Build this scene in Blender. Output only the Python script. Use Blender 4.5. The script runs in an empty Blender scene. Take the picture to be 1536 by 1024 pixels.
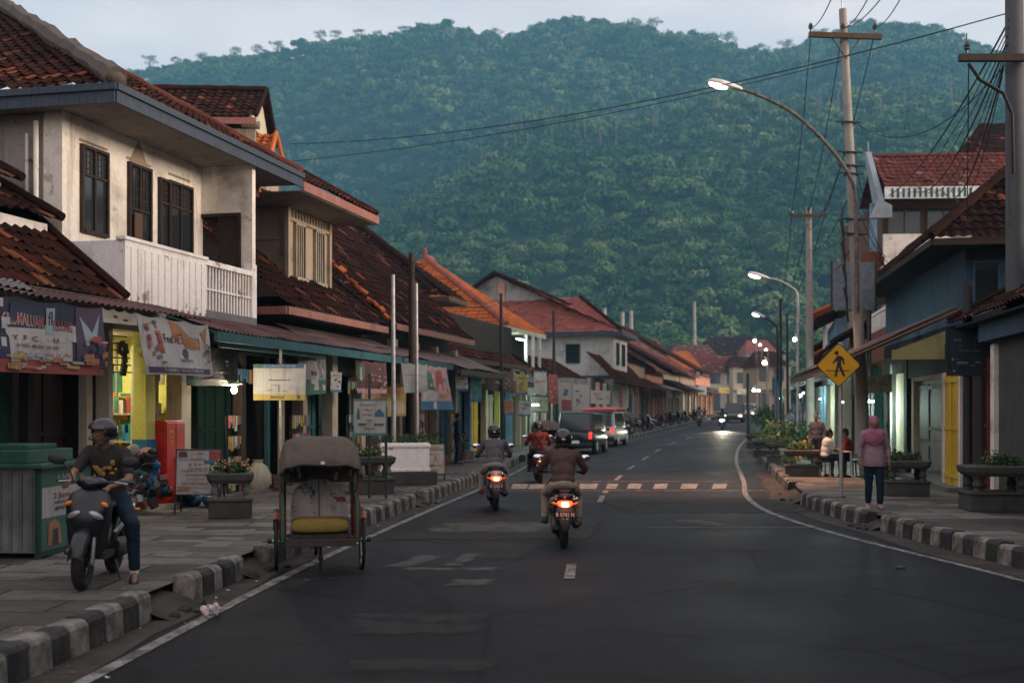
import bpy, bmesh, math, random
import numpy as np
from mathutils import Vector, Matrix, Euler
R = random.Random(11)
SC = bpy.context.scene
COL = SC.collection
PI = math.pi
FPX, CXP, HYP, EYE = 1800.0, 768.0, 618.0, 1.85      # focal length, optical axis, horizon (photo pixels), eye height

def gz(y):                                            # the street climbs gently beyond 42 m
    t = max(0.0, y - 42.0)
    return 0.0148 * t * t / (t + 8.0)

def at(px, py, d):                                    # photo pixel at depth d -> world point
    return Vector(((px - CXP) / FPX * d, d, EYE + (HYP - py) / FPX * d))

def gnd(px, d, up=0.2):                               # point on the pavement/road at pixel column px, depth d
    return Vector(((px - CXP) / FPX * d, d, gz(d) + up))

def interp(tab):
    xs = np.array([p[0] for p in tab], float); ys = np.array([p[1] for p in tab], float)
    m = np.zeros(len(xs)); dl = np.diff(ys) / np.diff(xs)
    m[0], m[-1] = dl[0], dl[-1]; m[1:-1] = (dl[:-1] + dl[1:]) / 2
    def f(x):
        x = min(max(x, xs[0]), xs[-1]); k = min(int(np.searchsorted(xs, x, 'right')) - 1, len(xs) - 2)
        h = xs[k+1] - xs[k]; t = (x - xs[k]) / h
        return float((2*t**3-3*t*t+1)*ys[k] + (t**3-2*t*t+t)*h*m[k] + (-2*t**3+3*t*t)*ys[k+1] + (t**3-t*t)*h*m[k+1])
    return f
KL = interp([(-8,-4.3),(4,-3.65),(9,-3.3),(14.3,-2.9),(21.9,-2.05),(28,-1.3),(37,-.3),(45.6,.6),(52,2.0),(59,4.1),(77,8.9),(108,16.6),(140,25.5),(180,37.5),(240,57),(300,78)])
KR = interp([(-8,6.9),(4,6.5),(9,6.3),(14.3,5.98),(18.3,5.75),(23.6,5.72),(30,6.75),(38,8.1),(51.7,10.4),(71.5,14.8),(90,19.4),(108,24.0),(140,33),(180,45),(240,65),(300,86)])
LR = interp([(4,6.2),(9,6.0),(13.2,5.6),(18.3,4.92),(22,4.75),(26,5.1),(31,6.0),(46,8.6),(59,11.2),(77,15.4),(100,21),(140,32.2),(180,44.2)])
CL = interp([(4,.3),(10,.5),(14,.68),(22,1.5),(30,2.45),(46,5.0),(60,7.8),(77,12.1),(108,20.3),(140,29),(180,41)])

# ------------------------------------------------------------------ mesh builder
def frame(t):
    t = Vector(t).normalized(); a = Vector((0,0,1)) if abs(t.z) < .9 else Vector((1,0,0))
    u = a.cross(t).normalized(); return u, t.cross(u)
class MB:
    def __init__(s): s.v, s.f, s.m, s.t, s.mi, s.ti = [], [], [], [], 0, None
    def add(s, vs, fs, tint=None):
        b = len(s.v); s.v += [tuple(p) for p in vs]; s.f += [[i + b for i in q] for q in fs]; s.m += [s.mi] * len(fs)
        if tint is None: tint = [R.random() if s.ti is None else s.ti] * len(fs)
        s.t += list(tint); return s
    def box(s, c, d, rot=None, top=1.0):
        x, y, z = (k / 2 for k in d); c = Vector(c)
        P = [Vector((sx*x*(top if sz > 0 else 1), sy*y*(top if sz > 0 else 1), sz*z)) for sz in (-1,1) for sx, sy in ((-1,-1),(1,-1),(1,1),(-1,1))]
        if rot is not None:
            M_ = rot if isinstance(rot, Matrix) else Euler(rot).to_matrix(); P = [M_ @ p for p in P]
        return s.add([p + c for p in P], [(3,2,1,0),(4,5,6,7),(0,1,5,4),(1,2,6,5),(2,3,7,6),(3,0,4,7)])
    def b2(s, x0, x1, y0, y1, z0, z1): return s.box(((x0+x1)/2,(y0+y1)/2,(z0+z1)/2),(abs(x1-x0),abs(y1-y0),abs(z1-z0)))
    def tube(s, pts, r, n=8, caps=True):
        pts = [Vector(p) for p in pts]; N = len(pts)
        rs = r if isinstance(r, (list, tuple)) else [r] * N
        vs, fs = [], []; u = None
        for i, p in enumerate(pts):
            t = (pts[min(i+1,N-1)] - pts[max(i-1,0)]).normalized()
            if u is None: u, w = frame(t)
            else:
                u = (u - t * u.dot(t)).normalized(); w = t.cross(u)
            for k in range(n):
                a = 2*PI*k/n; vs.append(p + (u*math.cos(a) + w*math.sin(a)) * rs[i])
        for i in range(N-1):
            for k in range(n):
                k2 = (k+1) % n; fs.append((i*n+k, i*n+k2, (i+1)*n+k2, (i+1)*n+k))
        if caps: fs.append(tuple(range(n-1,-1,-1))); fs.append(tuple((N-1)*n+k for k in range(n)))
        return s.add(vs, fs)
    def ring(s, c, axis, Rr, r, n=28, m=8, sq=1.0):    # torus
        u, w = frame(axis); ax = Vector(axis).normalized(); c = Vector(c); vs, fs = [], []
        for i in range(n):
            a = 2*PI*i/n; d = u*math.cos(a) + w*math.sin(a)
            for k in range(m):
                b = 2*PI*k/m; vs.append(c + d*(Rr + r*math.cos(b)) + ax*(r*sq*math.sin(b)))
        for i in range(n):
            for k in range(m):
                fs.append((i*m+k, ((i+1)%n)*m+k, ((i+1)%n)*m+(k+1)%m, i*m+(k+1)%m))
        return s.add(vs, fs)
    def disc(s, c, axis, r, t, n=20):
        a = Vector(axis).normalized(); return s.tube([Vector(c)-a*t/2, Vector(c)+a*t/2], r, n)
    def ell(s, c, r, n=14, m=9, rot=None):
        if not isinstance(r, (list, tuple)): r = (r,r,r)
        M_ = Matrix.Identity(3) if rot is None else (rot if isinstance(rot, Matrix) else Euler(rot).to_matrix()); c = Vector(c)
        vs = [c + M_ @ Vector((0,0,-r[2]))]
        for j in range(1, m):
            b = -PI/2 + PI*j/m
            for k in range(n):
                a = 2*PI*k/n; vs.append(c + M_ @ Vector((r[0]*math.cos(a)*math.cos(b), r[1]*math.sin(a)*math.cos(b), r[2]*math.sin(b))))
        vs.append(c + M_ @ Vector((0,0,r[2]))); T = len(vs)-1; fs = []
        for k in range(n):
            fs.append((0, 1+(k+1)%n, 1+k)); fs.append((T, 1+(m-2)*n+k, 1+(m-2)*n+(k+1)%n))
            for j in range(m-2): fs.append((1+j*n+k, 1+j*n+(k+1)%n, 1+(j+1)*n+(k+1)%n, 1+(j+1)*n+k))
        return s.add(vs, fs)
    def lathe(s, prof, c=(0,0,0), n=16):
        c = Vector(c); vs, fs = [], []
        for r, z in prof:
            for k in range(n): vs.append(c + Vector((r*math.cos(2*PI*k/n), r*math.sin(2*PI*k/n), z)))
        for i in range(len(prof)-1):
            for k in range(n): fs.append((i*n+k, i*n+(k+1)%n, (i+1)*n+(k+1)%n, (i+1)*n+k))
        fs.append(tuple(range(n-1,-1,-1))); fs.append(tuple((len(prof)-1)*n+k for k in range(n)))
        return s.add(vs, fs)
    def loft(s, rings, caps=True):
        n = len(rings[0]); vs = [p for r in rings for p in r]; fs = []
        for i in range(len(rings)-1):
            for k in range(n): fs.append((i*n+k, i*n+(k+1)%n, (i+1)*n+(k+1)%n, (i+1)*n+k))
        if caps: fs.append(tuple(range(n-1,-1,-1))); fs.append(tuple((len(rings)-1)*n+k for k in range(n)))
        return s.add(vs, fs)
    def poly(s, pts): return s.add(pts, [tuple(range(len(pts)))])
    def prism(s, pts, off):
        n = len(pts); off = Vector(off); P = [Vector(p) for p in pts]
        return s.add(P + [p + off for p in P], [tuple(range(n-1,-1,-1)), tuple(range(n,2*n))] + [(i,(i+1)%n,n+(i+1)%n,n+i) for i in range(n)])
    def build(s, name, mats, parent=None, smooth=None, bevel=0, loc=None):
        me = bpy.data.meshes.new(name); me.from_pydata(s.v, [], s.f)
        mats = mats if isinstance(mats, (list, tuple)) else [mats]
        for m in mats: me.materials.append(m)
        if len(mats) > 1: me.polygons.foreach_set('material_index', s.m)
        if s.t:
            a = me.attributes.new('tint', 'FLOAT', 'FACE'); a.data.foreach_set('value', s.t)
        bm = bmesh.new(); bm.from_mesh(me); bmesh.ops.recalc_face_normals(bm, faces=bm.faces); bm.to_mesh(me); bm.free()
        if smooth:
            me.shade_smooth(); me.set_sharp_from_angle(angle=math.radians(smooth))
        return link(name, me, parent, bevel, loc)
def link(name, me, parent=None, bevel=0, loc=None):
    o = bpy.data.objects.new(name, me); COL.objects.link(o)
    if parent is not None: o.parent = parent
    if loc is not None: o.location = loc
    if bevel:
        b = o.modifiers.new('Bevel', 'BEVEL'); b.width = bevel; b.segments = 2; b.limit_method = 'ANGLE'; b.angle_limit = .6
    return o
def tag(o, label, cat, group=None, kind=None):
    o['label'] = label; o['category'] = cat
    if group: o['group'] = group
    if kind: o['kind'] = kind
    return o
def thing(name, label, cat, loc=(0,0,0), rz=0.0, group=None, rot=None):
    o = bpy.data.objects.new(name, None); COL.objects.link(o); o.location = loc
    o.rotation_euler = rot if rot else (0,0,rz); o.empty_display_size = .2
    return tag(o, label, cat, group)
def dup(o, loc=None, rz=None, label=None, group=None, parent=None):
    c = o.copy(); COL.objects.link(c)
    if parent is not None: c.parent = parent
    if loc is not None: c.location = loc
    if rz is not None: c.rotation_euler = (0,0,rz)
    if label: c['label'] = label
    if group: c['group'] = group
    for ch in list(o.children): dup(ch, parent=c)
    return c
def se(c, ax, az, n=2.4, k=20, X=(1,0,0), Z=(0,0,1)):  # super-ellipse ring
    X, Z, c = Vector(X), Vector(Z), Vector(c); out = []
    for i in range(k):
        a = 2*PI*i/k; ca, sa = math.cos(a), math.sin(a)
        out.append(c + X*(ax*math.copysign(abs(ca)**(2/n), ca)) + Z*(az*math.copysign(abs(sa)**(2/n), sa)))
    return out
def text(mb, s, o, ux, uy, h, w=None, align='CENTER', fn=None, off=0):
    cu = bpy.data.curves.new('txt', 'FONT'); cu.body = s; cu.size = 1.0; cu.align_x = align; cu.align_y = 'CENTER'; cu.resolution_u = 2; cu.offset = off
    ob = bpy.data.objects.new('txt', cu); me = ob.to_mesh()
    o, ux, uy = Vector(o), Vector(ux).normalized(), Vector(uy).normalized(); P = [v.co.copy() for v in me.vertices]
    if P:
        W = max(p.x for p in P) - min(p.x for p in P); k = h / .72; kx = k if w is None else w / max(W, .01)
        vs = [o + ux*p.x*kx + uy*p.y*k for p in P]
        if fn: vs = [fn(v) for v in vs]
        mb.add(vs, [tuple(f.vertices) for f in me.polygons])
    ob.to_mesh_clear(); bpy.data.objects.remove(ob); bpy.data.curves.remove(cu)

# ------------------------------------------------------------------ materials
MATS = {}
class N:
    def __init__(s, name):
        m = bpy.data.materials.new(name); m.use_nodes = True; s.m = m; s.nt = m.node_tree; s.nt.nodes.clear()
        s.out = s.n('ShaderNodeOutputMaterial'); s.p = s.n('ShaderNodeBsdfPrincipled'); s.l(s.p.outputs[0], s.out.inputs[0]); MATS[name] = m
    def n(s, t, **kw):
        k = s.nt.nodes.new(t)
        for a, b in kw.items(): setattr(k, a, b)
        return k
    def l(s, a, b): s.nt.links.new(a, b)
    def co(s, scale=(1,1,1), kind='Object'):
        c = s.n('ShaderNodeTexCoord'); mp = s.n('ShaderNodeMapping'); mp.inputs['Scale'].default_value = scale; s.l(c.outputs[kind], mp.inputs[0]); return mp.outputs[0]
    def noise(s, scale, detail=4, co=None, rough=.55):
        k = s.n('ShaderNodeTexNoise'); k.inputs['Scale'].default_value = scale; k.inputs['Detail'].default_value = detail; k.inputs['Roughness'].default_value = rough
        s.l(co if co is not None else s.co(), k.inputs['Vector']); return k.outputs[0]
    def ramp(s, fac, a, b, lo=0.0, hi=1.0):
        k = s.n('ShaderNodeMapRange'); k.inputs['From Min'].default_value = a; k.inputs['From Max'].default_value = b
        k.inputs['To Min'].default_value = lo; k.inputs['To Max'].default_value = hi; s.l(fac, k.inputs['Value']); return k.outputs[0]
    def mix(s, fac, a, b, mode='MIX'):
        k = s.n('ShaderNodeMix', data_type='RGBA', blend_type=mode)
        for i, q in ((0, fac), (6, a), (7, b)):
            if isinstance(q, (int, float)): k.inputs[i].default_value = q
            elif isinstance(q, (tuple, list)): k.inputs[i].default_value = (*q[:3], 1)
            else: s.l(q, k.inputs[i])
        return k.outputs[2]
    def attr(s, nm='tint'):
        k = s.n('ShaderNodeAttribute'); k.attribute_name = nm; return k.outputs['Fac']
    def bump(s, h, st=.3, dist=.02):
        k = s.n('ShaderNodeBump'); k.inputs['Strength'].default_value = st; k.inputs['Distance'].default_value = dist; s.l(h, k.inputs['Height']); s.l(k.outputs[0], s.p.inputs['Normal'])
    def fin(s, col, rough=.7, metal=0.0, spec=.4):
        if isinstance(col, (tuple, list)): s.p.inputs['Base Color'].default_value = (*col[:3], 1)
        else: s.l(col, s.p.inputs['Base Color'])
        if isinstance(rough, (int, float)): s.p.inputs['Roughness'].default_value = rough
        else: s.l(rough, s.p.inputs['Roughness'])
        s.p.inputs['Metallic'].default_value = metal; s.p.inputs['Specular IOR Level'].default_value = spec; return s.m
def mul(c, k): return tuple(min(1, x*k) for x in c)
def plain(name, col, rough=.55, metal=0, var=.25, scale=6, spec=.4, bump=0):
    n = N(name); f = n.noise(scale, 5); c = n.mix(n.ramp(f, .35, .7), mul(col, 1-var), mul(col, 1+var*.6))
    if bump: n.bump(n.noise(scale*6, 3), bump, .01)
    return n.fin(c, rough, metal, spec)
def plaster(name, col, stain=(.09,.07,.055), amt=.55, peel=None, bump=.25):
    n = N(name)
    big = n.noise(1.1, 6, rough=.65); st = n.noise(3.2, 5, n.co((1.6,1.6,.16))); fine = n.noise(18, 4)
    c = n.mix(n.ramp(fine, .3, .75), mul(col,.86), mul(col,1.05))
    c = n.mix(n.ramp(big, .50, .74, 0, amt), c, stain)
    c = n.mix(n.ramp(st, .56, .78, 0, amt*.9), c, mul(stain, .8))
    if peel: c = n.mix(n.ramp(n.noise(2.3, 7, rough=.7), .60, .63, 0, .9), c, peel)
    n.bump(n.noise(30, 5), bump, .012); return n.fin(c, .85, 0, .2)
def wood(name, col, rough=.65):
    n = N(name); g = n.noise(5, 5, n.co((7,7,.6))); c = n.mix(n.ramp(g, .3, .7), mul(col,.55), mul(col,1.25))
    c = n.mix(n.ramp(n.noise(2.2,5), .55, .75, 0, .5), c, mul(col,.45)); n.bump(g, .25, .006); return n.fin(c, rough, 0, .3)
def tile(name, a, b, moss=(.035,.03,.022), mossy=.5, bright=None):
    n = N(name); t = n.attr(); c = n.mix(n.ramp(t, 0, 1), a, b)
    if bright: c = n.mix(n.ramp(t, .93, .95), c, bright)
    c = n.mix(n.ramp(n.noise(.9, 6, rough=.7), .42, .68, 0, mossy), c, moss)
    c = n.mix(n.ramp(n.noise(7, 5, rough=.7), .55, .75, 0, mossy*.8), c, mul(moss, .7)); c = n.mix(n.ramp(n.noise(2.6, 6, n.co((2.2,.25,.4)), .65), .48, .68, 0, mossy*.85), c, mul(moss, .8))
    n.bump(n.noise(40, 4), .3, .008); return n.fin(c, .92, 0, .04)
def tin(name, a, b, rust=(.10,.035,.02), amt=.7):
    n = N(name); t = n.attr(); c = n.mix(n.ramp(t, .25, .8), a, b)
    c = n.mix(n.ramp(n.noise(1.6, 6, n.co((1.2,.35,1)), .65), .44, .64, 0, amt), c, rust)
    c = n.mix(n.ramp(n.noise(9, 5), .58, .75, 0, .6), c, mul(rust, .4)); return n.fin(c, .6, .15, .4)
def emis(name, col, st, base=(.8,.8,.8)):
    n = N(name); n.fin(base, .4); n.p.inputs['Emission Color'].default_value = (*col,1); n.p.inputs['Emission Strength'].default_value = st; return n.m
def glass(name, col=(.02,.025,.03), rough=.08):
    n = N(name); return n.fin(col, rough, 0, .7)
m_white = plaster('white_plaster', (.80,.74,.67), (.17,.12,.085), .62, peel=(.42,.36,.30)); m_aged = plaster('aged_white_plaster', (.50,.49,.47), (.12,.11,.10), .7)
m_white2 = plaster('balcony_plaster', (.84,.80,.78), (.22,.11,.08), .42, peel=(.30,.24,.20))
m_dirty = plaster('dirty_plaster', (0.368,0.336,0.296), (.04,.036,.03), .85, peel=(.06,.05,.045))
m_beige = plaster('beige_plaster', (0.345,0.270,0.203), (.08,.06,.045), .75)
m_cream = plaster('cream_plaster', (0.496,0.440,0.336), (.12,.09,.06), .5)
m_grey = plaster('grey_plaster', (.34,.33,.31), (.05,.045,.04), .7)
m_bluew = plaster('blue_plaster', (.20,.33,.46), (.05,.05,.05), .5)
m_pink = plaster('pink_plaster', (.60,.30,.22), (.10,.05,.04), .7)
m_dark = plaster('shaded_interior', (.026,.025,.023), (.010,.010,.009), .7); m_blueshade = plaster('shaded_blue_plaster', (.055,.10,.15), (.03,.03,.03), .6)  # interior shade painted as near-black; second is blue plaster darkened for shade
m_yellow = plaster('yellow_paint', (.66,.42,.04), (.12,.07,.02), .45)
m_lime = plaster('lime_paint', (.60,.56,.16), (.14,.12,.04), .35)
m_soffit = plaster('soffit_board', (0.322,0.280,0.245), (.06,.045,.04), .7)
m_concrete = plaster('concrete', (0.162,0.156,0.147), (.06,.055,.05), .65)
m_stone = plaster('dark_stone', (0.078,0.075,0.069), (.03,.03,.025), .7, bump=.6)
m_brick = plaster('worn_brick', (0.180,0.066,0.042), (.06,.04,.035), .7, bump=.6)
m_fascia = wood('blue_fascia', (.045,.06,.085)); m_pfascia = wood('pink_fascia', (0.280,0.119,0.098)); m_teal = wood('teal_board', (0.030,0.102,0.120))
m_wood = wood('dark_wood', (0.037,0.022,0.016)); m_wood2 = wood('brown_wood', (0.100,0.058,0.033)); m_green = wood('green_wood', (0.015,0.050,0.037)); m_bluewood = wood('blue_wood', (0.030,0.084,0.144)); m_gwood = wood('grey_door_paint', (0.215,0.215,0.189)); m_ltwood = wood('bleached_wood', (0.315,0.270,0.210)); m_redw = wood('red_wood', (0.132,0.021,0.015))
m_tile = tile('old_clay_tile', (.027,.011,.009), (.068,.020,.012), (.014,.010,.008), mossy=.8, bright=(.20,.07,.035))
m_tile2 = tile('dark_clay_tile', (.017,.008,.007), (.040,.014,.010), (.011,.008,.007), mossy=.8, bright=(.17,.065,.04))
m_tileo = tile('orange_clay_tile', (.34,.085,.025), (.48,.14,.045), (.12,.04,.02), .25)
m_tiler = tile('red_clay_tile', (.12,.040,.033), (.19,.062,.048), (.035,.02,.018), .5, bright=(.30,.22,.20))
m_tilep = tile('pink_clay_tile', (.22,.07,.055), (.31,.105,.08), (.12,.05,.04), .4)
m_ridge = plaster('ridge_mortar', (0.096,0.078,0.069), (.03,.025,.022), .7)
m_tin = tin('rusty_tin', (.060,.024,.024), (.115,.050,.048), (.05,.02,.014)); m_tin2 = tin('grey_tin', (.13,.13,.14), (.22,.22,.23), amt=.4); m_tin3 = tin('brown_tin', (.065,.034,.026), (.12,.078,.066), (.05,.02,.014))
m_glass = glass('dark_glass'); m_metal = plain('dark_metal', (.06,.06,.065), .45, .6); m_steel = plain('steel', (.42,.42,.43), .35, .8); m_galv = plain('galvanised', (.42,.42,.42), .5, .5)
m_rubber = plain('rubber', (.018,.018,.019), .75); m_chrome = plain('chrome', (.75,.75,.77), .12, 1, .05); m_blackp = plain('black_gloss', (.012,.013,.016), .22, 0, .2, spec=.6); m_blackm = plain('black_plastic', (.022,.022,.024), .55)
m_pole = plaster('concrete_pole', (.34,.31,.28), (.09,.08,.07), .6); m_wire = plain('cable', (.012,.012,.014), .7)
m_white_paint = plain('white_enamel', (.70,.69,.67), .45); m_red = plain('red_enamel', (.55,.02,.012), .35); m_bluep = plain('blue_enamel', (.03,.16,.34), .45); m_orange = plain('orange_enamel', (.62,.22,.03), .5); m_greenp = plain('green_enamel', (.04,.20,.12), .5)
m_leaf = None
def leafmat(name, a, b, c=None):
    n = N(name); t = n.attr(); k = n.mix(n.ramp(t, 0, .85), a, b)
    if c: k = n.mix(n.ramp(t, .88, .92), k, c)
    n.p.inputs['Subsurface Weight'].default_value = 0; return n.fin(k, .6, 0, .25)
m_leaf = leafmat('plant_leaf', (.02,.05,.018), (.06,.12,.03)); m_leaf2 = leafmat('light_leaf', (.05,.10,.03), (.13,.19,.05)); m_flower = leafmat('flower', (.55,.18,.22), (.70,.30,.12), (.8,.7,.3))
m_soil = plain('soil', (.05,.04,.03), .9); m_trunk = wood('bark', (.14,.11,.085), .9)

# ------------------------------------------------------------------ roofs
def tiles(mb, A, B, Cq, D, tw=.25, tl=.31, amp=.028, step=.035, res=4, jit=.008, flat=False):
    """tile field on the planar quad A-B (eave) C-D (top); clipped to the quad"""
    A, B, Cq, D = (Vector(p) for p in (A, B, Cq, D)); u = (B - A); L = u.length; u.normalize()
    up = (D - A) if (D - A).length > .05 else (Cq - B); up = up - u * up.dot(u)
    up2 = (Cq - B) - u * (Cq - B).dot(u); H = max(up.length, up2.length); w = (up if up.length >= up2.length else up2).normalized(); nrm = u.cross(w)
    if nrm.z < 0: nrm = -nrm
    xs = [(p - A).dot(u) for p in (A, B, Cq, D)]; x0, x1 = min(xs), max(xs)
    nt = max(1, int(round((x1 - x0) / tw))); nu = nt * res; nc = max(1, int(round(H / tl)))
    bm = bmesh.new(); ly = bm.faces.layers.float.new('tint'); g = []
    jc = [[R.uniform(-jit, jit) + (.03 if R.random() < .03 else 0) for _ in range(nt + 1)] for _ in range(nc)]
    for j in range(nc):
        for e in (0, 1):
            v = H * (j + e) / nc - (0.02 if e == 0 else -.02); row = []
            for i in range(nu + 1):
                x = x0 + (x1 - x0) * i / nu; k = min(i // res, nt - 1)
                h = amp * math.sin(2*PI*i/res) if not flat else amp * (1 if (i % res) * 2 < res else -1)
                row.append(bm.verts.new(A + u*x + w*v + nrm*(h + (step if e == 0 else 0) + jc[j][k])))
            g.append(row)
    tt = [[R.random() for _ in range(nt)] for _ in range(nc)]
    for j in range(len(g) - 1):
        for i in range(nu):
            fc = bm.faces.new((g[j][i], g[j][i+1], g[j+1][i+1], g[j+1][i])); fc[ly] = tt[min(j//2, nc-1)][min(i//res, nt-1)]
    from mathutils import noise as _mn
    for row in g:
        for v in row: v.co += nrm * (.05*_mn.noise(v.co*.55) + .02*_mn.noise(v.co*1.9))
    inner = (A + B + Cq + D) / 4
    for p, q in ((B, Cq), (D, A)):
        if (q - p).length < .05 or abs((q - p).normalized().dot(u)) < .02: continue
        pn = (q - p).cross(nrm).normalized()
        if (inner - p).dot(pn) > 0: pn = -pn
        bmesh.ops.bisect_plane(bm, geom=bm.verts[:] + bm.edges[:] + bm.faces[:], plane_co=p, plane_no=pn, clear_outer=True)
    bm.verts.index_update(); bm.faces.ensure_lookup_table()
    mb.add([v.co[:] for v in bm.verts], [[v.index for v in f.verts] for f in bm.faces], [f[ly] for f in bm.faces]); bm.free()
def corrug(mb, A, B, Cq, D, pitch=.16, amp=.022, sheet=.8):
    A, B, Cq, D = (Vector(p) for p in (A, B, Cq, D)); L = (B - A).length; n = max(4, int(L / pitch) * 3); nrm = (B - A).cross(D - A).normalized()
    if nrm.z < 0: nrm = -nrm
    vs, fs, tn = [], [], []; ns = max(1, int(L / sheet)); tt = [[R.random() for _ in range(ns + 1)] for _ in range(2)]; rows = (0, .52, .5, 1)
    sag = [R.uniform(-.03, .03) for _ in range(ns + 2)]
    for e, v in enumerate(rows):
        for i in range(n + 1):
            f = i / n; k = f * ns; sg = sag[int(k)] * (1 - k % 1) + sag[int(k) + 1] * (k % 1)
            vs.append((A.lerp(B, f)).lerp(D.lerp(Cq, f), v) + nrm * (amp * math.sin(2*PI*i/3) + (0 if e < 2 else .0) + (.012 if e >= 2 else 0) + sg * (1 - v)))
    for e in (0, 2):
        for i in range(n): fs.append((e*(n+1)+i, e*(n+1)+i+1, (e+1)*(n+1)+i+1, (e+1)*(n+1)+i)); tn.append(tt[e//2][min(int(i/n*ns), ns)])
    mb.add(vs, fs, tn)
def foliage(mb, c, r, n, size, seed=0, flat=1.0):
    """leaf-clump faces spread through an ellipsoid"""
    rr = random.Random(seed); c = Vector(c)
    for _ in range(n):
        d = Vector((rr.gauss(0,1), rr.gauss(0,1), rr.gauss(0,1))).normalized(); q = rr.random() ** .4
        p = c + Vector((d.x*r[0], d.y*r[1], d.z*r[2]*flat)) * q
        nn = (d + Vector((rr.gauss(0,.6), rr.gauss(0,.6), rr.gauss(.3,.6)))).normalized(); a, b = frame(nn); k = size * rr.uniform(.5, 1.25); rot = rr.random() * PI
        a2 = a*math.cos(rot) + b*math.sin(rot); b2 = nn.cross(a2)
        mb.add([p - a2*k, p - b2*k*.45 + nn*k*.1, p + a2*k, p + b2*k*.45 + nn*k*.1], [(0,1,2,3)], [rr.random()])

EXPO = 0.9
SKYS = .12
CLOUD = (5.95, 5.2, 5.1, 1)
SUNS = 2.3
HAZE = .00042
# ------------------------------------------------------------------ camera, sky, sun
cam = bpy.data.objects.new('camera', bpy.data.cameras.new('camera')); COL.objects.link(cam); SC.camera = cam
cam.location = (0,0,EYE); cam.rotation_euler = (PI/2,0,0)
cd = cam.data; cd.sensor_width = 36; cd.lens = 36*FPX/1536; cd.shift_y = (HYP-512)/1536; cd.clip_start = .1; cd.clip_end = 6000
cd.dof.use_dof = True; cd.dof.focus_distance = 17.5; cd.dof.aperture_fstop = 1.6
SC.view_settings.view_transform = 'Standard'; SC.view_settings.look = 'None'; SC.view_settings.gamma = 1; SC.view_settings.exposure = EXPO
w = bpy.data.worlds.new('World'); SC.world = w; w.use_nodes = True; nt = w.node_tree; bg = nt.nodes['Background']
sky = nt.nodes.new('ShaderNodeTexSky'); sky.sky_type = 'NISHITA'; sky.sun_disc = False
SUN_EL, SUN_AZ = math.radians(9), math.radians(104)
sky.sun_elevation = SUN_EL; sky.sun_rotation = SUN_AZ; sky.air_density = 1.3; sky.dust_density = 2.5; sky.ozone_density = 2.0
# thin evening overcast in front of the clear sky
tc = nt.nodes.new('ShaderNodeTexCoord'); mp = nt.nodes.new('ShaderNodeMapping'); mp.inputs['Scale'].default_value = (1.2,1.2,4)
nz = nt.nodes.new('ShaderNodeTexNoise'); nz.inputs['Scale'].default_value = 1.6; nz.inputs['Detail'].default_value = 5
nt.links.new(tc.outputs['Generated'], mp.inputs[0]); nt.links.new(mp.outputs[0], nz.inputs['Vector'])
mr = nt.nodes.new('ShaderNodeMapRange'); mr.inputs['From Min'].default_value = .3; mr.inputs['From Max'].default_value = .7; mr.inputs['To Min'].default_value = .60; mr.inputs['To Max'].default_value = .90
nt.links.new(nz.outputs[0], mr.inputs['Value'])
mx = nt.nodes.new('ShaderNodeMix'); mx.data_type = 'RGBA'; nt.links.new(mr.outputs[0], mx.inputs[0]); nt.links.new(sky.outputs[0], mx.inputs[6])
cm = nt.nodes.new('ShaderNodeMix'); cm.data_type = 'RGBA'; n2 = nt.nodes.new('ShaderNodeTexNoise'); n2.inputs['Scale'].default_value = 3.2; n2.inputs['Detail'].default_value = 7; nt.links.new(mp.outputs[0], n2.inputs['Vector'])
m2 = nt.nodes.new('ShaderNodeMapRange'); m2.inputs['From Min'].default_value = .35; m2.inputs['From Max'].default_value = .65; nt.links.new(n2.outputs[0], m2.inputs['Value']); nt.links.new(m2.outputs[0], cm.inputs[0])
cm.inputs[6].default_value = (CLOUD[0]*.84, CLOUD[1]*.87, CLOUD[2]*.92, 1); cm.inputs[7].default_value = (CLOUD[0]*1.12, CLOUD[1]*1.10, CLOUD[2]*1.07, 1); nt.links.new(cm.outputs[2], mx.inputs[7])
nt.links.new(mx.outputs[2], bg.inputs['Color']); bg.inputs['Strength'].default_value = SKYS
sl = bpy.data.lights.new('sun', 'SUN'); sl.energy = SUNS; sl.angle = math.radians(22); sl.color = (1.0,.82,.66)
so = bpy.data.objects.new('sun', sl); COL.objects.link(so)
sd = Vector((math.sin(SUN_AZ)*math.cos(SUN_EL), math.cos(SUN_AZ)*math.cos(SUN_EL), math.sin(SUN_EL)))
so.rotation_euler = (-sd).to_track_quat('-Z','Y').to_euler(); so.location = (60,-20,60)
cy = SC.cycles; cy.use_denoising = True; cy.max_bounces = 6; cy.diffuse_bounces = 3; cy.glossy_bounces = 3; cy.volume_bounces = 0; cy.sample_clamp_indirect = 4; cy.caustics_reflective = False; cy.caustics_refractive = False; cy.transparent_max_bounces = 6

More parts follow.
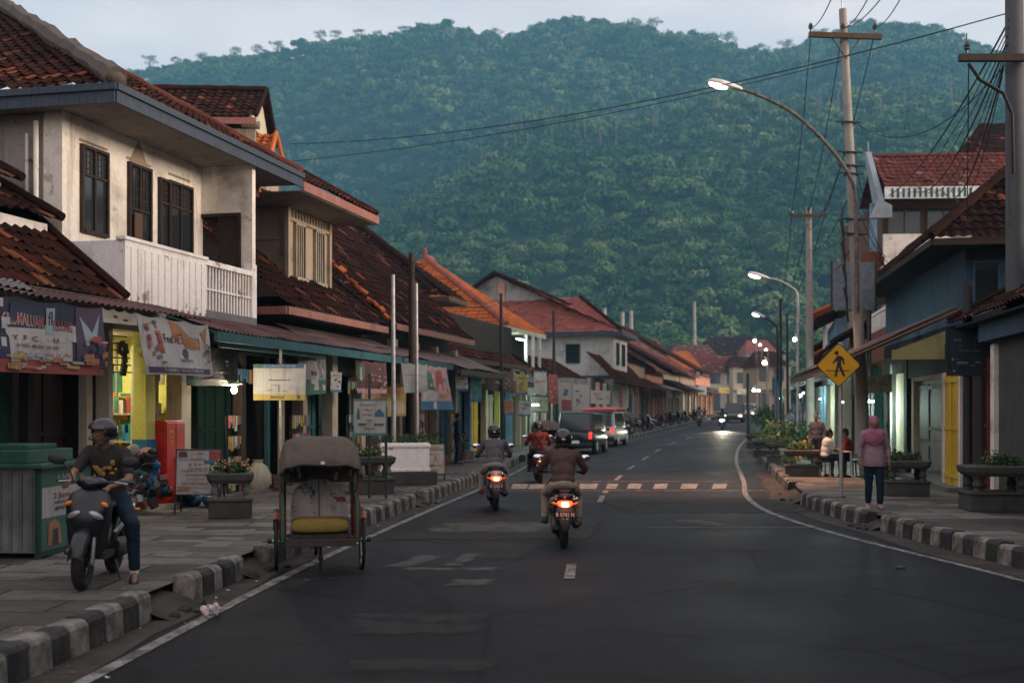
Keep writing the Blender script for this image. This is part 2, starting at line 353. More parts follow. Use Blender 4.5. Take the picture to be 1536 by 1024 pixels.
# ------------------------------------------------------------------ ground, road, kerbs
n = N('asphalt'); big = n.noise(.35, 6, rough=.6); fine = n.noise(55, 4, rough=.7); pt = n.noise(1.4, 6, n.co((1,.22,1)), .6); lane = n.noise(1.1, 4, n.co((1,.03,1)), .6)
c = n.mix(n.ramp(fine, .36, .66), (.003,.004,.0065), (.034,.039,.050)); c = n.mix(n.ramp(n.noise(24, 5, rough=.8), .58, .70, 0, .5), c, (.055,.056,.060)); c = n.mix(n.ramp(big, .42, .62, 0, .5), c, (.027,.028,.031)); c = n.mix(n.ramp(pt, .52, .72, 0, .6), c, (.011,.0115,.013)); c = n.mix(n.ramp(lane, .5, .7, 0, .45), c, (.012,.012,.013))
c = n.mix(n.ramp(n.noise(3.5, 7, rough=.8), .62, .66, 0, .35), c, (.045,.042,.040))
vo = n.n('ShaderNodeTexVoronoi', feature='DISTANCE_TO_EDGE'); vo.inputs['Scale'].default_value = .32; n.l(n.mix(.12, n.co(), n.n('ShaderNodeTexNoise').outputs[1]), vo.inputs['Vector'])
c = n.mix(n.ramp(vo.outputs[0], .0, .012, .7, 0), c, (.005,.005,.005))
n.bump(n.noise(60, 5, rough=.8), 1.0, .02); m_asphalt = n.fin(c, n.ramp(big, .3, .7, .5, .72), 0, .08)
n = N('asphalt_patch'); c = n.mix(n.ramp(n.noise(60,3), .3, .75), (.018,.018,.019), (.032,.031,.031)); c = n.mix(n.ramp(n.noise(1.7,7,rough=.7), .46, .60), c, (.020,.020,.021)); m_patch = n.fin(c, .7, 0, .2)
n = N('road_paint'); c = n.mix(n.ramp(n.noise(5,7,rough=.75), .40, .60), (.30,.285,.27), (.030,.029,.029)); c = n.mix(n.ramp(n.noise(45,3), .45, .7, 0, .7), c, (.07,.068,.066)); m_paint = n.fin(c, .7, 0, .2)
n = N('worn_road_paint'); c = n.mix(n.ramp(n.noise(3.2,8,rough=.78), .36, .58), (.075,.072,.07), (.020,.020,.021)); m_paintw = n.fin(c, .7, 0, .2)
n = N('gutter_dirt'); c = n.mix(n.ramp(n.noise(2.2,7,rough=.7), .38, .66), (.062,.052,.043), (.02,.019,.018)); n.bump(n.noise(25,5), .5, .02); m_gutter = n.fin(c, .85, 0, .2)
n = N('ground_soil'); m_ground = n.fin(n.mix(n.ramp(n.noise(.05,6), .35, .65), (.05,.06,.03), (.075,.062,.045)), .95, 0, .1)
n = N('paving'); br = n.n('ShaderNodeTexBrick'); br.offset = .5; n.l(n.co(), br.inputs['Vector'])
for k, v in (('Scale', 1.0), ('Mortar Size', .022), ('Brick Width', 1.55), ('Row Height', .62), ('Mortar Smooth', .3), ('Bias', -.1)): br.inputs[k].default_value = v
br.inputs['Color1'].default_value = (.19,.175,.155,1); br.inputs['Color2'].default_value = (.045,.042,.040,1); br.inputs['Mortar'].default_value = (.015,.014,.013,1)
c = n.mix(n.ramp(n.noise(.7,7,rough=.7), .42, .66, 0, .85), br.outputs[0], (.034,.032,.030)); c = n.mix(n.ramp(n.noise(9,6,rough=.7), .48, .75, 0, .6), c, (.03,.027,.024))
n.bump(n.mix(.5, br.outputs['Fac'], n.noise(14,5)), .5, .03); m_paving = n.fin(c, .8, 0, .25)
n = N('kerb_light'); c = n.mix(n.ramp(n.noise(5,7,rough=.7), .40, .62, 0, .9), (.25,.235,.215), (.055,.048,.041)); n.bump(n.noise(16,6), .6, .02); m_kl = n.fin(c, .85, 0, .2)
n = N('kerb_dark'); c = n.mix(n.ramp(n.noise(5,7,rough=.7), .45, .70, 0, .7), (.024,.026,.029), (.095,.082,.070)); n.bump(n.noise(16,6), .6, .02); m_kd = n.fin(c, .8, 0, .25)
def struct(o): o['kind'] = 'structure'; return o
YS = [-8 + i*1.0 for i in range(0, 130)] + [122 + i*4 for i in range(0, 45)]
def strip(name, fa, fb, dz, m, ys, cols=1):
    mb = MB(); vs, fs = [], []
    for y in ys:
        a, b = fa(y), fb(y)
        for k in range(cols+1): vs.append((a + (b-a)*k/cols, y, gz(y) + dz))
    q = cols + 1
    for i in range(len(ys)-1):
        for k in range(cols): fs.append((i*q+k, i*q+k+1, (i+1)*q+k+1, (i+1)*q+k))
    mb.add(vs, fs); return struct(mb.build(name, m))
gx = [-1500,-500,-200,-80,-30,-10,0,10,30,80,200,500,1500]; gy = [-60,-20,0,20] + list(range(40, 320, 10)) + [400, 700, 1500]
mb = MB(); mb.add([(x, y, gz(min(y,320)) - .06) for y in gy for x in gx], [(j*13+i, j*13+i+1, j*13+i+14, j*13+i+13) for j in range(len(gy)-1) for i in range(12)]); struct(mb.build('ground', m_ground))
strip('road', lambda y: KL(y)-.05, lambda y: KR(y)+.05, 0, m_asphalt, YS, 4)
strip('pavement', lambda y: KL(y)-11, lambda y: KL(y)-.18, .2, m_paving, YS, 8)
strip('pavement', lambda y: KR(y)+.18, lambda y: KR(y)+13, .2, m_paving, YS, 8)
fy = lambda a, b, s=1.0: [a + (b-a)*i/max(1, int(round((b-a)/s))) for i in range(max(1, int(round((b-a)/s)))+1)]
strip('gutter', lambda y: KL(y)+.0, lambda y: KL(y)+.30+.06*math.sin(y*1.7), .004, m_gutter, fy(4,120))
strip('gutter', lambda y: KR(y)-.42-.06*math.sin(y*1.3), lambda y: KR(y), .004, m_gutter, fy(4,120))
strip('edge_line', lambda y: KL(y)+.36, lambda y: KL(y)+.48, .008, m_paint, fy(4,150))
strip('edge_line', lambda y: LR(y)-.06, lambda y: LR(y)+.06, .008, m_paint, fy(4,150))
def sheet(mb, x0, x1, y0, y1, sh=0.0, dz=.008, jag=0.0):
    P = []; k = max(2, int(abs(x1-x0)/.12)) if jag else 1; q = max(2, int(abs(y1-y0)/.12)) if jag else 1; J = lambda: R.uniform(-jag, jag)
    for i in range(k): P.append((x0+(x1-x0)*i/k+J(), y0+J()*2))
    for i in range(q): P.append((x1+sh*i/q+J()*2, y0+(y1-y0)*i/q+J()))
    for i in range(k): P.append((x1+sh-(x1-x0)*i/k+J(), y1+J()*2))
    for i in range(q): P.append((x0+sh*(1-i/q)+J()*2, y1-(y1-y0)*i/q+J()))
    mb.poly([(x, y, gz(y)+dz) for x, y in P])
mb = MB(); y = 13.2
for y0, y1 in ((13.3,14.6),(24.6,26.6),(27.4,28.2),(32.6,35.2),(38.5,41.5),(46,49),(53,56),(61,64),(69,72),(78,81),(88,91),(98,101)):
    mb.add([(CL(y0)-.06,y0,gz(y0)+.008),(CL(y0)+.06,y0,gz(y0)+.008),(CL(y1)+.06,y1,gz(y1)+.008),(CL(y1)-.06,y1,gz(y1)+.008)],[(0,1,2,3)])
struct(mb.build('centre_line', m_paint))
mb = MB()
for px0, px1 in ((766,790),(792,815),(830,852),(867,894),(908,924),(940,960),(979,999),(1020,1044),(1067,1088)):
    y0, y1 = 28.9, 31.0; mb.add([((px0-CXP)/FPX*y0, y0, .008), ((px1-CXP)/FPX*y0, y0, .008), ((px1-CXP)/FPX*y1+.06, y1, .008), ((px0-CXP)/FPX*y1+.06, y1, .008)], [(0,1,2,3)])
for yy in (28.2, 31.9): sheet(mb, -.6, 6.0, yy, yy+.12)
n = N('crosswalk_paint'); c = n.mix(n.ramp(n.noise(3.4,8,rough=.8), .40, .62), (.25,.24,.23), (.034,.034,.036)); struct(mb.build('crosswalk', n.fin(c, .7, 0, .15)))
def soft_sheets(name, items, m, dz):
    vs, fs, fd = [], [], []
    for px0, px1, py0, py1, s in items:
        y1, y0 = FPX*EYE/(py1-HYP), FPX*EYE/(py0-HYP); xa, xb = (px0-CXP)/FPX*y0, (px1-CXP)/FPX*y0; b = len(vs); nx_, ny_ = 14, 10; e = min(.22, .3*min(xb-xa, y1-y0))
        for j in range(ny_+1):
            for i in range(nx_+1):
                x, y = xa+(xb-xa)*i/nx_+s*j/ny_, y0+(y1-y0)*j/ny_; vs.append((x, y, gz(y)+dz)); q = min(i/nx_, 1-i/nx_)*(xb-xa), min(j/ny_, 1-j/ny_)*(y1-y0); fd.append(min(1, min(q)/max(e,.01)))
        for j in range(ny_):
            for i in range(nx_): fs.append((b+j*(nx_+1)+i, b+j*(nx_+1)+i+1, b+(j+1)*(nx_+1)+i+1, b+(j+1)*(nx_+1)+i))
    me = bpy.data.meshes.new(name); me.from_pydata(vs, [], fs); me.materials.append(m); a_ = me.attributes.new('fade', 'FLOAT', 'POINT'); a_.data.foreach_set('value', fd); return struct(link(name, me))
def softmat(name, col, lo, hi, mx_):
    n = N(name); f = n.attr('fade'); g = n.noise(2.4, 8, rough=.75); h = n.n('ShaderNodeMath', operation='ADD'); n.l(g, h.inputs[0]); n.l(n.ramp(f, 0, 1, -.16, .10), h.inputs[1]); al = n.ramp(h.outputs[0], lo, hi, 0, mx_); n.l(al, n.p.inputs['Alpha']); return n.fin(n.mix(n.ramp(n.noise(50,3), .35, .7), mul(col,.6), col), .75, 0, .08)
m_oldp = softmat('old_road_paint', (.16,.15,.145), .44, .62, .62); m_patch2 = softmat('worn_asphalt', (.052,.050,.050), .42, .60, .75); m_warmp = m_oldp
soft_sheets('old_road_marking', ((568,632,851,832,.3),(653,698,851,830,.25),(590,760,858,850,0),(646,741,881,868,.05),(612,822,799,783,.5),(1040,1112,790,779,-.3),(951,1250,793,790.5,0),(955,963,781,778,0)), m_oldp, .010)
soft_sheets('worn_asphalt', ((470,735,955,918,.1),(480,740,1012,985,.1),(430,700,1045,1018,0),(690,800,842,820,.2),(560,900,812,775,.5),(930,1260,770,745,-.4)), m_patch2, .006)
def kerb(name, fn, side, gaps, y0=4.0, y1=120):
    mb = MB(); y = y0; i = 0; rr = random.Random(5)
    while y < y1:
        L = .335 if y < 60 else .67
        ya, yb = y + .004, y + L - .006; y += L; i += 1
        if any(a < (ya+yb)/2 < b for a, b in gaps): continue
        o, h, tw = rr.uniform(-.012,.012), .255 + rr.uniform(-.014,.014), rr.uniform(-.012,.012); mb.mi = i % 2
        xa, xb = fn(ya) + o, fn(yb) + o + tw; z = gz(ya); dx = -side * .21; b = side*.035
        P = lambda x, yy, zz: (x, yy, z + zz)
        prof = [(0,-.05),(-b*.4,h-.05),(-b*1.2,h-.012),(-b*2.2,h),(dx,h-.004),(dx,-.05)]
        A = [P(xa+p, ya, q) for p, q in prof]; B = [P(xb+p, yb, q) for p, q in prof]
        nk = len(prof); mb.add(A + B, [tuple(range(nk)), tuple(range(2*nk-1, nk-1, -1))] + [(k, (k+1)%nk, nk+(k+1)%nk, nk+k) for k in range(nk)])
    return struct(mb.build(name, [m_kl, m_kd], bevel=.012))
kerb('kerb', KL, 1, ((10.7,11.55),(13.35,14.3),(23.4,24.3),(33,34.2),(43,45),(60,62)))
kerb('kerb', KR, -1, ((18.75,19.5),(24.2,27.6),(44,46)))
from mathutils import noise as MN0
mb = MB()
for y0, y1, fn, sg in ((10.7,11.55,KL,-1),(13.35,14.3,KL,-1),(23.4,24.3,KL,-1),(18.75,19.5,KR,1),(24.2,27.6,KR,1)):   # broken ramps in the gaps
    nx_, ny_ = 8, 10; V_ = []
    for j in range(ny_+1):
        yy = y0-.05 + (y1-y0+.1)*j/ny_
        for i in range(nx_+1):
            u = i/nx_; V_.append((fn(yy) + sg*(-.22+.62*u), yy, gz(yy) + .20*u**1.1 + .025*MN0.noise(Vector((u*5, yy*4, 2.2))) - .012))
    mb.add(V_, [(j*(nx_+1)+i, j*(nx_+1)+i+1, (j+1)*(nx_+1)+i+1, (j+1)*(nx_+1)+i) for j in range(ny_) for i in range(nx_)])
    for k in range(8): yy = R.uniform(y0,y1); mb.ell((fn(yy)-sg*R.uniform(.0,.25), yy, .02), (R.uniform(.02,.07), R.uniform(.02,.06), R.uniform(.02,.05)), 7, 5, (0,0,R.random()*3))
struct(mb.build('kerb_ramp', m_gutter, smooth=80))
mb = MB()
for k in range(420):                                   # fallen leaves, grit and scraps along both kerbs
    y = 5 + 40 * R.random()**1.6; f = R.random() < .55; x = (KL(y) + abs(R.gauss(0,.22)) + .02) if f else (KR(y) - abs(R.gauss(0,.25)) - .02)
    if R.random() < .35: x += (-1 if f else 1)*R.uniform(.3,2.6); zz = .205
    else: zz = .012
    s = R.uniform(.008,.035); a = R.random()*PI; mb.ti = R.random()
    mb.add([(x+s*math.cos(a), y+s*math.sin(a), zz+.002+R.random()*.012), (x-s*.5*math.sin(a), y+s*.5*math.cos(a), zz), (x-s*math.cos(a), y-s*math.sin(a), zz+.004+R.random()*.01), (x+s*.5*math.sin(a), y-s*.5*math.cos(a), zz)], [(0,1,2,3)])
n = N('litter'); o = mb.build('litter', n.fin(n.mix(n.ramp(n.attr(), .75, .8), n.mix(n.ramp(n.attr(), 0, .75), (.10,.06,.03), (.20,.15,.08)), (.6,.58,.55)), .8)); tag(o, 'dry leaves and scraps scattered along the kerbs', 'litter', kind='stuff')
mb = MB()
for k in range(9): mb.ell((R.uniform(-.07,.07), R.uniform(-.05,.05), .03+R.uniform(0,.02)), (R.uniform(.03,.07), R.uniform(.03,.05), R.uniform(.012,.03)), 7, 5, (R.random()*3, R.random()*3, R.random()*3))
o = mb.build('wrapper', plain('wrapper', (.66,.52,.55), .5, 0, .5, 14), smooth=30, loc=(-2.72,10.9,.02)); tag(o, 'crumpled pale pink plastic wrapper lying in the gutter', 'litter')
mb = MB()
for k in range(5): mb.ell((R.uniform(-.05,.05), R.uniform(-.03,.03), .015), (R.uniform(.04,.08), .03, .012), 7, 5, (0, 0, R.random()*3))
o = mb.build('road_debris', m_blackm, loc=((1348-CXP)/FPX*14.15,14.15,.01)); tag(o, 'flat black scrap lying on the asphalt near the right edge line', 'debris')
# low mounds of broken paving on the near pavement
mb = MB()
for k in range(26):
    y = R.uniform(11.8,17); x = KL(y) - R.uniform(.8,2.6); mb.box((x, y, .185), (R.uniform(.3,.7), R.uniform(.25,.45), .05), (R.uniform(-.03,.03), R.uniform(-.03,.03), R.choice((0,.1,-.1,1.57))))
struct(mb.build('pavement_slab', m_concrete, bevel=.015))

# ------------------------------------------------------------------ hill and forest
from mathutils import noise as MN
RID = interp([(-700,190),(0,150),(130,118),(200,104),(330,88),(470,66),(540,54),(640,46),(720,58),(760,62),(800,52),(880,43),(950,45),(1000,58),(1060,66),(1140,88),(1180,84),(1230,66),(1290,50),(1350,44),(1400,54),(1450,72),(1536,100),(1900,170),(2300,260)])
FRT = interp([(-700,470),(0,440),(440,400),(560,330),(640,272),(740,212),(850,188),(960,182),(1060,162),(1150,158),(1300,138),(1400,134),(1536,160),(1900,220),(2300,330)])
Y0, YF, YV, YB = 262., 610., 720., 1010.
def hill_h(x, y, noise=True):
    px = CXP + x / y * FPX; base = gz(262)
    hf = EYE + (HYP - FRT(px)) / FPX * YF - 9; hb = EYE + (HYP - RID(px)) / FPX * YB - 15
    if y <= YF:
        t = max(0., (y - Y0) / (YF - Y0)); s = t*t*(3-2*t); h = base + (hf - base) * (.55*t + .45*s)
    elif y <= YB:
        t = (y - YF) / (YB - YF); s = t*t*(3-2*t); h = hf + (hb - hf) * s - 10 * math.sin(PI*min(1, t*2.2)) * (1 if t < .4545 else 0)
    else: h = hb - (y - YB) * .5
    if noise:
        k = min(1, max(0, (y - Y0) / 120)); e = 1 if y < YB - 60 else .35
        h += k * e * (11*MN.noise(Vector((x/75, y/95, 3.1))) + 5*MN.noise(Vector((x/30, y/34, 7.7))))
    return h
rs = [-.62 + 1.24*i/90 for i in range(91)]; ys = [255 + (1180-255)*i/80 for i in range(81)]
mb = MB(); mb.add([(r*y, y, hill_h(r*y, y)) for y in ys for r in rs], [(j*91+i, j*91+i+1, j*91+i+92, j*91+i+91) for j in range(80) for i in range(90)])
n = N('hill_soil'); struct(mb.build('hill', n.fin(n.mix(n.ramp(n.noise(.03,6), .35, .65), (.018,.032,.016), (.035,.05,.02)), .95, 0, .1), smooth=180))
rng = np.random.default_rng(4)
def crown_tpl(nq, seed, rz=.8, ks=1.0):
    rr = np.random.default_rng(seed); lobes = rr.normal(size=(7,3)); lobes /= np.linalg.norm(lobes,axis=1)[:,None]; lobes[:,2] = np.abs(lobes[:,2])*.7
    P, T = [], []
    for i in range(nq):
        d = rr.normal(size=3); d /= np.linalg.norm(d); d[2] = d[2] if d[2] > -.35 else -d[2]; L = lobes[rr.integers(7)]
        p = L*.55 + d*.5*(.75+.35*rr.random()); p[2] *= rz
        nn = d*.8 + rr.normal(size=3)*.45 + np.array([0,0,.35]); nn /= np.linalg.norm(nn)
        a = np.cross(nn, rr.normal(size=3)); a /= np.linalg.norm(a); b = np.cross(nn, a); k = (.125 + .105*rr.random())*ks
        P += [p - a*k, p - b*k*.75, p + a*k, p + b*k*.75]; T.append(rr.random()*.22 + .16*max(0, nn[2]))  # upward leaves tinted lighter: sky light painted into the crown tops
    e = MB(); e.ell((0,0,-.02), (.66,.66,.5*rz), 8, 5)
    return np.array(P), np.array(T), np.array(e.v), [tuple(f) for f in e.f]
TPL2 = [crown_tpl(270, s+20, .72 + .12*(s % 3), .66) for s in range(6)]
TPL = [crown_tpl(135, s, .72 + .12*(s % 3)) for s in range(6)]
Vs, Qs, Ts, off = [], [], [], 0
def plant(x, y, z, r, t, k):
    global off
    P, T, EV, EF = (TPL2 if y < 430 else TPL)[k]; a = rng.random()*6.28; ca, sa = math.cos(a), math.sin(a); sz = r*rng.uniform(.85,1.35)
    W = np.stack([(P[:,0]*ca - P[:,1]*sa)*r, (P[:,0]*sa + P[:,1]*ca)*r, P[:,2]*sz], 1) + (x, y, z)
    Vs.append(W); nq = len(P)//4; Qs.append((np.arange(nq*4) + off).reshape(-1,4)); Ts.append(np.clip(T + t, 0, 1)); off += len(P)
pts = []
def scatter(nn, ya, yb, rad, seedjit):
    for _ in range(nn):
        y = math.sqrt(rng.uniform(ya*ya, yb*yb)); r = rng.uniform(-.47, .47); x = r*y; h = hill_h(x, y); q = rad*(.42 + 1.15*rng.random()**1.8)*(.6 if y > 985 else 1)
        t = .5 + .5*MN.noise(Vector((x/60, y/60, 1.3))); t = max(0, 1.1*t*rng.random() - .12) + (.25 if rng.random() < .07 else 0)
        plant(x, y, h + q*.9 + (rng.uniform(1.5,5) if rng.random() < .13 and y < 980 else 0), q, t, rng.integers(6)); pts.append((x, y, h, q))
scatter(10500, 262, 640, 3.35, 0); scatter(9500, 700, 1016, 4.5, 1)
V = np.concatenate(Vs); Q = np.concatenate(Qs); T = np.concatenate(Ts)
me = bpy.data.meshes.new('forest'); me.vertices.add(len(V)); me.vertices.foreach_set('co', V.astype(np.float32).ravel())
me.loops.add(Q.size); me.loops.foreach_set('vertex_index', Q.astype(np.int32).ravel()); me.polygons.add(len(Q)); me.polygons.foreach_set('loop_start', np.arange(0, Q.size, 4, dtype=np.int32)); me.update(calc_edges=True)
a = me.attributes.new('tint', 'FLOAT', 'FACE'); a.data.foreach_set('value', T.astype(np.float32))
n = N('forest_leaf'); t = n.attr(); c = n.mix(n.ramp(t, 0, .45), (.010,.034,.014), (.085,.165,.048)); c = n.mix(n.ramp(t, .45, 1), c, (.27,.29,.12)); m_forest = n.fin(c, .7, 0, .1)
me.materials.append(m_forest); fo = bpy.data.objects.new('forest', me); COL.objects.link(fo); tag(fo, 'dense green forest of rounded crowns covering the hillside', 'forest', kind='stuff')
mb = MB()                                              # pale trunks standing out on the nearer crest
for k in range(150):
    r = rng.uniform(-.15,.4); y = rng.uniform(540, 640); x = r*y; h = hill_h(x, y); mb.tube([(x,y,h),(x+rng.uniform(-.5,.5),y,h+rng.uniform(9,16))], [.35,.2], 5)
o = mb.build('forest', plain('pale_bark', (.16,.13,.11), .9)); tag(o, 'pale bare trunks among the trees on the nearer ridge', 'forest', kind='stuff')
def tree_tpl(name, Hh, spread, layers, seed, m):
    rr = random.Random(seed); t = thing(name, 'x', 'tree'); tr = MB(); lean = rr.uniform(-.6,.6)
    tr.tube([(0,0,-9),(lean*.3,0,Hh*.4),(lean,0,Hh*.75)], [.42,.33,.2], 6); cr = MB()
    for i in range(layers):
        a = 2*PI*i/layers + rr.random(); rad = spread*rr.uniform(.25,.75); zz = Hh*rr.uniform(.72,.98); e = Vector((lean + rad*math.cos(a), rad*math.sin(a), zz))
        tr.tube([(lean*.6,0,Hh*rr.uniform(.5,.7)), e], [.14,.06], 4); foliage(cr, e, (spread*.45, spread*.45, spread*.2), 46, .62, seed*31+i)
    foliage(cr, (lean,0,Hh*.96), (spread*.6, spread*.6, spread*.22), 60, .62, seed*31+77)
    tr.build('trunk', m_trunk, t); cr.build('crown', m, t); return t
TT = [tree_tpl('ridge_tree', h, s, l, i+3, m_forest) for i, (h, s, l) in enumerate(((15,6.5,7),(13,5.2,6),(17,7.5,9),(11,4.6,5),(14,6,8)))]
used = set()
def put_tree(px, k, sc, label):
    y = 1006 + R.uniform(-6,4); x = (px-CXP)/FPX*y; o = TT[k] if k not in used else dup(TT[k]); used.add(k)
    o.location = (x, y, hill_h(x, y) + 5); o.rotation_euler = (0,0,R.random()*6); o.scale = (sc,)*3; o['label'] = label; o['group'] = 'trees standing out on the ridge'; return o
put_tree(1140, 0, 1.25, 'umbrella crowned tree on the ridge, first of the pair over the low saddle')
put_tree(1180, 2, 1.15, 'umbrella crowned tree on the ridge, second and fuller of the pair over the low saddle')
put_tree(872, 4, 1.15, 'tall spreading tree on the highest middle knoll of the ridge')
put_tree(481, 1, 1.2, 'round topped tree with bare stem at the left shoulder of the ridge')
put_tree(538, 3, 1.35, 'flat topped tree near the left summit of the ridge')
for px in (225,262,300,328,352,385,410,447,505,566,600,640,672,742,770,792,818,905,925,950,985,1010,1042,1065,1090,1112,1205,1232,1255,1285,1310,1345,1375,1400,1432,1460,1492,1520):
    put_tree(px + R.uniform(-6,6), R.randrange(5), R.uniform(.8,1.3), 'small wide crowned tree standing out against the sky along the ridge')
# ------------------------------------------------------------------ evening haze
mb = MB(); mb.b2(-760, 760, -25, 1240, -3, 400)
n = N('haze'); n.nt.nodes.remove(n.p); pv = n.n('ShaderNodeVolumePrincipled'); pv.inputs['Color'].default_value = (.24,.66,1.0,1); pv.inputs['Density'].default_value = HAZE; pv.inputs['Anisotropy'].default_value = 0.0; n.l(pv.outputs[0], n.out.inputs['Volume'])
o = mb.build('haze', n.m); tag(o, 'thin bluish evening haze lying in the air', 'haze', kind='stuff')
# ------------------------------------------------------------------ building helpers
def bx(p, name, m, x0, x1, y0, y1, z0, z1, bevel=0):
    return MB().b2(x0, x1, y0, y1, z0, z1).build(name, m, p, bevel=bevel)
def house(name, label, X, Y, slope, group=None, right=False, cat='house'):
    rz = math.atan2(1, slope) if not right else math.atan2(-1, -slope)
    return thing(name, label, cat, (X, Y, gz(Y)), rz, group)
def window(p, x0, x1, z0, z1, y, m=None, cols=2, rows=(.62,), face='front', name='window', glassm=None):
    """framed window proud of a wall; face 'front' looks to -y, 'near' to -x, 'nearR' to +x"""
    m = m or m_wood; t = .055; f = MB(); g = MB()
    def bar(a0, a1, c0, c1, d0, d1, mb):
        if face == 'front': mb.b2(a0, a1, y - d1, y - d0, c0, c1)
        elif face == 'near': mb.b2(y - d1, y - d0, a0, a1, c0, c1)
        else: mb.b2(y + d0, y + d1, a0, a1, c0, c1)
    bar(x0-t, x0, z0-t, z1+t, 0, .07, f); bar(x1, x1+t, z0-t, z1+t, 0, .07, f); bar(x0, x1, z1, z1+t, 0, .068, f); bar(x0, x1, z0-t, z0, 0, .09, f)
    for k in range(1, cols): q = x0 + (x1-x0)*k/cols; bar(q-t*.45, q+t*.45, z0, z1, 0, .055, f)
    for r in rows: q = z0 + (z1-z0)*r; bar(x0, x1, q-t*.4, q+t*.4, .002, .05, f)
    if rows and z1 - z0 > 1.2 and face == 'front':
        q = z0 + (z1-z0)*rows[-1]
        for k in range(1, 6): v = x0 + (x1-x0)*k/6; bar(v-.011, v+.011, q, z1, .003, .03, f)
        for k in range(1, 4): v = q + (z1-q)*k/4; bar(x0, x1, v-.010, v+.010, .003, .027, f)
    o = f.build(name, m, p); bar(x0, x1, z0, z1, .002, .02, g); g.build('pane', glassm or m_glass, o); return o
def folding(p, x0, x1, z0, z1, y, m, n, name='folding_door', fr=None):
    """timber folding doors: boards with gaps and rails"""
    b = MB()
    for k in range(n):
        a = x0 + (x1-x0)*k/n; c = x0 + (x1-x0)*(k+1)/n; b.b2(a+.012, c-.012, y-.03-.02*(k % 2), y+.01, z0, z1)
    for q in (.08,.5,.92): b.b2(x0+.02, x1-.02, y-.065, y-.052, z0+(z1-z0)*q-.04, z0+(z1-z0)*q+.04)
    return b.build(name, m, p)
def pillar(p, x, y, w_, z0, z1, m, name='pillar', dp=None, foot=None):
    o = bx(p, name, m, x-w_/2, x+w_/2, y, y+(dp or w_), z0, z1, .012)
    if foot: MB().b2(x-w_/2-.012, x+w_/2+.012, y-.012, y+(dp or w_)+.012, z0, z0+foot[0]).build('base_paint', foot[1], o)
    return o
def fasc(p, pts, h, t, m, name='fascia'):
    mb = MB()
    for a, b in zip(pts[:-1], pts[1:]):
        a, b = Vector(a), Vector(b); d = (b-a).normalized(); o = Vector((0,0,1)).cross(d).normalized()*t
        mb.add([a, b, b+Vector((0,0,h)), a+Vector((0,0,h)), a+o, b+o, b+o+Vector((0,0,h)), a+o+Vector((0,0,h))], [(0,1,2,3),(7,6,5,4),(0,4,5,1),(3,2,6,7),(0,3,7,4),(1,5,6,2)])
    return mb.build(name, m, p)
def cap_line(mb, pts, r=.09, n=7):
    P = []; pts = [Vector(q) for q in pts]
    for a, b in zip(pts[:-1], pts[1:]):
        k = max(1, int((b-a).length/.35)); P += [a.lerp(b, i/k) + Vector((0,0,R.uniform(-.012,.012))) for i in range(k)]
    P.append(pts[-1]); mb.tube(P, [r*(1.12 if i % 2 else .95) for i in range(len(P))], n)
def lean_awning(p, x0, x1, y0, z0, y1, z1, m, beam=None, pitch=.16, name='awning'):
    mb = MB(); corrug(mb, (x0,y0,z0), (x1,y0,z0), (x1,y1,z1), (x0,y1,z1), pitch); o = mb.build(name, m, p, smooth=60)
    if beam:
        b = MB(); b.b2(x0, x1, y0+.02, y0+.09, z0-.20, z0-.03)
        for k in range(int((x1-x0)/1.1)+1):
            q = x0 + .03 + 1.1*k; b.tube([(q,y0+.05,z0-.06),(q,y1,z1-.07)], .03, 4)
        b.build('rafter', beam, o)
    return o
SA, SN = Vector((.2283,.9736,0)), Vector((-.9736,.2283,0))
def S(s, w=0, z=0): return Vector((-10.85,0,z)) + SA*s + SN*w
SL = .2345
def s_house(name, label, s0, cat='house'): P = S(s0); return house(name, label, P.x, P.y, SL, cat=cat)

# ---- U1: low dark shop at the left edge of the frame
H = s_house('corner_shop', 'low dark shop with patched tin and tile roofs, behind the grey kiosk', 12.0, 'shop')
bx(H, 'wall', m_dark, -24, 7.55, 2.4, 6.5, .2, 4.4); bx(H, 'upper_wall', m_dirty, -24, 3.1, 1.5, 8, 4.4, 7.5); bx(H, 'side_wall', m_dark, 7.55, 7.7, .3, 6.4, .2, 3.3)  # upper wall runs out of view, added to block sky over the near road
bx(H, 'floor', m_concrete, 0, 7.6, -.1, 2.4, .2, .28)
folding(H, 0.2, 2.4, .28, 2.75, .55, m_green, 7); folding(H, 2.5, 4.6, .28, 2.75, .7, m_wood, 7); folding(H, 4.7, 5.9, .28, 2.75, .6, m_green, 4); folding(H, 6.0, 7.4, .28, 2.75, .75, m_wood, 5)
bx(H, 'lintel', m_dark, 0, 7.55, .35, .62, 2.75, 3.3)
for x in (.05, 2.45, 5.95, 7.45): pillar(H, x, .28, .16, .2, 3.3, m_cream if x > 7 else m_dark)
mb = MB(); tiles(mb, (-24,-.05,3.66), (8.0,-.05,3.66), (8.0,2.6,5.78), (-24,2.6,5.78), tl=.3); cap_line(mb, [(8.0,-.05,3.72),(8.0,1.2,4.74),(8.0,2.6,5.86)], .07)
mb.mi = 1; tiles(mb, (3.5,1.15,4.98), (7.95,1.15,4.98), (7.95,2.6,5.75), (3.5,2.6,5.75)); tiles(mb, (3.0,1.75,5.62), (7.75,1.75,5.62), (7.75,4.2,6.95), (3.0,4.2,6.95)); cap_line(mb, [(7.95,1.1,5.05),(7.95,2.4,5.75)], .08); cap_line(mb, [(7.75,1.7,5.68),(7.75,4.2,7.0)], .08)
mb.build('roof', [m_tile, m_tile2], H, smooth=50)
bx(H, 'upper_wall', m_white2, 3.6, 7.9, 1.35, 1.5, 4.55, 4.93); bx(H, 'upper_wall', m_dirty, 3.2, 7.6, 2.0, 3.6, 5.0, 5.58)
a = lean_awning(H, -20, 9.25, -.9, 3.40, .25, 3.70, m_tin)
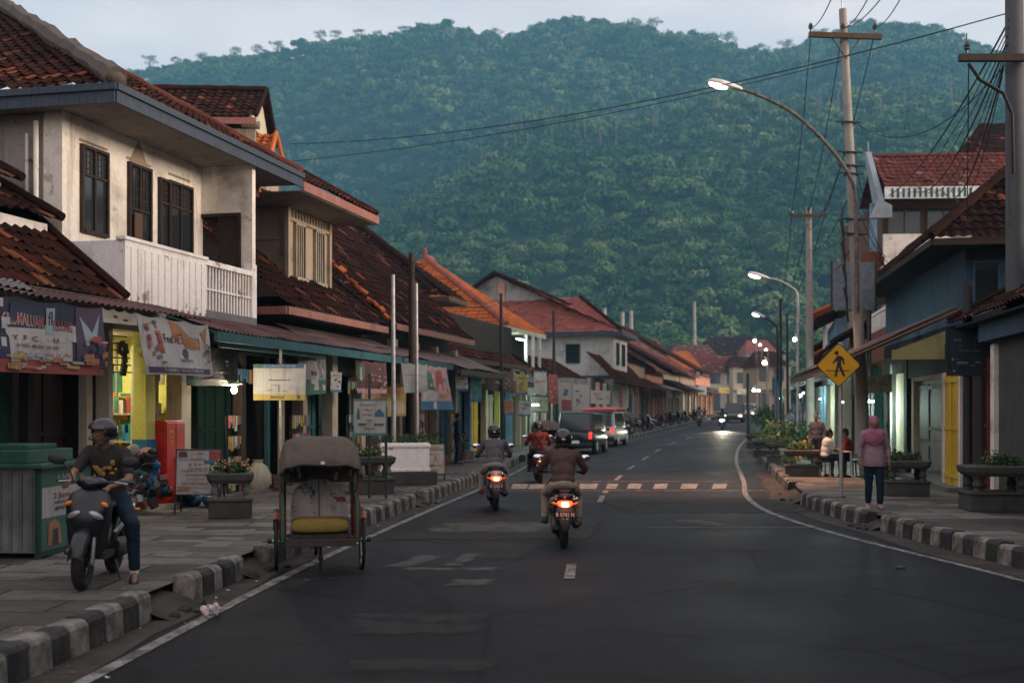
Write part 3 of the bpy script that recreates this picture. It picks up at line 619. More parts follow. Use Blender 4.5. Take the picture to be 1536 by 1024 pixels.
mb = MB(); corrug(mb, (2.5,-.75,3.475), (4.6,-.75,3.475), (5.6,.3,3.76), (3.6,.3,3.76), .16, sheet=3); mb.build('patch_sheet', m_tin2, a, smooth=60)

# ---- U2: white two-storey house with balcony (local x = s - 19.72)
H = s_house('balcony_house', 'white two storey house with balcony, blue eaves board and clay tile roof', 19.72)
x0, x1 = .53, 5.31
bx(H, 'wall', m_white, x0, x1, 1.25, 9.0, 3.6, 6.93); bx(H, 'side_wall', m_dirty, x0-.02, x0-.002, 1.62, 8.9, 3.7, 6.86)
o = MB(); o.b2(x0-.09, x0-.003, 1.25, 1.6, 3.7, 6.86); o.tube([(x0-.12,1.72,3.8),(x0-.12,1.72,6.7)], .045, 8); o.tube([(x0-.11,1.0+.9,3.8),(x0-.11,1.9,6.5)], .03, 8); o.build('corner_pilaster', m_white, H, smooth=40)
o = MB(); o.b2(5.25, 5.40, .12, .37, 3.6, 6.93); o.b2(5.25, 5.40, .37, 1.25, 5.9, 6.93); o.build('wing_wall', m_white, H, bevel=.006)
o = MB(); o.b2(5.22, 5.43, .365, .43, 3.7, 5.9); o.b2(5.22, 5.43, .43, 1.24, 5.84, 5.9); o.b2(5.28,5.36,.43,.85,3.7,5.84); o.b2(5.30, 5.34, .85, .9, 3.7, 5.84); o.build('doorway_frame', m_wood, H)
window(H, .99, 1.70, 4.97, 6.36, 1.25, cols=2, rows=(.68,)); window(H, 3.56, 3.85, 4.98, 6.28, 1.25, cols=1, rows=(.68,)); window(H, 3.93, 4.75, 4.95, 6.30, 1.25, cols=2, rows=(.68,))
[MB().b2(xx-.42,xx+.42,1.235,1.249,6.46,6.50).build('lintel_ledge', m_beige, H) for xx in (1.35,2.82,4.34)]; o = MB(); o.prism([(2.5,1.245,6.45),(3.14,1.245,6.45),(2.82,1.245,6.85)], (0,-.012,0)); o.build('pediment', plaster('stained_lintel', (.36,.28,.20), (.10,.07,.05), .6), H)
d = window(H, 2.48, 3.16, 3.75, 6.36, 1.25, cols=2, rows=(.38,.7), name='balcony_door'); o = MB(); o.b2(2.52,2.78,1.14,1.17,3.78,5.5); o.build('door_leaf', m_wood2, d)
o = MB(); o.b2(.45, 5.38, .1, 1.25, 3.45, 3.68); o.build('balcony_floor', m_grey, H)
o = MB(); o.b2(.46, 3.25, .10, .22, 3.46, 4.68); o.b2(.46, .58, .22, 1.24, 3.46, 4.68); o.b2(.42, 3.29, .07, .25, 4.68, 4.74)
for k in range(12): q = .62 + k*.22; o.b2(q, q+.11, .075, .10, 3.62, 4.58)
bal = o.build('parapet', m_white2, H, bevel=.006)
o = MB()
for k in range(15): o.tube([(3.36+k*.127,.16,3.76),(3.36+k*.127,.16,4.6)], .026, 6)
o.b2(3.25, 5.25, .10, .22, 4.6, 4.70); o.b2(3.25,5.25,.12,.2,4.14,4.17); o.build('baluster', m_white2, H)
bx(H, 'edge_beam', m_tin2, 3.25, 5.38, .085, .2, 3.40, 3.76); pillar(H, 5.30, .09, .2, 3.3, 4.85, m_white2, 'end_post')
# roof: camera-facing hip face, street face, boards
ez, tp = 7.10, .56; xe = 7.48
mb = MB(); tiles(mb, (0,0,ez), (xe,0,ez), (xe+.4,7.9,ez+7.9*tp), (7.9,7.9,ez+7.9*tp), tw=.24, tl=.29)
tiles(mb, (0,0,ez), (0,15.8,ez), (7.9,7.9,ez+7.9*tp), (7.88,7.88,ez+7.9*tp), tw=.24, tl=.29)
mb.mi = 1; P = [(-.02+7.9*k/24, -.02+7.9*k/24, ez+.09+7.9*tp*k/24+R.uniform(-.02,.03)) for k in range(25)]; mb.tube(P, [.17+R.uniform(-.02,.04) for _ in P], 7); mb.mi = 2; cap_line(mb, [(xe,0,ez+.07),(xe+.4,7.9,ez+7.9*tp+.07)], .08)
mb.mi = 1; mb.ell((.05,.05,ez+.10), (.20,.20,.13), 9, 6); mb.build('roof', [m_tile, m_ridge, m_tiler], H, smooth=50)
o = MB(); o.add([(.02,.02,6.86),(xe,.02,6.86),(xe,2,6.86),(.02,2,6.86),(.02,9,6.86),(.6,9,6.86),(.6,2,6.86)], [(0,1,2,3),(3,2,6),(3,6,5,4)]); o.build('soffit', m_soffit, H)
fasc(H, [(xe,0,6.80),(0,0,6.80),(0,9,6.80)], .30, .035, m_fascia); fasc(H, [(xe,-.045,7.0),(-.04,-.045,7.0),(-.04,9,7.0)], .11, .04, m_fascia, 'gutter_board')
bx(H, 'beam', m_pfascia, 5.4, 7.45, 1.0, 1.15, 6.62, 6.86)
# ground floor shop, lit
c_goods0 = plain('packet_red', (.30,.04,.03), .6)
sh = s_house('lit_shop', 'yellow lit shop under the white balcony, crowded with goods', 19.72, 'shop')
bx(sh, 'back_wall', m_yellow, .1, 2.6, 2.6, 2.75, .2, 3.4); bx(sh, 'side_wall', m_lime, 2.55, 2.68, .4, 2.6, .2, 3.4); bx(sh, 'side_wall', m_lime, 0.0, .1, .4, 2.6, .2, 3.4)
bx(sh, 'ceiling', m_cream, .1, 2.55, .1, 2.6, 3.2, 3.3); bx(sh, 'floor', m_cream, -.05, 2.75, -.15, 2.6, .2, .29)
pillar(sh, 1.20, .06, .30, .29, 3.2, m_lime, foot=(1.1, m_bluep), dp=.25); pillar(sh, 2.42, .06, .36, .29, 3.2, m_cream, dp=.3); pillar(sh, -.02, .06, .12, .29, 3.2, m_cream, dp=.3)
o = MB(); o.b2(1.36, 2.23, .5, .54, .29, 3.0); o.build('glass_cabinet', plaster('shop_panel', (.50,.47,.40), (.2,.18,.12), .6), sh)
mb = MB(); rr = random.Random(3)
for k in range(34):
    u, v = rr.uniform(.2,2.4), rr.uniform(1.0,2.9); mb.mi = rr.randrange(4); wd, ht = rr.uniform(.10,.32), rr.uniform(.12,.4); mb.b2(u, u+wd, 2.578-.003*k/10, 2.598, v, v+ht)
for k in range(16):
    u, v = rr.uniform(1.4,2.05), rr.uniform(1.5,2.8); mb.mi = rr.randrange(4); mb.b2(u, u+rr.uniform(.08,.25), .478-.002*k, .499, v, v+rr.uniform(.1,.35))
mb.build('poster', [m_orange, m_cream, m_greenp, m_red], sh)
mb = MB()
for k in range(26):
    u, v = rr.uniform(.5,2.4), rr.uniform(.9,2.8); mb.mi = rr.randrange(4); mb.b2(2.535-.002*k/10, 2.549, u, u+rr.uniform(.12,.4), v, v+rr.uniform(.12,.45))
for q in (.9,1.5,2.1): mb.mi = 1; mb.b2(2.51,2.55,q,q+.04,.3,3.1)
mb.build('wall_print', [m_orange, m_ltwood, m_greenp, m_yellow], sh)
mb = MB()
for zz in (.8,1.3,1.8): mb.b2(2.2,2.53,.5,2.4,zz,zz+.03)
for k in range(40): mb.mi = 1 + rr.randrange(4); q = rr.uniform(.5,2.3); zz = rr.choice((.3,.83,1.33,1.83)); mb.b2(2.22,2.45,q,q+rr.uniform(.06,.16),zz,zz+rr.uniform(.12,.34))
mb.build('shelf', [m_ltwood, c_goods0, m_cream, m_bluep, m_greenp], sh)
mb = MB()
for zz in (1.2,1.7,2.2): mb.b2(.12, 1.0, 2.2, 2.57, zz, zz+.03)
for k in range(26): mb.mi = 1 + rr.randrange(4); q = rr.uniform(.15,.95); zz = rr.choice((.3,1.23,1.73,2.23)); mb.b2(q, q+.09, 2.25, 2.45, zz, zz+rr.uniform(.15,.35))
mb.build('shelf', [m_ltwood, m_red, m_cream, m_bluep, m_greenp], sh)
mb = MB()
for k in range(6): mb.tube([(.1,.3,2.5+.12*k),(1.0,.3+.02*k,2.52+.12*k)], .012, 5)
for k in range(14):
    q = rr.uniform(.12,.98); zz = rr.uniform(2.45,3.05); mb.box((q,.35,zz), (rr.uniform(.05,.2),.04,rr.uniform(.04,.2)), (0,rr.uniform(-.4,.4),0))
mb.build('hanging_rack', m_blackm, sh, smooth=50)
mb = MB(); mb.b2(.3,1.6,1.2,1.26,3.1,3.16); mb.build('ceiling_light', emis('tube_light', (1,.95,.78), 14), sh)
ll = bpy.data.lights.new('shop_light', 'AREA'); ll.energy = 30; ll.color = (1,.90,.58); ll.shape = 'RECTANGLE'; ll.size = 1.3; ll.size_y = .3; lo = bpy.data.objects.new('shop_light', ll); COL.objects.link(lo); lo.parent = sh; lo.location = (1.1,1.2,3.05)
rc = thing('red_cabinet', 'tall bright red metal cabinet with two doors before the lit shop', 'cabinet', S(21.4,-.12,.29), math.atan2(1,SL)); o = MB(); o.b2(-.32,.32,0,.35,.0,1.42); o.build('body', m_red, rc, bevel=.01)
for sg in (-1,1):
    o = MB(); o.b2(sg*.162-.15, sg*.162+.15, -.025, -.002, .04, 1.38); dd = o.build('door', m_red, rc, bevel=.006)
    o = MB(); o.tube([(sg*.04,-.05,.6),(sg*.04,-.05,.8)], .012, 6); o.build('handle', m_steel, dd)
o = MB(); [o.box((-.17+.05*math.cos(k), -.029, 1.14+.1*math.sin(k*2.1)), (.03,.006,.05), (0,k,0)) for k in range(6)]; o.build('emblem', m_yellow, rc)
c_goods = plain('goods_red', (.20,.03,.025), .6)
mb = MB()
for k in range(60):
    mb.mi = (0,0,1,0,2,3,4)[rr.randrange(7)]; zc = rr.uniform(.03,.95); w_ = .5*(1-.5*zc); c_ = (.15+rr.uniform(-w_,w_), rr.uniform(-.25,.25)*(1-.5*zc), zc)
    if rr.random() < .5: mb.box(c_, (rr.uniform(.05,.2), rr.uniform(.05,.2), rr.uniform(.04,.2)), (rr.uniform(-.5,.5), rr.uniform(-.5,.5), rr.random()*3))
    else: mb.ell(c_, (rr.uniform(.03,.12), rr.uniform(.03,.1), rr.uniform(.02,.12)), 7, 5, (rr.random()*2, rr.random()*2, rr.random()*3))
o = mb.build('goods_pile', [m_blackm, m_bluep, plain('cloth_pink', (.22,.08,.09), .8), plain('cloth_white', (.34,.33,.31), .8), c_goods], loc=S(20.1,-.1,.28), smooth=60); tag(o, 'heap of bundled goods and bags at the entrance of the lit shop', 'goods')
mb = MB()
for k in range(14): mb.ell((rr.uniform(-.45,.45), rr.uniform(-.25,.25), rr.uniform(.05,.3)), (rr.uniform(.12,.25), rr.uniform(.1,.2), rr.uniform(.06,.16)), 9, 6, (rr.random()*.5, rr.random()*.5, rr.random()*3))
o = mb.build('tarpaulin', plain('blue_tarp', (.02,.07,.16), .5, 0, .4), loc=S(21.75,-.25,.22), smooth=60); tag(o, 'crumpled dark blue tarpaulin on the ground right of the red cabinet', 'tarpaulin')

# ---- dark shop with bulb below the balcony's far end, and U3
dk = s_house('bulb_shop', 'dark open shop with a bare glowing bulb, right of the yellow lit shop', 22.4, 'shop')
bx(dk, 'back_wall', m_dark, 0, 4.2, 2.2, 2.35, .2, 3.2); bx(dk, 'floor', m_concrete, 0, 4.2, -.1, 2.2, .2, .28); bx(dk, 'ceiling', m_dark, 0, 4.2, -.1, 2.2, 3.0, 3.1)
folding(dk, .2, 1.6, .28, 2.7, 1.5, m_wood, 5); folding(dk, 2.3, 3.7, .28, 2.7, 1.2, m_green, 6)
pillar(dk, 2.05, .05, .2, .28, 3.1, m_wood); pillar(dk, 3.95, .05, .12, .28, 3.1, m_beige); pillar(dk, 3.55, .2, .1, .28, 3.0, m_teal)
bx(dk, 'lintel', m_teal, -.4, 4.4, -.72, -.62, 3.0, 3.22)
mb = MB(); mb.tube([(.9,-.3,2.9),(.9,-.3,2.36)], .008, 5); b = mb.build('bulb_cord', m_blackm, dk); mb = MB(); mb.lathe([(.02,0),(.15,-.03),(.16,-.045),(.03,-.05),(.02,-.08)][::-1], (.9,-.3,2.42), 14); mb.build('bulb_shade', m_ltwood, b)
mb = MB(); mb.ell((.9,-.3,2.27), (.052,.052,.075), 12, 9); mb.build('bulb', emis('bulb_glow', (1,.90,.62), 60), b, smooth=180)
ll = bpy.data.lights.new('bulb_light', 'POINT'); ll.energy = 26; ll.color = (1,.84,.58); ll.shadow_soft_size = .06; lo = bpy.data.objects.new('bulb_light', ll); COL.objects.link(lo); lo.parent = dk; lo.location = (.9,-.42,2.24)

H = s_house('beige_house', 'weathered beige house with louvred upper windows and pink eaves board', 26.4)
bx(H, 'wall', m_beige, 2.6, 5.2, 1.14, 6, 4.6, 6.72); bx(H, 'wall', m_dark, 0.05, 9.8, 2.2, 6.0, .2, 4.4)
o = MB(); o.b2(2.56, 2.6, 1.2, 5.6, 5.95, 6.02); o.b2(2.565,2.6,2.3,2.36,4.6,6.7); o.b2(2.56,5.24,1.08,1.14,6.42,6.5); o.b2(2.5,2.62,1.06,1.16,4.6,6.72); o.b2(5.1,5.24,1.06,1.14,4.6,6.72); o.build('trim', m_beige, H)
for xa, xb in ((3.0,3.5),(4.22,4.72)):
    f = MB(); f.b2(xa-.06, xa, 1.05, 1.14, 5.1, 6.4); f.b2(xb, xb+.06, 1.05, 1.14, 5.1, 6.4); f.b2(xa-.1, xb+.1, 1.0, 1.14, 5.0, 5.1); f.b2(xa-.06, xb+.06, 1.05, 1.14, 6.36, 6.42)
    for k in range(1,4): q = xa + (xb-xa)*k/4; f.b2(q-.02, q+.02, 1.06, 1.12, 5.1, 6.36)
    f = f.build('window', m_ltwood, H); MB().b2(xa, xb, 1.125, 1.138, 5.1, 6.36).build('pane', m_glass, f)
o = MB()
for k in range(14): q = 2.7 + k*.18; o.b2(q, q+.02, 1.10, 1.14, 6.5, 6.72)
o.build('slat_vent', m_ltwood, H)
mb = MB(); tiles(mb, (.75,0,6.98), (5.75,0,6.98), (5.75,6,6.98+6*.56), (.75,6,6.98+6*.56)); cap_line(mb, [(5.75,0,7.04),(5.75,6,7.04+6*.56)], .08)
mb.mi = 1; tiles(mb, (0,0,4.16), (6.55,0,4.16), (6.55,1.16,5.09), (0,1.16,5.09)); tiles(mb, (0,1.16,5.09), (2.62,1.16,5.09), (2.62,3.2,6.72), (0,3.2,6.72)); tiles(mb, (5.2,1.16,5.09), (6.55,1.16,5.09), (6.55,3.2,6.72), (5.2,3.2,6.72)); cap_line(mb, [(6.55,0,4.22),(6.55,3.2,6.78)], .07)
mb.build('roof', [m_tile, m_tile2], H, smooth=50)
fasc(H, [(5.75,0,6.74),(.8,0,6.74)], .2, .05, m_pfascia); fasc(H, [(6.5,0,3.95),(0,0,3.95),(0,2,3.95)], .17, .05, m_pfascia, 'lower_fascia')
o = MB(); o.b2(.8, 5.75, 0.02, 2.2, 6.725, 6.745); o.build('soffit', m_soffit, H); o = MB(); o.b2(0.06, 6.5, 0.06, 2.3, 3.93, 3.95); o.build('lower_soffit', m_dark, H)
for x, mm, w_ in ((1.25,m_beige,.24),(3.05,m_cream,.34),(5.0,m_cream,.30),(6.3,m_grey,.3),(8.0,m_beige,.22)): pillar(H, x, .1, w_, .2, 3.3, mm, dp=.28)
folding(H, 1.5, 2.8, .28, 2.75, .55, m_teal, 6); folding(H, 3.4, 4.7, .28, 2.75, .7, m_green, 6); folding(H, 5.2, 6.1, .28, 2.75, .6, m_gwood, 5); folding(H, 6.5, 7.8, .28, 2.75, .7, m_wood2, 6); folding(H, 8.2, 9.7, .28, 2.75, .6, m_wood, 6)
bx(H, 'lintel', m_dark, 0, 9.8, .3, .6, 2.75, 3.4); bx(H, 'floor', m_concrete, 0, 9.9, -.1, 2.2, .2, .28)
a = lean_awning(H, -4.9, 9.9, -.9, 3.28, .3, 3.66, m_tin, m_teal)
mb = MB(); corrug(mb, (.2,-.3,3.50), (6.4,-.3,3.48), (6.4,.35,3.74), (.2,.35,3.76), .2, sheet=1.1); mb.build('patch_sheet', m_tin3, a, smooth=60)

# ---- rear house with gabled dormer roof behind the balcony house
P = at(322, 618, 37.5); H = thing('rear_house', 'brown tiled house rising behind the balcony house, its ridge running across', 'house', (P.x,P.y,0), .05)
bx(H, 'wall', m_beige, -1.7, 1.35, .3, 4.5, 0, 10.1); zr, ze = 12.1, 10.75
mb = MB(); tiles(mb, (-2.1,-1.4,ze), (1.5,-1.4,ze), (1.45,0.75,zr), (-2.1,0.75,zr)); tiles(mb, (1.5,2.9,ze), (-2.1,2.9,ze), (-2.1,.75,zr), (1.45,.75,zr)); cap_line(mb, [(-2.1,.75,zr+.06),(1.5,.75,zr+.06)], .09); cap_line(mb, [(1.5,-1.4,ze+.05),(1.5,.75,zr+.05),(1.5,2.9,ze+.05)], .07)
mb.mi = 1; tiles(mb, (1.1,-1.9,9.35), (2.0,-1.9,9.35), (1.9,.0,10.55), (1.1,.0,10.55)); cap_line(mb, [(2.0,-1.9,9.4),(1.9,0,10.6),(2.05,1.6,9.4)], .07); mb.build('roof', [m_tile, m_tileo], H, smooth=50)
mb = MB(); mb.prism([(1.3,-1.25,ze-.1),(1.3,2.75,ze-.1),(1.3,.75,zr-.1)], (-.08,0,0)); mb.prism([(1.8,-1.6,9.2),(1.8,1.4,9.2),(1.8,0,10.4)], (-.6,0,0)); mb.build('gable_wall', m_cream, H)
fasc(H, [(-2.1,-1.4,ze-.22),(1.5,-1.4,ze-.22)], .2, .05, m_pfascia); mb = MB(); mb.tube([(1.0,-.9,ze-.1),(1.55,-.9,ze-.15)], .12, 8); mb.b2(-.5,1.4,-.9,-.7,9.9,10.5); mb.build('bracket', m_ltwood, H)

# ---- U4: single storey with steep broken-edged tile roof
H = s_house('steep_roof_shop', 'long shop with steep mossy tile roof and broken orange verge, beyond the beige house', 33.4, 'shop')
bx(H, 'wall', m_dark, 0, 8.6, .9, 6.5, .2, 4.3)
mb = MB(); tiles(mb, (.2,0,4.32), (8.4,0,4.32), (8.4,4.2,8.2), (.2,4.2,8.2)); tiles(mb, (8.4,8.4,4.3), (.2,8.4,4.3), (.2,4.2,8.2), (8.4,4.2,8.2), res=2)
mb.mi = 1
for k in range(26): q = k/25; mb.box((.16+R.uniform(-.06,.06), 4.1*q+.05, 4.36+3.8*q+R.uniform(-.05,.05)), (.26,.22,.06), (.75+R.uniform(-.2,.2),R.uniform(-.3,.3),R.uniform(-.3,.3)))
mb.build('roof', [m_tile2, m_tileo], H, smooth=50)
mb = MB(); mb.add([(.3,.4,4.3),(.3,8,4.3),(.3,4.2,7.9),(.3,.6,4.5)], [(0,1,2,3)])
for k in range(11): q = .1 + .85*k/10; mb.ell((.24, 4.0*q+.2, 4.1+3.75*q-.12), (.10,.14,.2), 7, 5)
mb.build('gable_wall', m_grey, H, smooth=40); fasc(H, [(8.4,0,4.1),(.2,0,4.1)], .17, .05, m_pfascia)
for x, mm in ((1.2,m_beige),(3.2,m_pink),(5.2,m_beige),(7.4,m_cream)): pillar(H, x, .3, .25, .2, 3.9, mm)
folding(H, .3, 1.0, .28, 2.7, .6, m_wood2, 4); folding(H, 1.5, 3.0, .28, 2.7, .7, m_wood, 6); folding(H, 3.4, 5.0, .28, 2.7, .6, m_pfascia, 6); folding(H, 5.5, 7.2, .28, 2.7, .6, m_bluewood, 6); folding(H, 7.6, 8.5, .28, 2.7, .7, m_wood2, 4)
lean_awning(H, 3.0, 8.6, -1.1, 3.15, .5, 3.75, m_tin3, m_wood)

# ---- U5 two storey hip roof + long lower roof
H = house('hip_roof_house', 'dark brown house with a two tier tile roof, left of the bright orange roof', -2.3, 43, .275)
bx(H, 'wall', m_dark, .3, 12.2, 1.0, 8, .2, 5.7); bx(H, 'upper_wall', m_beige, .8, 2.0, 1.1, 9, 4.2, 5.9)
mb = MB(); e, p_ = 6.02, .62; tiles(mb, (0,0,e), (0,12,e), (6,6,e+6*p_), (5.98,5.98,e+6*p_), res=3); tiles(mb, (0,0,e), (2.2,0,e), (6.6,6,e+6*p_), (6,6,e+6*p_), res=3); cap_line(mb, [(0,0,e+.07),(6,6,e+6*p_+.07)], .12)
mb.mi = 1; tiles(mb, (0.4,.3,3.98), (12.4,.3,3.98), (12.4,4.6,6.7), (0.4,4.6,6.7), res=3); cap_line(mb, [(.4,.3,4.02),(.4,3.0,5.75)], .11); cap_line(mb, [(12.4,.3,4.02),(12.4,4.6,6.75)], .09)
mb.build('roof', [m_tile2, m_tile], H, smooth=50); fasc(H, [(2.2,0,e-.2),(0,0,e-.2),(0,9,e-.2)], .18, .05, m_wood2); o = MB(); o.b2(.02,2.2,.02,1.2,e-.21,e-.19); o.build('soffit', m_soffit, H)
fasc(H, [(12.4,.3,3.76),(.4,.3,3.76)], .2, .05, m_wood)
for x, mm in ((.6,m_beige),(2.4,m_cream),(4.4,m_bluew),(6.6,m_cream),(8.6,m_lime),(10.4,m_bluew),(12.0,m_cream)): pillar(H, x, .5, .25, .2, 3.7, mm)
for x, mm in ((.8,m_wood2),(2.6,m_bluewood),(4.7,m_yellow),(6.9,m_ltwood),(8.9,m_green),(10.6,m_gwood)): folding(H, x, x+1.5, .28, 2.6, .8, mm, 5)
lean_awning(H, .6, 12.3, -.75, 3.12, .8, 3.62, m_tin3, m_wood); bx(H, 'floor', m_concrete, .2, 12.3, .1, 1, .2, .28)

# ---- U6 orange hip roof
H = house('orange_roof_house', 'house with bright orange hipped tile roof, white posts and a tube lamp under the eaves', -.24, 55, .28)
e, p_ = 5.72, .65; bx(H, 'wall', m_beige, .8, 7, .9, 10, .2, 5.5); bx(H, 'shop_wall', m_grey, 7, 14, 1.2, 6, .2, 4.3); bx(H, 'opening_shade', m_dark, .9, 6.5, .85, .9, 3.9, 5.45)  # thin dark sheet on the wall paints the shade of the upper opening
mb = MB(); tiles(mb, (0,0,e), (0,12.4,e), (6.2,6.2,e+6.2*p_), (6.18,6.18,e+6.2*p_), tw=.3, tl=.36); tiles(mb, (0,0,e), (7.2,0,e), (7.4,6.2,e+6.2*p_), (6.2,6.2,e+6.2*p_), tw=.3, tl=.36)
mb.mi = 1; cap_line(mb, [(0,0,e+.08),(6.2,6.2,e+6.2*p_+.08),(7.4,6.2,e+6.2*p_+.08)], .14); mb.ell((6.2,6.2,e+6.2*p_+.3), (.13,.13,.28), 8, 6)
mb.mi = 2; tiles(mb, (.5,-.7,3.55), (14.2,-.7,3.6), (14.2,1.3,4.75), (.5,1.3,4.7), res=3); mb.build('roof', [m_tileo, m_tilep, m_tile], H, smooth=50)
fasc(H, [(7.2,0,e-.22),(0,0,e-.22),(0,9,e-.22)], .2, .05, m_cream); o = MB(); o.b2(.02,7.2,.02,1.2,e-.23,e-.21); o.build('soffit', m_soffit, H)
for x in (3.3,4.6,5.9): pillar(H, x, -.1, .14, 3.5, 5.5, m_white_paint, 'post')
for x, mm in ((1.0,m_cream),(3.2,m_white),(5.4,m_cream),(7.0,m_white),(9.3,m_cream),(11.6,m_white),(14,m_cream)): pillar(H, x, .5, .25, .2, 3.4, mm)
for x, mm in ((1.2,m_bluewood),(3.5,m_cream),(5.6,m_green),(7.4,m_ltwood),(9.7,m_wood2),(12,m_green)): folding(H, x, x+1.5, .28, 2.6, .8, mm, 5)
def tube_lamp(loc, L, rz, label, name='tube_lamp', e=12, col=(.72,1.0,.86), energy=40):
    t = thing(name, label, 'lamp', loc, rz, 'tube lamps along the shop fronts'); MB().box((0,0,.04), (L,.08,.05)).build('housing', m_white_paint, t); o = MB(); o.tube([(-L*.46,0,0),(L*.46,0,0)], .028, 8); o.build('tube', EM[e], t)
    if energy:
        ll = bpy.data.lights.new('tube_lamp_light', 'POINT'); ll.energy = energy; ll.color = col; ll.shadow_soft_size = .2; lo = bpy.data.objects.new('tube_lamp_light', ll); COL.objects.link(lo); lo.parent = t; lo.location = (0,0,-.15)
    return t
EM = {12: emis('tube_glow', (.66,1,.88), 22), 8: emis('lamp_glow', (.75,1,.92), 30), 6: emis('warm_glow', (1,.82,.5), 22)}
tube_lamp(at(780,509,57.3), 1.3, math.atan2(1,.28), 'tube lamp glowing under the eaves of the orange tiled roof', energy=45)

# ---- U7 white two-storey building with dutch gable
H = house('white_gable_house', 'white two storey building with grey gable and pinkish skirt roof beyond the orange roof', 6.35, 75, .27)
bx(H, 'wall', m_aged, 0, 5, 0, 12, .2, 6.35); o = MB(); o.b2(-.05,-.005,-.02,11,3.55,3.75); o.b2(-.04,5,-.05,-.005,3.55,3.75); o.build('ledge', m_fascia, H)
window(H, 1.0, 1.7, 4.5, 5.8, 0, m_green, cols=2); window(H, 3.0, 3.9, 4.5, 5.8, 0, m_green, cols=2); window(H, 2.2, 3.0, 4.6, 5.7, 0, m_green, cols=1, face='near')
mb = MB(); e = 6.5; tiles(mb, (-.7,-.6,e), (-.7,14,e), (2.2,11,e+2.4), (2.2,2.6,e+2.4), res=3, tw=.3); tiles(mb, (-.7,-.6,e), (5.4,-.6,e), (5.4,8.2,e+4.0), (2.2,8.2,e+4.0), res=3, tw=.3)
mb.mi = 1; tiles(mb, (1.4,13,e+1.2), (5.3,13,e+1.2), (5.3,8.2,e+4.0), (1.4,8.2,e+4.0), res=2, tw=.3); cap_line(mb, [(1.6,14,e+.4),(1.6,8.2,e+4.1),(1.6,0.2,e+.5)], .16); cap_line(mb, [(1.6,8.2,e+4.1),(5.4,8.2,e+4.1)], .13); cap_line(mb, [(-.7,-.6,e+.06),(2.2,2.6,e+2.46)], .12)
mb.build('roof', [m_tilep, m_tile2], H, smooth=50); mb = MB(); mb.prism([(2.0,2.2,e+1.4),(2.0,13.6,e+1.4),(2.0,8.2,e+3.9)], (.2,0,0)); mb.build('gable_wall', m_grey, H); mb = MB(); mb.b2(1.9,1.99,7.6,8.0,e+2.2,e+3.4); mb.build('gable_pilaster', m_pink, H)
fasc(H, [(5.4,-.6,e-.28),(-.7,-.6,e-.28),(-.7,13,e-.28)], .26, .05, m_fascia); o = MB(); o.b2(-.68,5.4,-.58,.02,e-.29,e-.27); o.b2(-.68,0,.02,13,e-.29,e-.27); o.build('soffit', m_soffit, H)
mb = MB(); tiles(mb, (-4.4,-.9,3.25), (9.3,-.9,3.1), (9.3,.9,4.9), (-4.4,.9,5.05), res=3); mb.build('lower_roof', m_tile, H, smooth=50)
for k in range(2, 9):
    x = -9 + 2.2*k; pillar(H, x, .0 if x < 0 else -.2, .22, .2, 3.2, (m_white, m_cream, m_pink)[k % 3]); 
    if k < 8: folding(H, x+.3, x+1.9, .28, 2.6, .55 if x < 0 else -.07, (m_ltwood, m_cream, m_green, m_gwood)[k % 4], 4)
bx(H, 'shop_wall', m_grey, -4.3, -.1, .6, 5, .2, 3.5)
# ---- far left row
def far_house(d, L, e, p_, dep, label, wm, tm, doors, awn, gable=True, setb=2.4, zfl=None):
    sl = (KL(d+L) - KL(d))/L; H = house('row_house', label, KL(d) - setb, d, sl, 'row houses along the far left side')
    Lx = L*math.hypot(1, sl)
    bx(H, 'wall', wm, .1, Lx-.05, .35, dep, .2, e-.15)
    mb = MB(); tiles(mb, (-.2,-.5,e-.2), (Lx+.2,-.5,e-.2), (Lx+.2,dep/2,e+p_*dep/2), (-.2,dep/2,e+p_*dep/2), res=2, tw=.34, tl=.4, amp=.035); tiles(mb, (Lx+.2,dep+.5,e-.2), (-.2,dep+.5,e-.2), (-.2,dep/2,e+p_*dep/2), (Lx+.2,dep/2,e+p_*dep/2), res=2, tw=.4, tl=.5); zz = e+p_*dep/2+.08
    cap_line(mb, [(-.2,-.5,e-.14),(-.2,dep/2,zz),(Lx+.2,dep/2,zz)], .13); mb.build('roof', tm, H, smooth=50)
    mb = MB(); mb.prism([(.1,0.2,e-.3),(.1,dep-.2,e-.3),(.1,dep/2,e+p_*dep/2-.25)], (.15,0,0)); mb.build('gable_wall', wm, H)
    k = max(2, int(Lx/2.2)); 
    for i in range(k+1): pillar(H, .15+(Lx-.3)*i/k, .0, .2, .2, 3.0, wm)
    for i in range(k): folding(H, .4+(Lx-.3)*i/k, .1+(Lx-.3)*(i+1)/k, .28, 2.5, .22, doors[i % len(doors)], 3)
    mb = MB(); A0 = 3.0
    if awn == 'tile': tiles(mb, (0,-1.5,A0), (Lx,-1.5,A0), (Lx,.3,A0+.95), (0,.3,A0+.95), res=2, tw=.34, tl=.4)
    else: corrug(mb, (0,-1.5,A0), (Lx,-1.5,A0), (Lx,.3,A0+.6), (0,.3,A0+.6), .3, .035, 1.6)
    mb.build('awning', tm if awn == 'tile' else awn, H, smooth=50); return H
far_house(84.5,10,5.2,.6,15,'tall gabled brown roof row house just beyond the white gable building', m_beige, m_tile, (m_wood2, m_ltwood, m_green), 'tile')
far_house(94.8,11,4.6,.6,15,'row house with brown tile roof and weathered tin awning, middle of the far left row', m_pink, m_tiler, (m_wood, m_cream, m_redw), m_tin3)
far_house(106.2,11,4.8,.58,17,'row house with low red brown roof near the far bend of the left row', m_cream, m_tile, (m_gwood, m_wood2), 'tile')
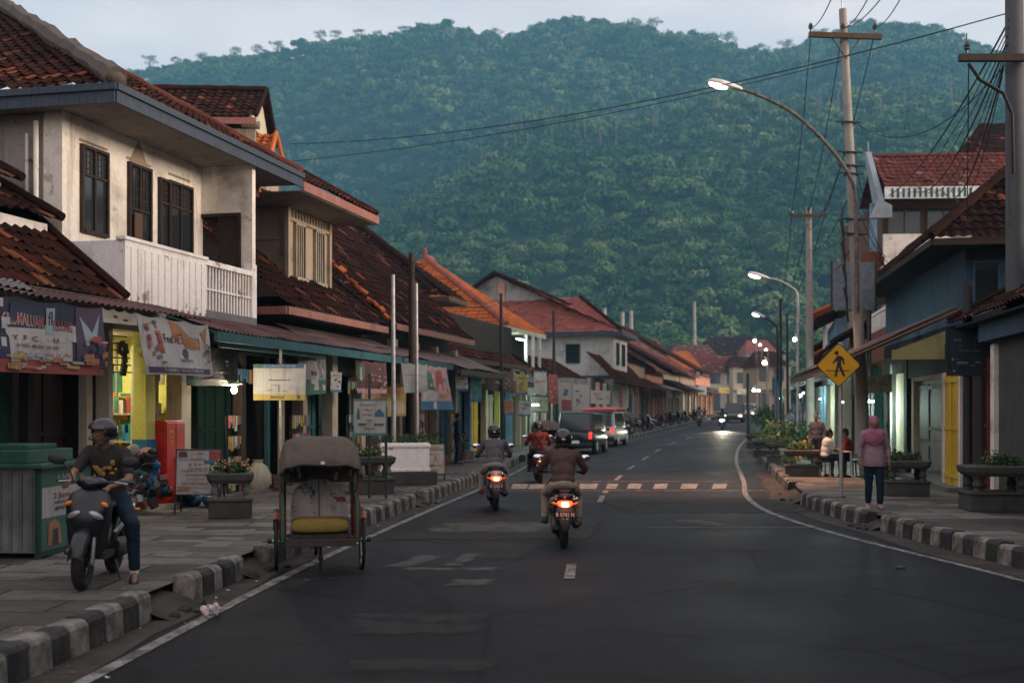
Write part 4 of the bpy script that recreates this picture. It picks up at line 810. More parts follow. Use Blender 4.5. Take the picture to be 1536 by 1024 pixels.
far_house(117.6,12,4.6,.55,16,'row house with pale tin awning before the far bend', m_beige, m_tiler, (m_cream, m_bluewood), m_tin2)
far_house(130,13,5.0,.58,18,'last big brown roofed row house at the far bend', m_pink, m_tile, (m_wood2, m_cream), m_tin3)
# ---- buildings closing the street
def end_house(px0, px1, d, zb, zt, zr, label, wm, rm, name='end_house', cat='building', fl=2, dep=9, ry=.0):
    A, B = at(px0,618,d), at(px1,618,d); W = B.x - A.x; g = gz(d); H = thing(name, label, cat, (A.x, d, g), ry)
    bx(H, 'wall', wm, 0, W, 0, dep, 0, zt); mb = MB()
    if rm in (m_tin2, m_concrete): mb.b2(-.4, W+.4, -.6, dep, zt, zt+.25); mb.add([(-.3,0,zt+.25),(W+.3,0,zt+.25),(W+.3,dep/2,zr),(-.3,dep/2,zr),(-.3,dep,zt+.25),(W+.3,dep,zt+.25)], [(0,1,2,3),(3,2,5,4)])
    else: tiles(mb, (-.4,-.7,zt-.1), (W+.4,-.7,zt-.1), (W+.4-(zr-zt)*.5,dep/2,zr), (-.4+(zr-zt)*.5,dep/2,zr), res=2, tw=.4, tl=.5, amp=.04); tiles(mb, (-.4,dep+.5,zt-.1), (-.4,-.7,zt-.1), (-.4+(zr-zt)*.5,dep/2,zr), (-.4+(zr-zt)*.5,dep/2+.1,zr), res=2, tw=.4, tl=.5)
    mb.build('roof', rm, H, smooth=50)
    k = max(2, int(W/2.6))
    for f in range(fl):
        z0 = .2 + f*3.1
        for i in range(k):
            a = W*(i+.22)/k; c = W*(i+.78)/k
            window(H, a, c, z0+(1.0 if f else .1), min(z0+2.5, zt-.2), 0, (m_wood2, m_bluewood, m_ltwood)[i % 3], cols=2, name='window' if f else 'shop_front')
        if f: bx(H, 'ledge', m_grey, -.1, W+.1, -.5, 0, z0-.15, z0)
    return H
end_house(990, 1186, 205, 0, 7.6, 9.2, 'long grey roofed hall closing the far end of the street', m_grey, m_concrete, 'market_hall', fl=2, dep=26)
end_house(1032, 1112, 182, 0, 6.0, 8.6, 'brown roofed white house in front of the grey hall', m_white, m_tiler, dep=8)
end_house(1100, 1160, 178, 0, 6.8, 8.4, 'pale house with red tiles at the far bend beside the lamp posts', m_cream, m_tile)
end_house(1060, 1178, 238, 0, 10.5, 14.5, 'dark roofed building rising behind the grey hall', m_grey, m_tile2, dep=16)
end_house(905, 955, 150, 0, 8.5, 10.8, 'red roofed house half hidden behind the far left row', m_white, m_tiler)
end_house(960, 1000, 170, 0, 8.2, 10.6, 'small house with rust red roof left of the grey hall', m_grey, m_tilep)

for px0, px1, d, zt, zr, l, wm, rm in ((922,962,136,7.5,10.2,'brown roofed house peeping between the far left row and the hill',m_grey,m_tile),(948,1000,150,7.0,9.6,'low grey fronted house behind the last row house',m_cream,m_tile2),(1000,1050,162,6.0,8.6,'small orange roofed house left of the brown roofed white house',m_aged,m_tileo),(1010,1075,222,9.5,12.0,'long rust roofed house rising just behind the grey hall on its left',m_grey,m_tiler),(1135,1180,150,6.2,8.2,'tan fronted house at the bend right of the far lamps',m_beige,m_tile),(1120,1165,230,10.5,13.2,'pale flat house above the grey hall on its right',m_aged,m_tilep)):
    end_house(px0, px1, d, 0, zt, zr, l, wm, rm)
# ------------------------------------------------------------------ right side buildings (local x runs from the far end towards the camera, y away from the road)
def rx(d, dfar, sl=.15): return (dfar - d) * math.hypot(1, sl)
# RB: shop under the long lean-to awning, grey door, yellow panel; upper house with dark hip roof
DF = 40.0; H = house('awning_shop', 'shop with yellow trimmed lean-to awning, big grey door and dark hip roofed upper floor', 9.5+.15*(DF-26), DF, .15, right=True, cat='shop')
X = lambda d: rx(d, DF)
bx(H, 'wall', m_dark, .1, X(24.7), .75, 6, .2, 4.0); bx(H, 'lintel', m_dark, X(31), X(24.7), -.02, .5, 2.72, 3.35); bx(H, 'floor', m_concrete, 0, X(24.6), -.35, .8, .2, .3)
folding(H, X(30.1), X(26.75), .3, 2.62, .1, m_gwood, 2, 'grey_door'); o = MB(); o.b2(X(30.4),X(30.1),-.04,.4,.3,2.72); o.b2(X(26.75),X(26.5),-.04,.4,.3,2.72); o.b2(X(30.1),X(26.75),-.03,.4,2.62,2.719); o.build('door_frame', m_cream, H)
mb = MB()
for a, b in ((29.9,28.6),(28.25,26.95)):
    for z0, z1 in ((.45,1.05),(1.2,2.5)): mb.b2(X(a), X(b), .035, .052, z0, z1)
mb.build('door_panel', m_gwood, H)
folding(H, X(26.4), X(24.95), .3, 2.72, .0, m_yellow, 4, 'yellow_door'); o = MB(); o.b2(X(24.95),X(24.8),-.06,.3,.3,3.3); o.b2(X(26.5),X(26.4),-.06,.3,.3,2.72); o.build('white_jamb', m_white, H)
bx(H, 'shop_front', m_cream, X(33.2), X(32.0), .05, .3, .3, 2.9); pillar(H, X(31.3), -.03, .3, .2, 3.2, m_dark, dp=.3); pillar(H, X(33.6), -.03, .3, .2, 3.2, m_grey, dp=.3); folding(H, X(36.5), X(34.2), .3, 2.6, .35, m_wood, 5); folding(H, X(39.6), X(37), .3, 2.6, .3, m_cream, 5); pillar(H, X(36.8), -.03, .25, .2, 3.2, m_teal)
mb = MB(); corrug(mb, (.2,-2.35,3.02), (X(26.4),-2.35,3.02), (X(26.4),.25,4.18), (.2,.25,4.18), .2); o = mb.build('awning', m_tin3, H, smooth=60)
mb = MB(); xx = X(26.5); mb.prism([(xx,-1.1,3.22),(xx,.2,3.22),(xx,.2,3.72)], (-.05,0,0)); mb.b2(xx-.03,xx+.02,-1.15,.9,3.02,3.24); mb.build('gable_board', plaster('faded_yellow', (.30,.28,.13), (.10,.09,.05), .5), o); mb = MB()
mb.tube([(xx+.02,-2.3,2.97),(xx+.02,.3,4.11)], .06, 4); mb.b2(.2,xx,-2.3,-2.2,2.82,2.98)
for k in range(13): mb.tube([(.3+k*1.13,-2.3,2.95),(.3+k*1.13,.2,4.06)], .03, 4)
mb.build('rafter', m_wood2, o)
ux = X(28.0); bx(H, 'upper_wall', m_blueshade, .5, ux, .75, 1.65, 3.9, 5.75); bx(H, 'upper_side_wall', m_dirty, .5, ux-.25, 1.65, 7, 3.9, 5.75)
window(H, .95, 1.45, 4.35, 5.3, ux, m_bluewood, cols=1, rows=(), face='nearR')
e = 5.78; mb = MB(); q = ux + .95; y0 = -.2; tiles(mb, (q,y0,e), (q,7.8,e), (q-4,y0+4,e+3.4), (q-3.98,y0+3.98,e+3.4)); tiles(mb, (0,y0,e), (q,y0,e), (q-4,y0+4,e+3.4), (1,y0+4,e+3.4)); cap_line(mb, [(q,y0,e+.06),(q-4,y0+4,e+3.46)], .1); mb.build('roof', m_tile2, H, smooth=50)
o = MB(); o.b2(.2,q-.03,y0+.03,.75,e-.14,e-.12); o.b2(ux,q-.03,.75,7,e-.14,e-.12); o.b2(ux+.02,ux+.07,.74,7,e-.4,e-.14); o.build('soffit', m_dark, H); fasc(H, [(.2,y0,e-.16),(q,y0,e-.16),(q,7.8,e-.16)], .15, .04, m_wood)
# RA: nearest right shop
DF = 24.6; H = house('stone_wall_shop', 'dark shop with red doors and bare stained stone wall beside the yellow panel', 9.5+.15*(DF-26), DF, .15, right=True, cat='shop'); X = lambda d: rx(d, DF)
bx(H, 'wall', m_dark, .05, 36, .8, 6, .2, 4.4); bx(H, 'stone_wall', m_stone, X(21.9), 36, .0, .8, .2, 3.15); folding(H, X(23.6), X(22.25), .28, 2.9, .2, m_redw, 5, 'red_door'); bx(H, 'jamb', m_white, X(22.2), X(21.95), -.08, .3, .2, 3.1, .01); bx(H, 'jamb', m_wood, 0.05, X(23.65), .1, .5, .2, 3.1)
bx(H, 'beam', m_blueshade, X(22.5), 36, -.22, .75, 3.16, 3.48); mb = MB(); tiles(mb, (.55,-.45,3.62), (36,-.45,3.62), (36,2.6,5.2), (.55,2.6,5.2)); cap_line(mb, [(.55,-.45,3.7),(.55,2.6,5.25)], .08); mb.build('roof', m_tile2, H, smooth=50); bx(H, 'soffit', m_dark, .6, 36, -.4, .8, 3.50, 3.54); bx(H, 'side_wall', m_dark, .6, .8, .8, 6, 4.4, 5.6)
bx(H, 'upper_wall', m_dirty, 2.5, 36, 2.0, 6, 4.4, 7.8)  # unseen upper storey, added to cut sky and sun from the near street
# RC: two storey with white hip ridge
DF = 46.; H = house('white_ridge_house', 'two storey house with clay hip roof, white mortar ridge and blue window frames', 9.5+.17*(DF-26)+.4, DF, .17, right=True); X = lambda d: rx(d, DF, .17)
nx = X(38.6); bx(H, 'wall', m_white, 0, nx, 1.5, 8, 3.2, 6.1); bx(H, 'lower_wall', m_brick, 0, nx+1.1, .3, 8, 2.9, 4.75); bx(H, 'shop_wall', m_grey, 0, nx+1, .9, 8, .2, 2.9)
window(H, 2.72, 3.02, 4.8, 5.75, nx, m_bluewood, cols=1, rows=(), face='nearR'); window(H, 3.12, 3.5, 4.8, 5.75, nx, m_bluewood, cols=1, rows=(), face='nearR'); window(H, 1.2, 2.2, 4.8, 5.75, 1.5, m_bluewood)
e = 6.12; mb = MB(); q = nx+1.1; tiles(mb, (q,.4,e), (q,9,e), (q-4.3,4.7,e+2.7), (q-4.28,4.68,e+2.7)); tiles(mb, (-.5,.4,e), (q,.4,e), (q-4.3,4.7,e+2.7), (-.5,4.7,e+2.7)); mb.mi = 1; cap_line(mb, [(q,.4,e+.07),(q-4.3,4.7,e+2.77)], .17); mb.build('roof', [m_tile, m_concrete], H, smooth=50); o = MB(); o.b2(-.4,q-.03,.43,1.5,e-.14,e-.12); o.b2(nx,q-.03,1.5,8,e-.14,e-.12); o.build('soffit', m_soffit, H); fasc(H, [(-.4,.4,e-.15),(q,.4,e-.15),(q,8.5,e-.15)], .13, .04, m_wood2)
mb = MB()
for k in range(9): mb.lathe([(.05,0),(.08,.15),(.05,.35),(.08,.5),(.05,.6)], (nx+1.0, .4+k*.25, 4.76), 8)
for k in range(24): mb.lathe([(.05,0),(.08,.15),(.05,.35),(.08,.5),(.05,.6)], (nx+.9-k*.33, .38, 4.76), 8)
mb.b2(0,nx+1.1,.3,.46,5.36,5.46); mb.build('balustrade', m_white2, H, smooth=40)
mb = MB(); corrug(mb, (0,-1.7,2.95), (nx+1,-1.7,2.95), (nx+1,.3,3.6), (0,.3,3.6), .25); mb.build('awning', m_tin3, H, smooth=60)
for k in range(4): pillar(H, .3+k*2.6, .0, .25, .2, 3.0, (m_cream, m_white, m_teal, m_white)[k])
for k in range(3): folding(H, .6+k*2.6, 2.6+k*2.6, .28, 2.6, .5, (m_cream, m_green, m_ltwood)[k], 4)
# RD: three storey house
H = thing('three_storey_house', 'tall three storey house with red tile roof, white lettered fascia and pale balcony', 'house', at(1326,618,49)*Vector((1,1,0)) if False else (at(1326,618,49).x, 49, gz(49)), -.06)
g0 = gz(49); Wd = 8.5
bx(H, 'wall', m_beige, 0, Wd, 0, 9, 0, 6.9); bx(H, 'top_wall', m_wood2, 0.15, Wd, .9, 9, 6.9, 10.6); bx(H, 'parapet', m_white, -.05, Wd, -.12, .02, 8.15, 9.05); bx(H, 'balcony_floor', m_cream, -.1, Wd, -.15, 1, 7.6, 7.75); bx(H, 'lower_parapet', m_white, 0, Wd, -.1, 0-.01, 7.75, 8.15)
for k in range(5): window(H, .4+k*1.6, 1.7+k*1.6, 9.15, 10.25, .9, m_wood2, cols=2, rows=())
bx(H, 'side_balcony', m_brick, -.85, -.01, .3, 5, 6.6, 8.4); bx(H, 'side_balcony_floor', m_grey, -.9, -.01, .2, 5.1, 6.35, 6.6); bx(H, 'corner_post', m_bluew, -.45, -.2, .3, .55, 8.4, 10.4); bx(H, 'brick_panel', m_brick, .6, 5.5, -.05, -.01, 4.6, 6.9)
mb = MB(); tiles(mb, (-.1,-.7,10.75), (Wd+.3,-.7,10.75), (Wd+.3,1.6,12.55), (-.1,1.6,12.55)); tiles(mb, (Wd+.3,4,10.75), (-.1,4,10.75), (-.1,1.6,12.55), (Wd+.3,1.6,12.55), res=2); cap_line(mb, [(-.1,1.6,12.6),(Wd+.3,1.6,12.6)], .08); mb.build('roof', m_tiler, H, smooth=50)
mb = MB(); mb.b2(-.15,Wd+.3,-.75,-.68,10.38,10.85); o = mb.build('fascia_sign', m_white_paint, H); mb = MB()
for k in range(15): mb.b2(.1+k*.22,.2+k*.22,-.757,-.752,10.42,10.80)
text(mb, 'A N D I', (4.35,-.757,10.62), (1,0,0), (0,0,1), .30, 2.0, off=.02); mb.build('lettering', m_teal, o)
mb = MB(); mb.prism([(-.38,-.75,10.3),(-.38,.3,10.3),(-.38,1.8,12.7),(-.38,1.5,12.75)], (.22,0,0)); mb.tube([(-.27,1.6,12.7),(-.27,1.6,13.2)], .03, 5); mb.prism([(-.75,-.9,9.6),(.1,-.9,9.6),(.1,-.9,10.1),(-.42,-.9,10.35)], (0,.3,0)); mb.build('gable_fin', plaster('pale_blue_fin', (.27,.31,.35), (.10,.10,.10), .6), H)
# dark tile roof far right behind
H = thing('back_house', 'dark roofed house behind the tall three storey house, beyond its ridge', 'house', (at(1430,618,60).x, 60, 0), 0); bx(H, 'wall', m_beige, 0, 9, 0, 8, 0, 14); mb = MB(); tiles(mb, (-.5,-.5,14), (12,-.5,14), (9.5,3,17.0), (2.5,3,17.0), res=2); mb.build('roof', m_tile2, H, smooth=50)
# right row beyond
def right_house(d, L, e, p_, dep, label, wm, tm, doors, awn, setb=3.4, up=None):
    sl = (KR(d+L) - KR(d))/L; H = house('roadside_house', label, KR(d+L) + setb, d+L, sl, 'row houses along the far right side', right=True); Lx = L*math.hypot(1, sl); H.location.z = gz(d)
    bx(H, 'wall', wm, .05, Lx-.1, .4, dep, .2, e-.12); mb = MB(); tiles(mb, (-.1,-.5,e-.2), (Lx+.2,-.5,e-.2), (Lx+.2,dep/2,e+p_*dep/2), (-.1,dep/2,e+p_*dep/2), res=2, tw=.34, tl=.4); tiles(mb, (Lx+.2,dep+.3,e-.2), (-.1,dep+.3,e-.2), (-.1,dep/2,e+p_*dep/2), (Lx+.2,dep/2,e+p_*dep/2), res=2, tw=.4, tl=.5); cap_line(mb, [(Lx+.2,-.5,e-.1),(Lx+.2,dep/2,e+p_*dep/2+.08),(-.1,dep/2,e+p_*dep/2+.08)], .12); mb.build('roof', tm, H, smooth=50)
    mb = MB(); mb.prism([(Lx-.05,.3,e-.3),(Lx-.05,dep-.2,e-.3),(Lx-.05,dep/2,e+p_*dep/2-.25)], (-.15,0,0)); mb.build('gable_wall', wm, H)
    k = max(2, int(Lx/2.2))
    for i in range(k+1): pillar(H, .15+(Lx-.3)*i/k, -.02, .22, .2, 3.0, wm)
    for i in range(k):
        folding(H, .4+(Lx-.3)*i/k, .1+(Lx-.3)*(i+1)/k, .28, 2.55, .3, doors[i % len(doors)], 3)
        if e > 5: window(H, .6+(Lx-.3)*i/k, -.2+(Lx-.3)*(i+1)/k, 3.9, 5.2, .4, m_wood2)
    mb = MB(); corrug(mb, (0,-1.6,2.95), (Lx,-1.6,2.95), (Lx,.4,3.6), (0,.4,3.6), .3, .03, 1.6); mb.build('awning', awn, H, smooth=50); return H
right_house(46.5,9,4.6,.6,9,'low tiled shop row with cream fronts beyond the white ridged house', m_cream, m_tile, (m_cream, m_white, m_green), m_tin3)
right_house(56,9,6.2,.5,8,'two storey pale house with lit cream shop fronts on the far right', m_bluew, m_tiler, (m_cream, m_teal, m_ltwood), m_tin2)
right_house(65.5,10,7.0,.45,9,'tall pale blue building behind the dark lamp posts on the right', m_white, m_tileo, (m_green, m_cream), m_tin2)
right_house(76,11,5.0,.55,10,'house with orange tiles further along the right row', m_cream, m_tileo, (m_cream, m_bluewood), m_tin3)
right_house(87.5,12,6.0,.5,10,'two storey house with brown tiles along the far right row', m_grey, m_tile, (m_ltwood, m_green), m_tin3)
right_house(100,14,5.2,.55,10,'last red roofed house of the right row before the bend', m_cream, m_tiler, (m_cream, m_wood2), m_tin2)
# ------------------------------------------------------------------ poles, lamps and wires
def pole(name, label, base, top, r0, r1, m, cat='utility pole', group=None):
    t = thing(name, label, cat, base, 0, group); mb = MB(); v = Vector(top) - Vector(base); mb.tube([v*k/10 for k in range(11)], [r0+(r1-r0)*k/10 for k in range(11)], 12); mb.build('shaft', m, t, smooth=50); return t
def insul(mb, p): mb.lathe([(.02,0),(.02,.08),(.06,.1),(.05,.14),(.065,.16),(.045,.22),(.02,.25)], p, 9)
Bm = gnd(1299, 31.5); Tm = at(1264, 14, 31.5)
UP = pole('utility_pole', 'tall leaning concrete utility pole with crossarm behind the pedestrian sign', Bm, Tm, .165, .10, m_pole); L = lambda p: Vector(p) - Bm
mb = MB(); c = L(at(1265,57,31.5)); mb.box(c + Vector((0,-.17,0)), (1.9,.11,.13), (0,.035,0)); mb.tube([c+Vector((-.35,-.17,-.05)), c+Vector((.03,-.17,-.6)), c+Vector((.38,-.17,-.05))], .02, 5); mb.build('crossarm', m_wood2, UP)
mb = MB()
for px in (1216,1264,1312): insul(mb, L(at(px,52,31.3)) + Vector((0,0,.05)))
mb.build('insulator', m_blackp, UP, smooth=40); mb = MB(); mb.tube([L(at(1264,30,31.5)), L(at(1262,-10,31.5))], .02, 5); mb.build('lightning_rod', m_galv, UP)
mb = MB()
for py in (185,230,250,262,330,352): c = L(at(1264+(py-14)*.052, py, 31.5)); mb.ring(c, (0,0,1), .18, .02, 16, 5); mb.tube([c+Vector((-.35,-.1,.03)), c+Vector((.3,-.1,.0))], .025, 5)
for k in range(9): c = L(at(1275+k*.9, 330+k*17, 31.5)); mb.tube([c+Vector((-.22-.08*(k%2),-.1,.3)), c+Vector((-.25,-.15,0)), c+Vector((-.2,-.1,-.3))], .03, 5)
mb.build('cable_bracket', m_blackm, UP)
B2 = gnd(1216, 42.5); P2 = pole('utility_pole', 'thinner pale utility pole with short crossarm, second along the right pavement', B2, at(1213,312,42.5), .17, .10, m_pole); mb = MB(); mb.box(at(1213,323,42.3)-B2, (1.3,.08,.09)); mb.tube([at(1200,326,42.3)-B2, at(1213,340,42.3)-B2, at(1226,326,42.3)-B2], .015, 4); mb.build('crossarm', m_wood2, P2); mb = MB(); [insul(mb, at(px,320,42.2)-B2) for px in (1189,1213,1238)]; mb.build('insulator', m_blackp, P2, smooth=40)
B3 = gnd(1526, 23); P3 = pole('utility_pole', 'thick grey concrete pole cut by the right edge of the picture', B3, at(1521,-60,23), .20, .165, plaster('dark_concrete', (.10,.105,.115), (.03,.03,.03), .6)); mb = MB(); c = at(1500,87,22.7)-B3; mb.box(c, (1.55,.12,.13)); mb.build('crossarm', m_wood, P3); mb = MB(); insul(mb, at(1450,82,22.7)-B3); mb.tube([at(1450,80,22.7)-B3, at(1450,50,22.7)-B3], .012, 5); mb.build('insulator', m_blackp, P3, smooth=40)
mb = MB(); mb.tube([at(1453,95,22.6)-B3, at(1470,120,22.6)-B3, at(1505,140,22.7)-B3, at(1518,170,22.7)-B3, at(1520,260,22.7)-B3], .035, 6); mb.build('cable', m_wire, P3)
def post(px, d, ytop, r, m, label, name='post', grp=None, ring=True, cat='pole'):
    b = gnd(px, d); t = pole(name, label, b, at(px-1.5, ytop, d), r, r*.8, m, cat, grp)
    if ring: mb = MB(); mb.lathe([(r*1.9,0),(r*1.9,.12),(r*1.3,.16)], (0,0,0), 10); mb.build('base', m_concrete, t)
    return t
t = post(619, 30.5, 380, .10, m_wood, 'dark wooden pole rising through the awning edge between two white posts', 'wooden_pole'); mb = MB(); [mb.tube([at(619,y,30.4)-t.location, at(619+s*18,y+8,30.4)-t.location], .012, 4) for y, s in ((392,1),(400,-1),(408,1),(416,-1))]; mb.build('wire_stub', m_wire, t)
post(591, 27.5, 412, .055, m_galv, 'slim pale metal post left of the dark wooden pole', 'metal_post'); post(626, 29, 425, .045, m_galv, 'slim pale metal post just right of the dark wooden pole', 'metal_post')
post(753, 41.5, 440, .07, m_blackm, 'thin black pole by the kerb in front of the orange roof', 'lamp_pole'); post(832, 52.5, 466, .08, m_blackm, 'thin dark green pole with a small box before the white building', 'lamp_pole')
def slamp(label, pts, d, head, r=.055, pm=None, lit=8, energy=0, col=(1,.85,.6), base=None, hs=1.0):
    b = base if base is not None else at(*pts[0], d); t = thing('street_lamp', label, 'street lamp', b, 0, 'arched street lamps'); P = [at(px, py, d + dd) - b for (px, py), dd in zip(pts, [0]*len(pts))]
    Q = []
    for i in range(len(P)-1):
        for k in range(6):
            u = k/6; a, q0, q1, z = P[max(i-1,0)], P[i], P[i+1], P[min(i+2,len(P)-1)]; Q.append(.5*((2*q0) + (-a+q1)*u + (2*a-5*q0+4*q1-z)*u*u + (-a+3*q0-3*q1+z)*u**3))
    Q.append(P[-1]); mb = MB(); mb.tube(Q, [r - r*.35*i/len(Q) for i in range(len(Q))], 8); mb.build('arm', pm or m_rustp, t, smooth=50)
    h0, h1 = at(*head[0], d) - b, at(*head[1], d) - b; ax = (h1-h0); Ln = ax.length; ax.normalize(); up = Vector((0,0,1)); up = (up - ax*up.dot(ax)).normalized(); sd_ = ax.cross(up)
    rings = [[h0 + ax*(Ln*u) + sd_*(w_*hs*math.cos(a)) + up*(hh*hs*(math.sin(a) if math.sin(a) > 0 else .35*math.sin(a))) for a in [2*PI*k/14 for k in range(14)]] for u, w_, hh in ((-.02,.05,.05),(.05,.09,.08),(.3,.13,.11),(.62,.155,.13),(.9,.12,.10),(1,.04,.04))]
    mb = MB(); mb.loft(rings); hd = mb.build('lamp_head', m_white_paint, t, smooth=60); M3 = Matrix((ax, sd_, up)).transposed()
    mb = MB(); mb.ell(h0 + ax*Ln*.68 - up*.05*hs, (Ln*.28, .12*hs, .07*hs), 12, 8, M3); mb.build('lens', EML, hd, smooth=180)
    if energy:
        ll = bpy.data.lights.new('street_lamp_light', 'SPOT'); ll.energy = energy; ll.color = col; ll.spot_size = 1.25; ll.spot_blend = .9; ll.shadow_soft_size = .15; lo = bpy.data.objects.new('street_lamp_light', ll); COL.objects.link(lo); lo.parent = t; lo.location = h0 + ax*Ln*.7 - up*.2
    return t
m_rustp = plain('rusty_pipe', (.16,.125,.11), .6, .3, .6, 9); EML = emis('street_glow', (1,.84,.55), 7)
slamp('lit arched street lamp on the leaning utility pole, nearest of the arched lamps', [(1286,470),(1284,330),(1279,275),(1245,222),(1190,170),(1135,142),(1105,133)], 31.1, [(1112,135),(1062,122)], .06, energy=4500, col=(1,.46,.24))
slamp('second arched street lamp, glowing over the far right pavement', [(1197,670),(1197,520),(1196,447),(1188,432),(1168,421),(1150,417)], 48, [(1153,418),(1122,410)], .07, m_galv, energy=300, base=gnd(1197,48))
slamp('third and farthest arched street lamp above the bend', [(1166,655),(1166,560),(1166,500),(1162,487),(1152,479),(1146,476)], 64, [(1147,476),(1128,469)], .08, m_blackm, base=gnd(1166,64))
post(1172, 57, 448, .075, m_blackm, 'thin black pole on the right pavement beside the third arched lamp', 'lamp_pole'); post(1182, 70, 470, .09, m_blackm, 'far thin black pole between the arched lamps', 'lamp_pole', ring=False); post(1123, 62, 560, .10, m_blackm, 'short dark bollard like pole by the inner curve of the kerb', 'lamp_pole', ring=False)
for px, d, y in ((908,170,462),(935,175,468),(948,185,466),(1043,230,452)): post(px, d, y, .35, m_pole, 'tall thin pale mast standing beyond the far roofs', 'mast', 'masts beyond the far roofs', ring=False, cat='mast')
# grey sign seen from behind
b = gnd(1305, 34.5); t = thing('billboard', 'blank grey back of a billboard behind the leaning utility pole', 'billboard', b); c = at(1280,429,34.5)-b; o = MB(); o.box(c, (1.24,.06,1.38)); o.build('panel', plain('grey_board', (.20,.23,.27), .5, .2), t); mb = MB(); [mb.box(c+Vector((0,.05,z)), (1.28,.05,.05)) for z in (-.66,0,.66)]; [mb.box(c+Vector((x,.0,0)), (.04,.1,1.42)) for x in (-.63,.63)]; mb.tube([(0,.1,0),(0,.1,c.z+.5)], .07, 8); mb.build('frame', m_metal, t)
def wire(label, a, b, sag=.4, r=.012, n=20):
    a, b = Vector(a), Vector(b); mb = MB(); mb.tube([a.lerp(b, k/n) - Vector((0,0,sag*4*(k/n)*(1-k/n))) for k in range(n+1)], r, 5); o = mb.build('power_line', m_wire); return tag(o, label, 'cable', 'overhead cables')
wire('upper long cable crossing the hill from the pole at the edge to the rear house', at(1512,20,23), at(436,216,37.5), .55, .013); wire('lower long cable crossing the hill from the leaning pole to the rear house', at(1262,92,31.5), at(438,242,37.5), .3, .012)
for px, q, l in ((1216,(1262,-40),'first'),(1264,(1320,-40),'second'),(1266,(1352,-45),'third'),(1312,(1372,-45),'fourth')): wire(l+' cable from the crossarm towards the top edge of the picture', at(px,42,31.3), at(*q,18), .2, .011)
for a, b_, l in ((1216,1188,'outer'),(1262,1213,'middle'),(1310,1238,'inner')): wire(l+' cable dropping from the leaning pole to the second pole', at(a,58,31.3), at(b_,318,42.2), .35, .012); wire(l+' cable running on from the second pole along the pavement', at(b_,320,42.2), at(1172+(b_-1188)*.3,452,57), .4, .014)
for k in range(8): wire('cable in the dark bundle fanning from the edge pole to the tall house', at(1514-k*1.5,30+k*12,22.9), at(1335+k*13,292-k*1.5,48.3), .5+.12*k, .011 if k % 3 else .02)
wire('slack cable between the leaning pole and the edge pole', at(1287,187,31.4), at(1512,92,23), .8, .011)
for k in range(4): wire('thin service wire from the leaning pole to the white ridged house', at(1284,250+k*28,31.4), at(1322+k*6,375+k*10,38.4), .25, .01)
wire('thin vertical feeder in front of the dark hip roof', at(1453,95,22.7), at(1451,330,25), .05, .012)
for k in range(3): wire('slack wire from the leaning pole back over the billboard', at(1278,190+k*90,31.4), at(1214,345+k*30,42.4), .5, .011)
for x in (0,1): wire('wire strung from the dark wooden pole over the awnings', at(619,395+x*12,30.5), at(753,447+x*6,41.5), .5, .012)

for (px, d, k, l) in ((1349,31.2,4,'brown wooden crate against the cream shop front behind the walking woman'),(1341,32.4,0,'blue crate beside the brown wooden crate under the long awning'),(1330,33.2,3,'green crate by the grey pillar under the long awning')):
    o = MB(); [o.b2(-.28,.28,y-.01,y+.01,z,z+.1) for y in (-.18,.18) for z in (.02,.15,.28)]; [o.b2(x-.01,x+.01,-.18,.18,z,z+.1) for x in (-.28,.28) for z in (.02,.15,.28)]; o.b2(-.28,.28,-.18,.18,0,.02); o = o.build('crate', (m_bluep, m_redw, m_ltwood, m_greenp, m_wood2)[k], loc=gnd(px,d)); tag(o, l, 'crate', 'crates under the right awning'); o.rotation_euler = (0,0,.3*k)
# ------------------------------------------------------------------ banners, signs, street furniture
def pS(px, py, w=-.8):
    r = (px-CXP)/FPX; s = (-10.85 - .9736*w - r*.2283*w)/(.9736*r - .2283); p = S(s, w); return Vector((p.x, p.y, EYE + (HYP-py)/FPX*p.y))
def cloth(name, col, rough=.7):
    g = sum(col)/3*.6 + .08; k = .72; col = tuple((x*.72 + g*.28)*k for x in col); n = N(name); c = n.mix(n.ramp(n.noise(2.5,6,rough=.7), .40, .72, 0, .55), col, mul(col,.5)); c = n.mix(n.ramp(n.noise(5,5,n.co((3,3,.3))), .5, .75, 0, .4), c, (.10,.09,.085)); n.bump(n.noise(3.5,4), .35, .05); return n.fin(c, rough, 0, .2)
c_navy = cloth('banner_navy', (.035,.05,.12)); c_white = cloth('banner_white', (.62,.60,.60)); c_black = cloth('banner_black', (.022,.022,.024)); c_red = cloth('banner_red', (.50,.07,.05)); c_orange = cloth('banner_orange', (.60,.24,.08)); c_yellow = cloth('banner_yellow', (.62,.45,.06)); c_blue = cloth('banner_blue', (.04,.20,.40)); c_teal = cloth('banner_teal', (.05,.32,.36)); c_green = cloth('banner_green', (.06,.22,.14)); c_pink = cloth('banner_pink', (.58,.34,.36)); c_maroon = cloth('banner_maroon', (.16,.045,.05)); c_grey = cloth('banner_grey', (.36,.38,.40)); c_cream = cloth('banner_cream', (.60,.54,.44)); c_purple = cloth('banner_purple', (.11,.07,.15)); c_lblue = cloth('banner_pale_blue', (.42,.55,.62)); c_dk = cloth('banner_ink', (.05,.045,.05))
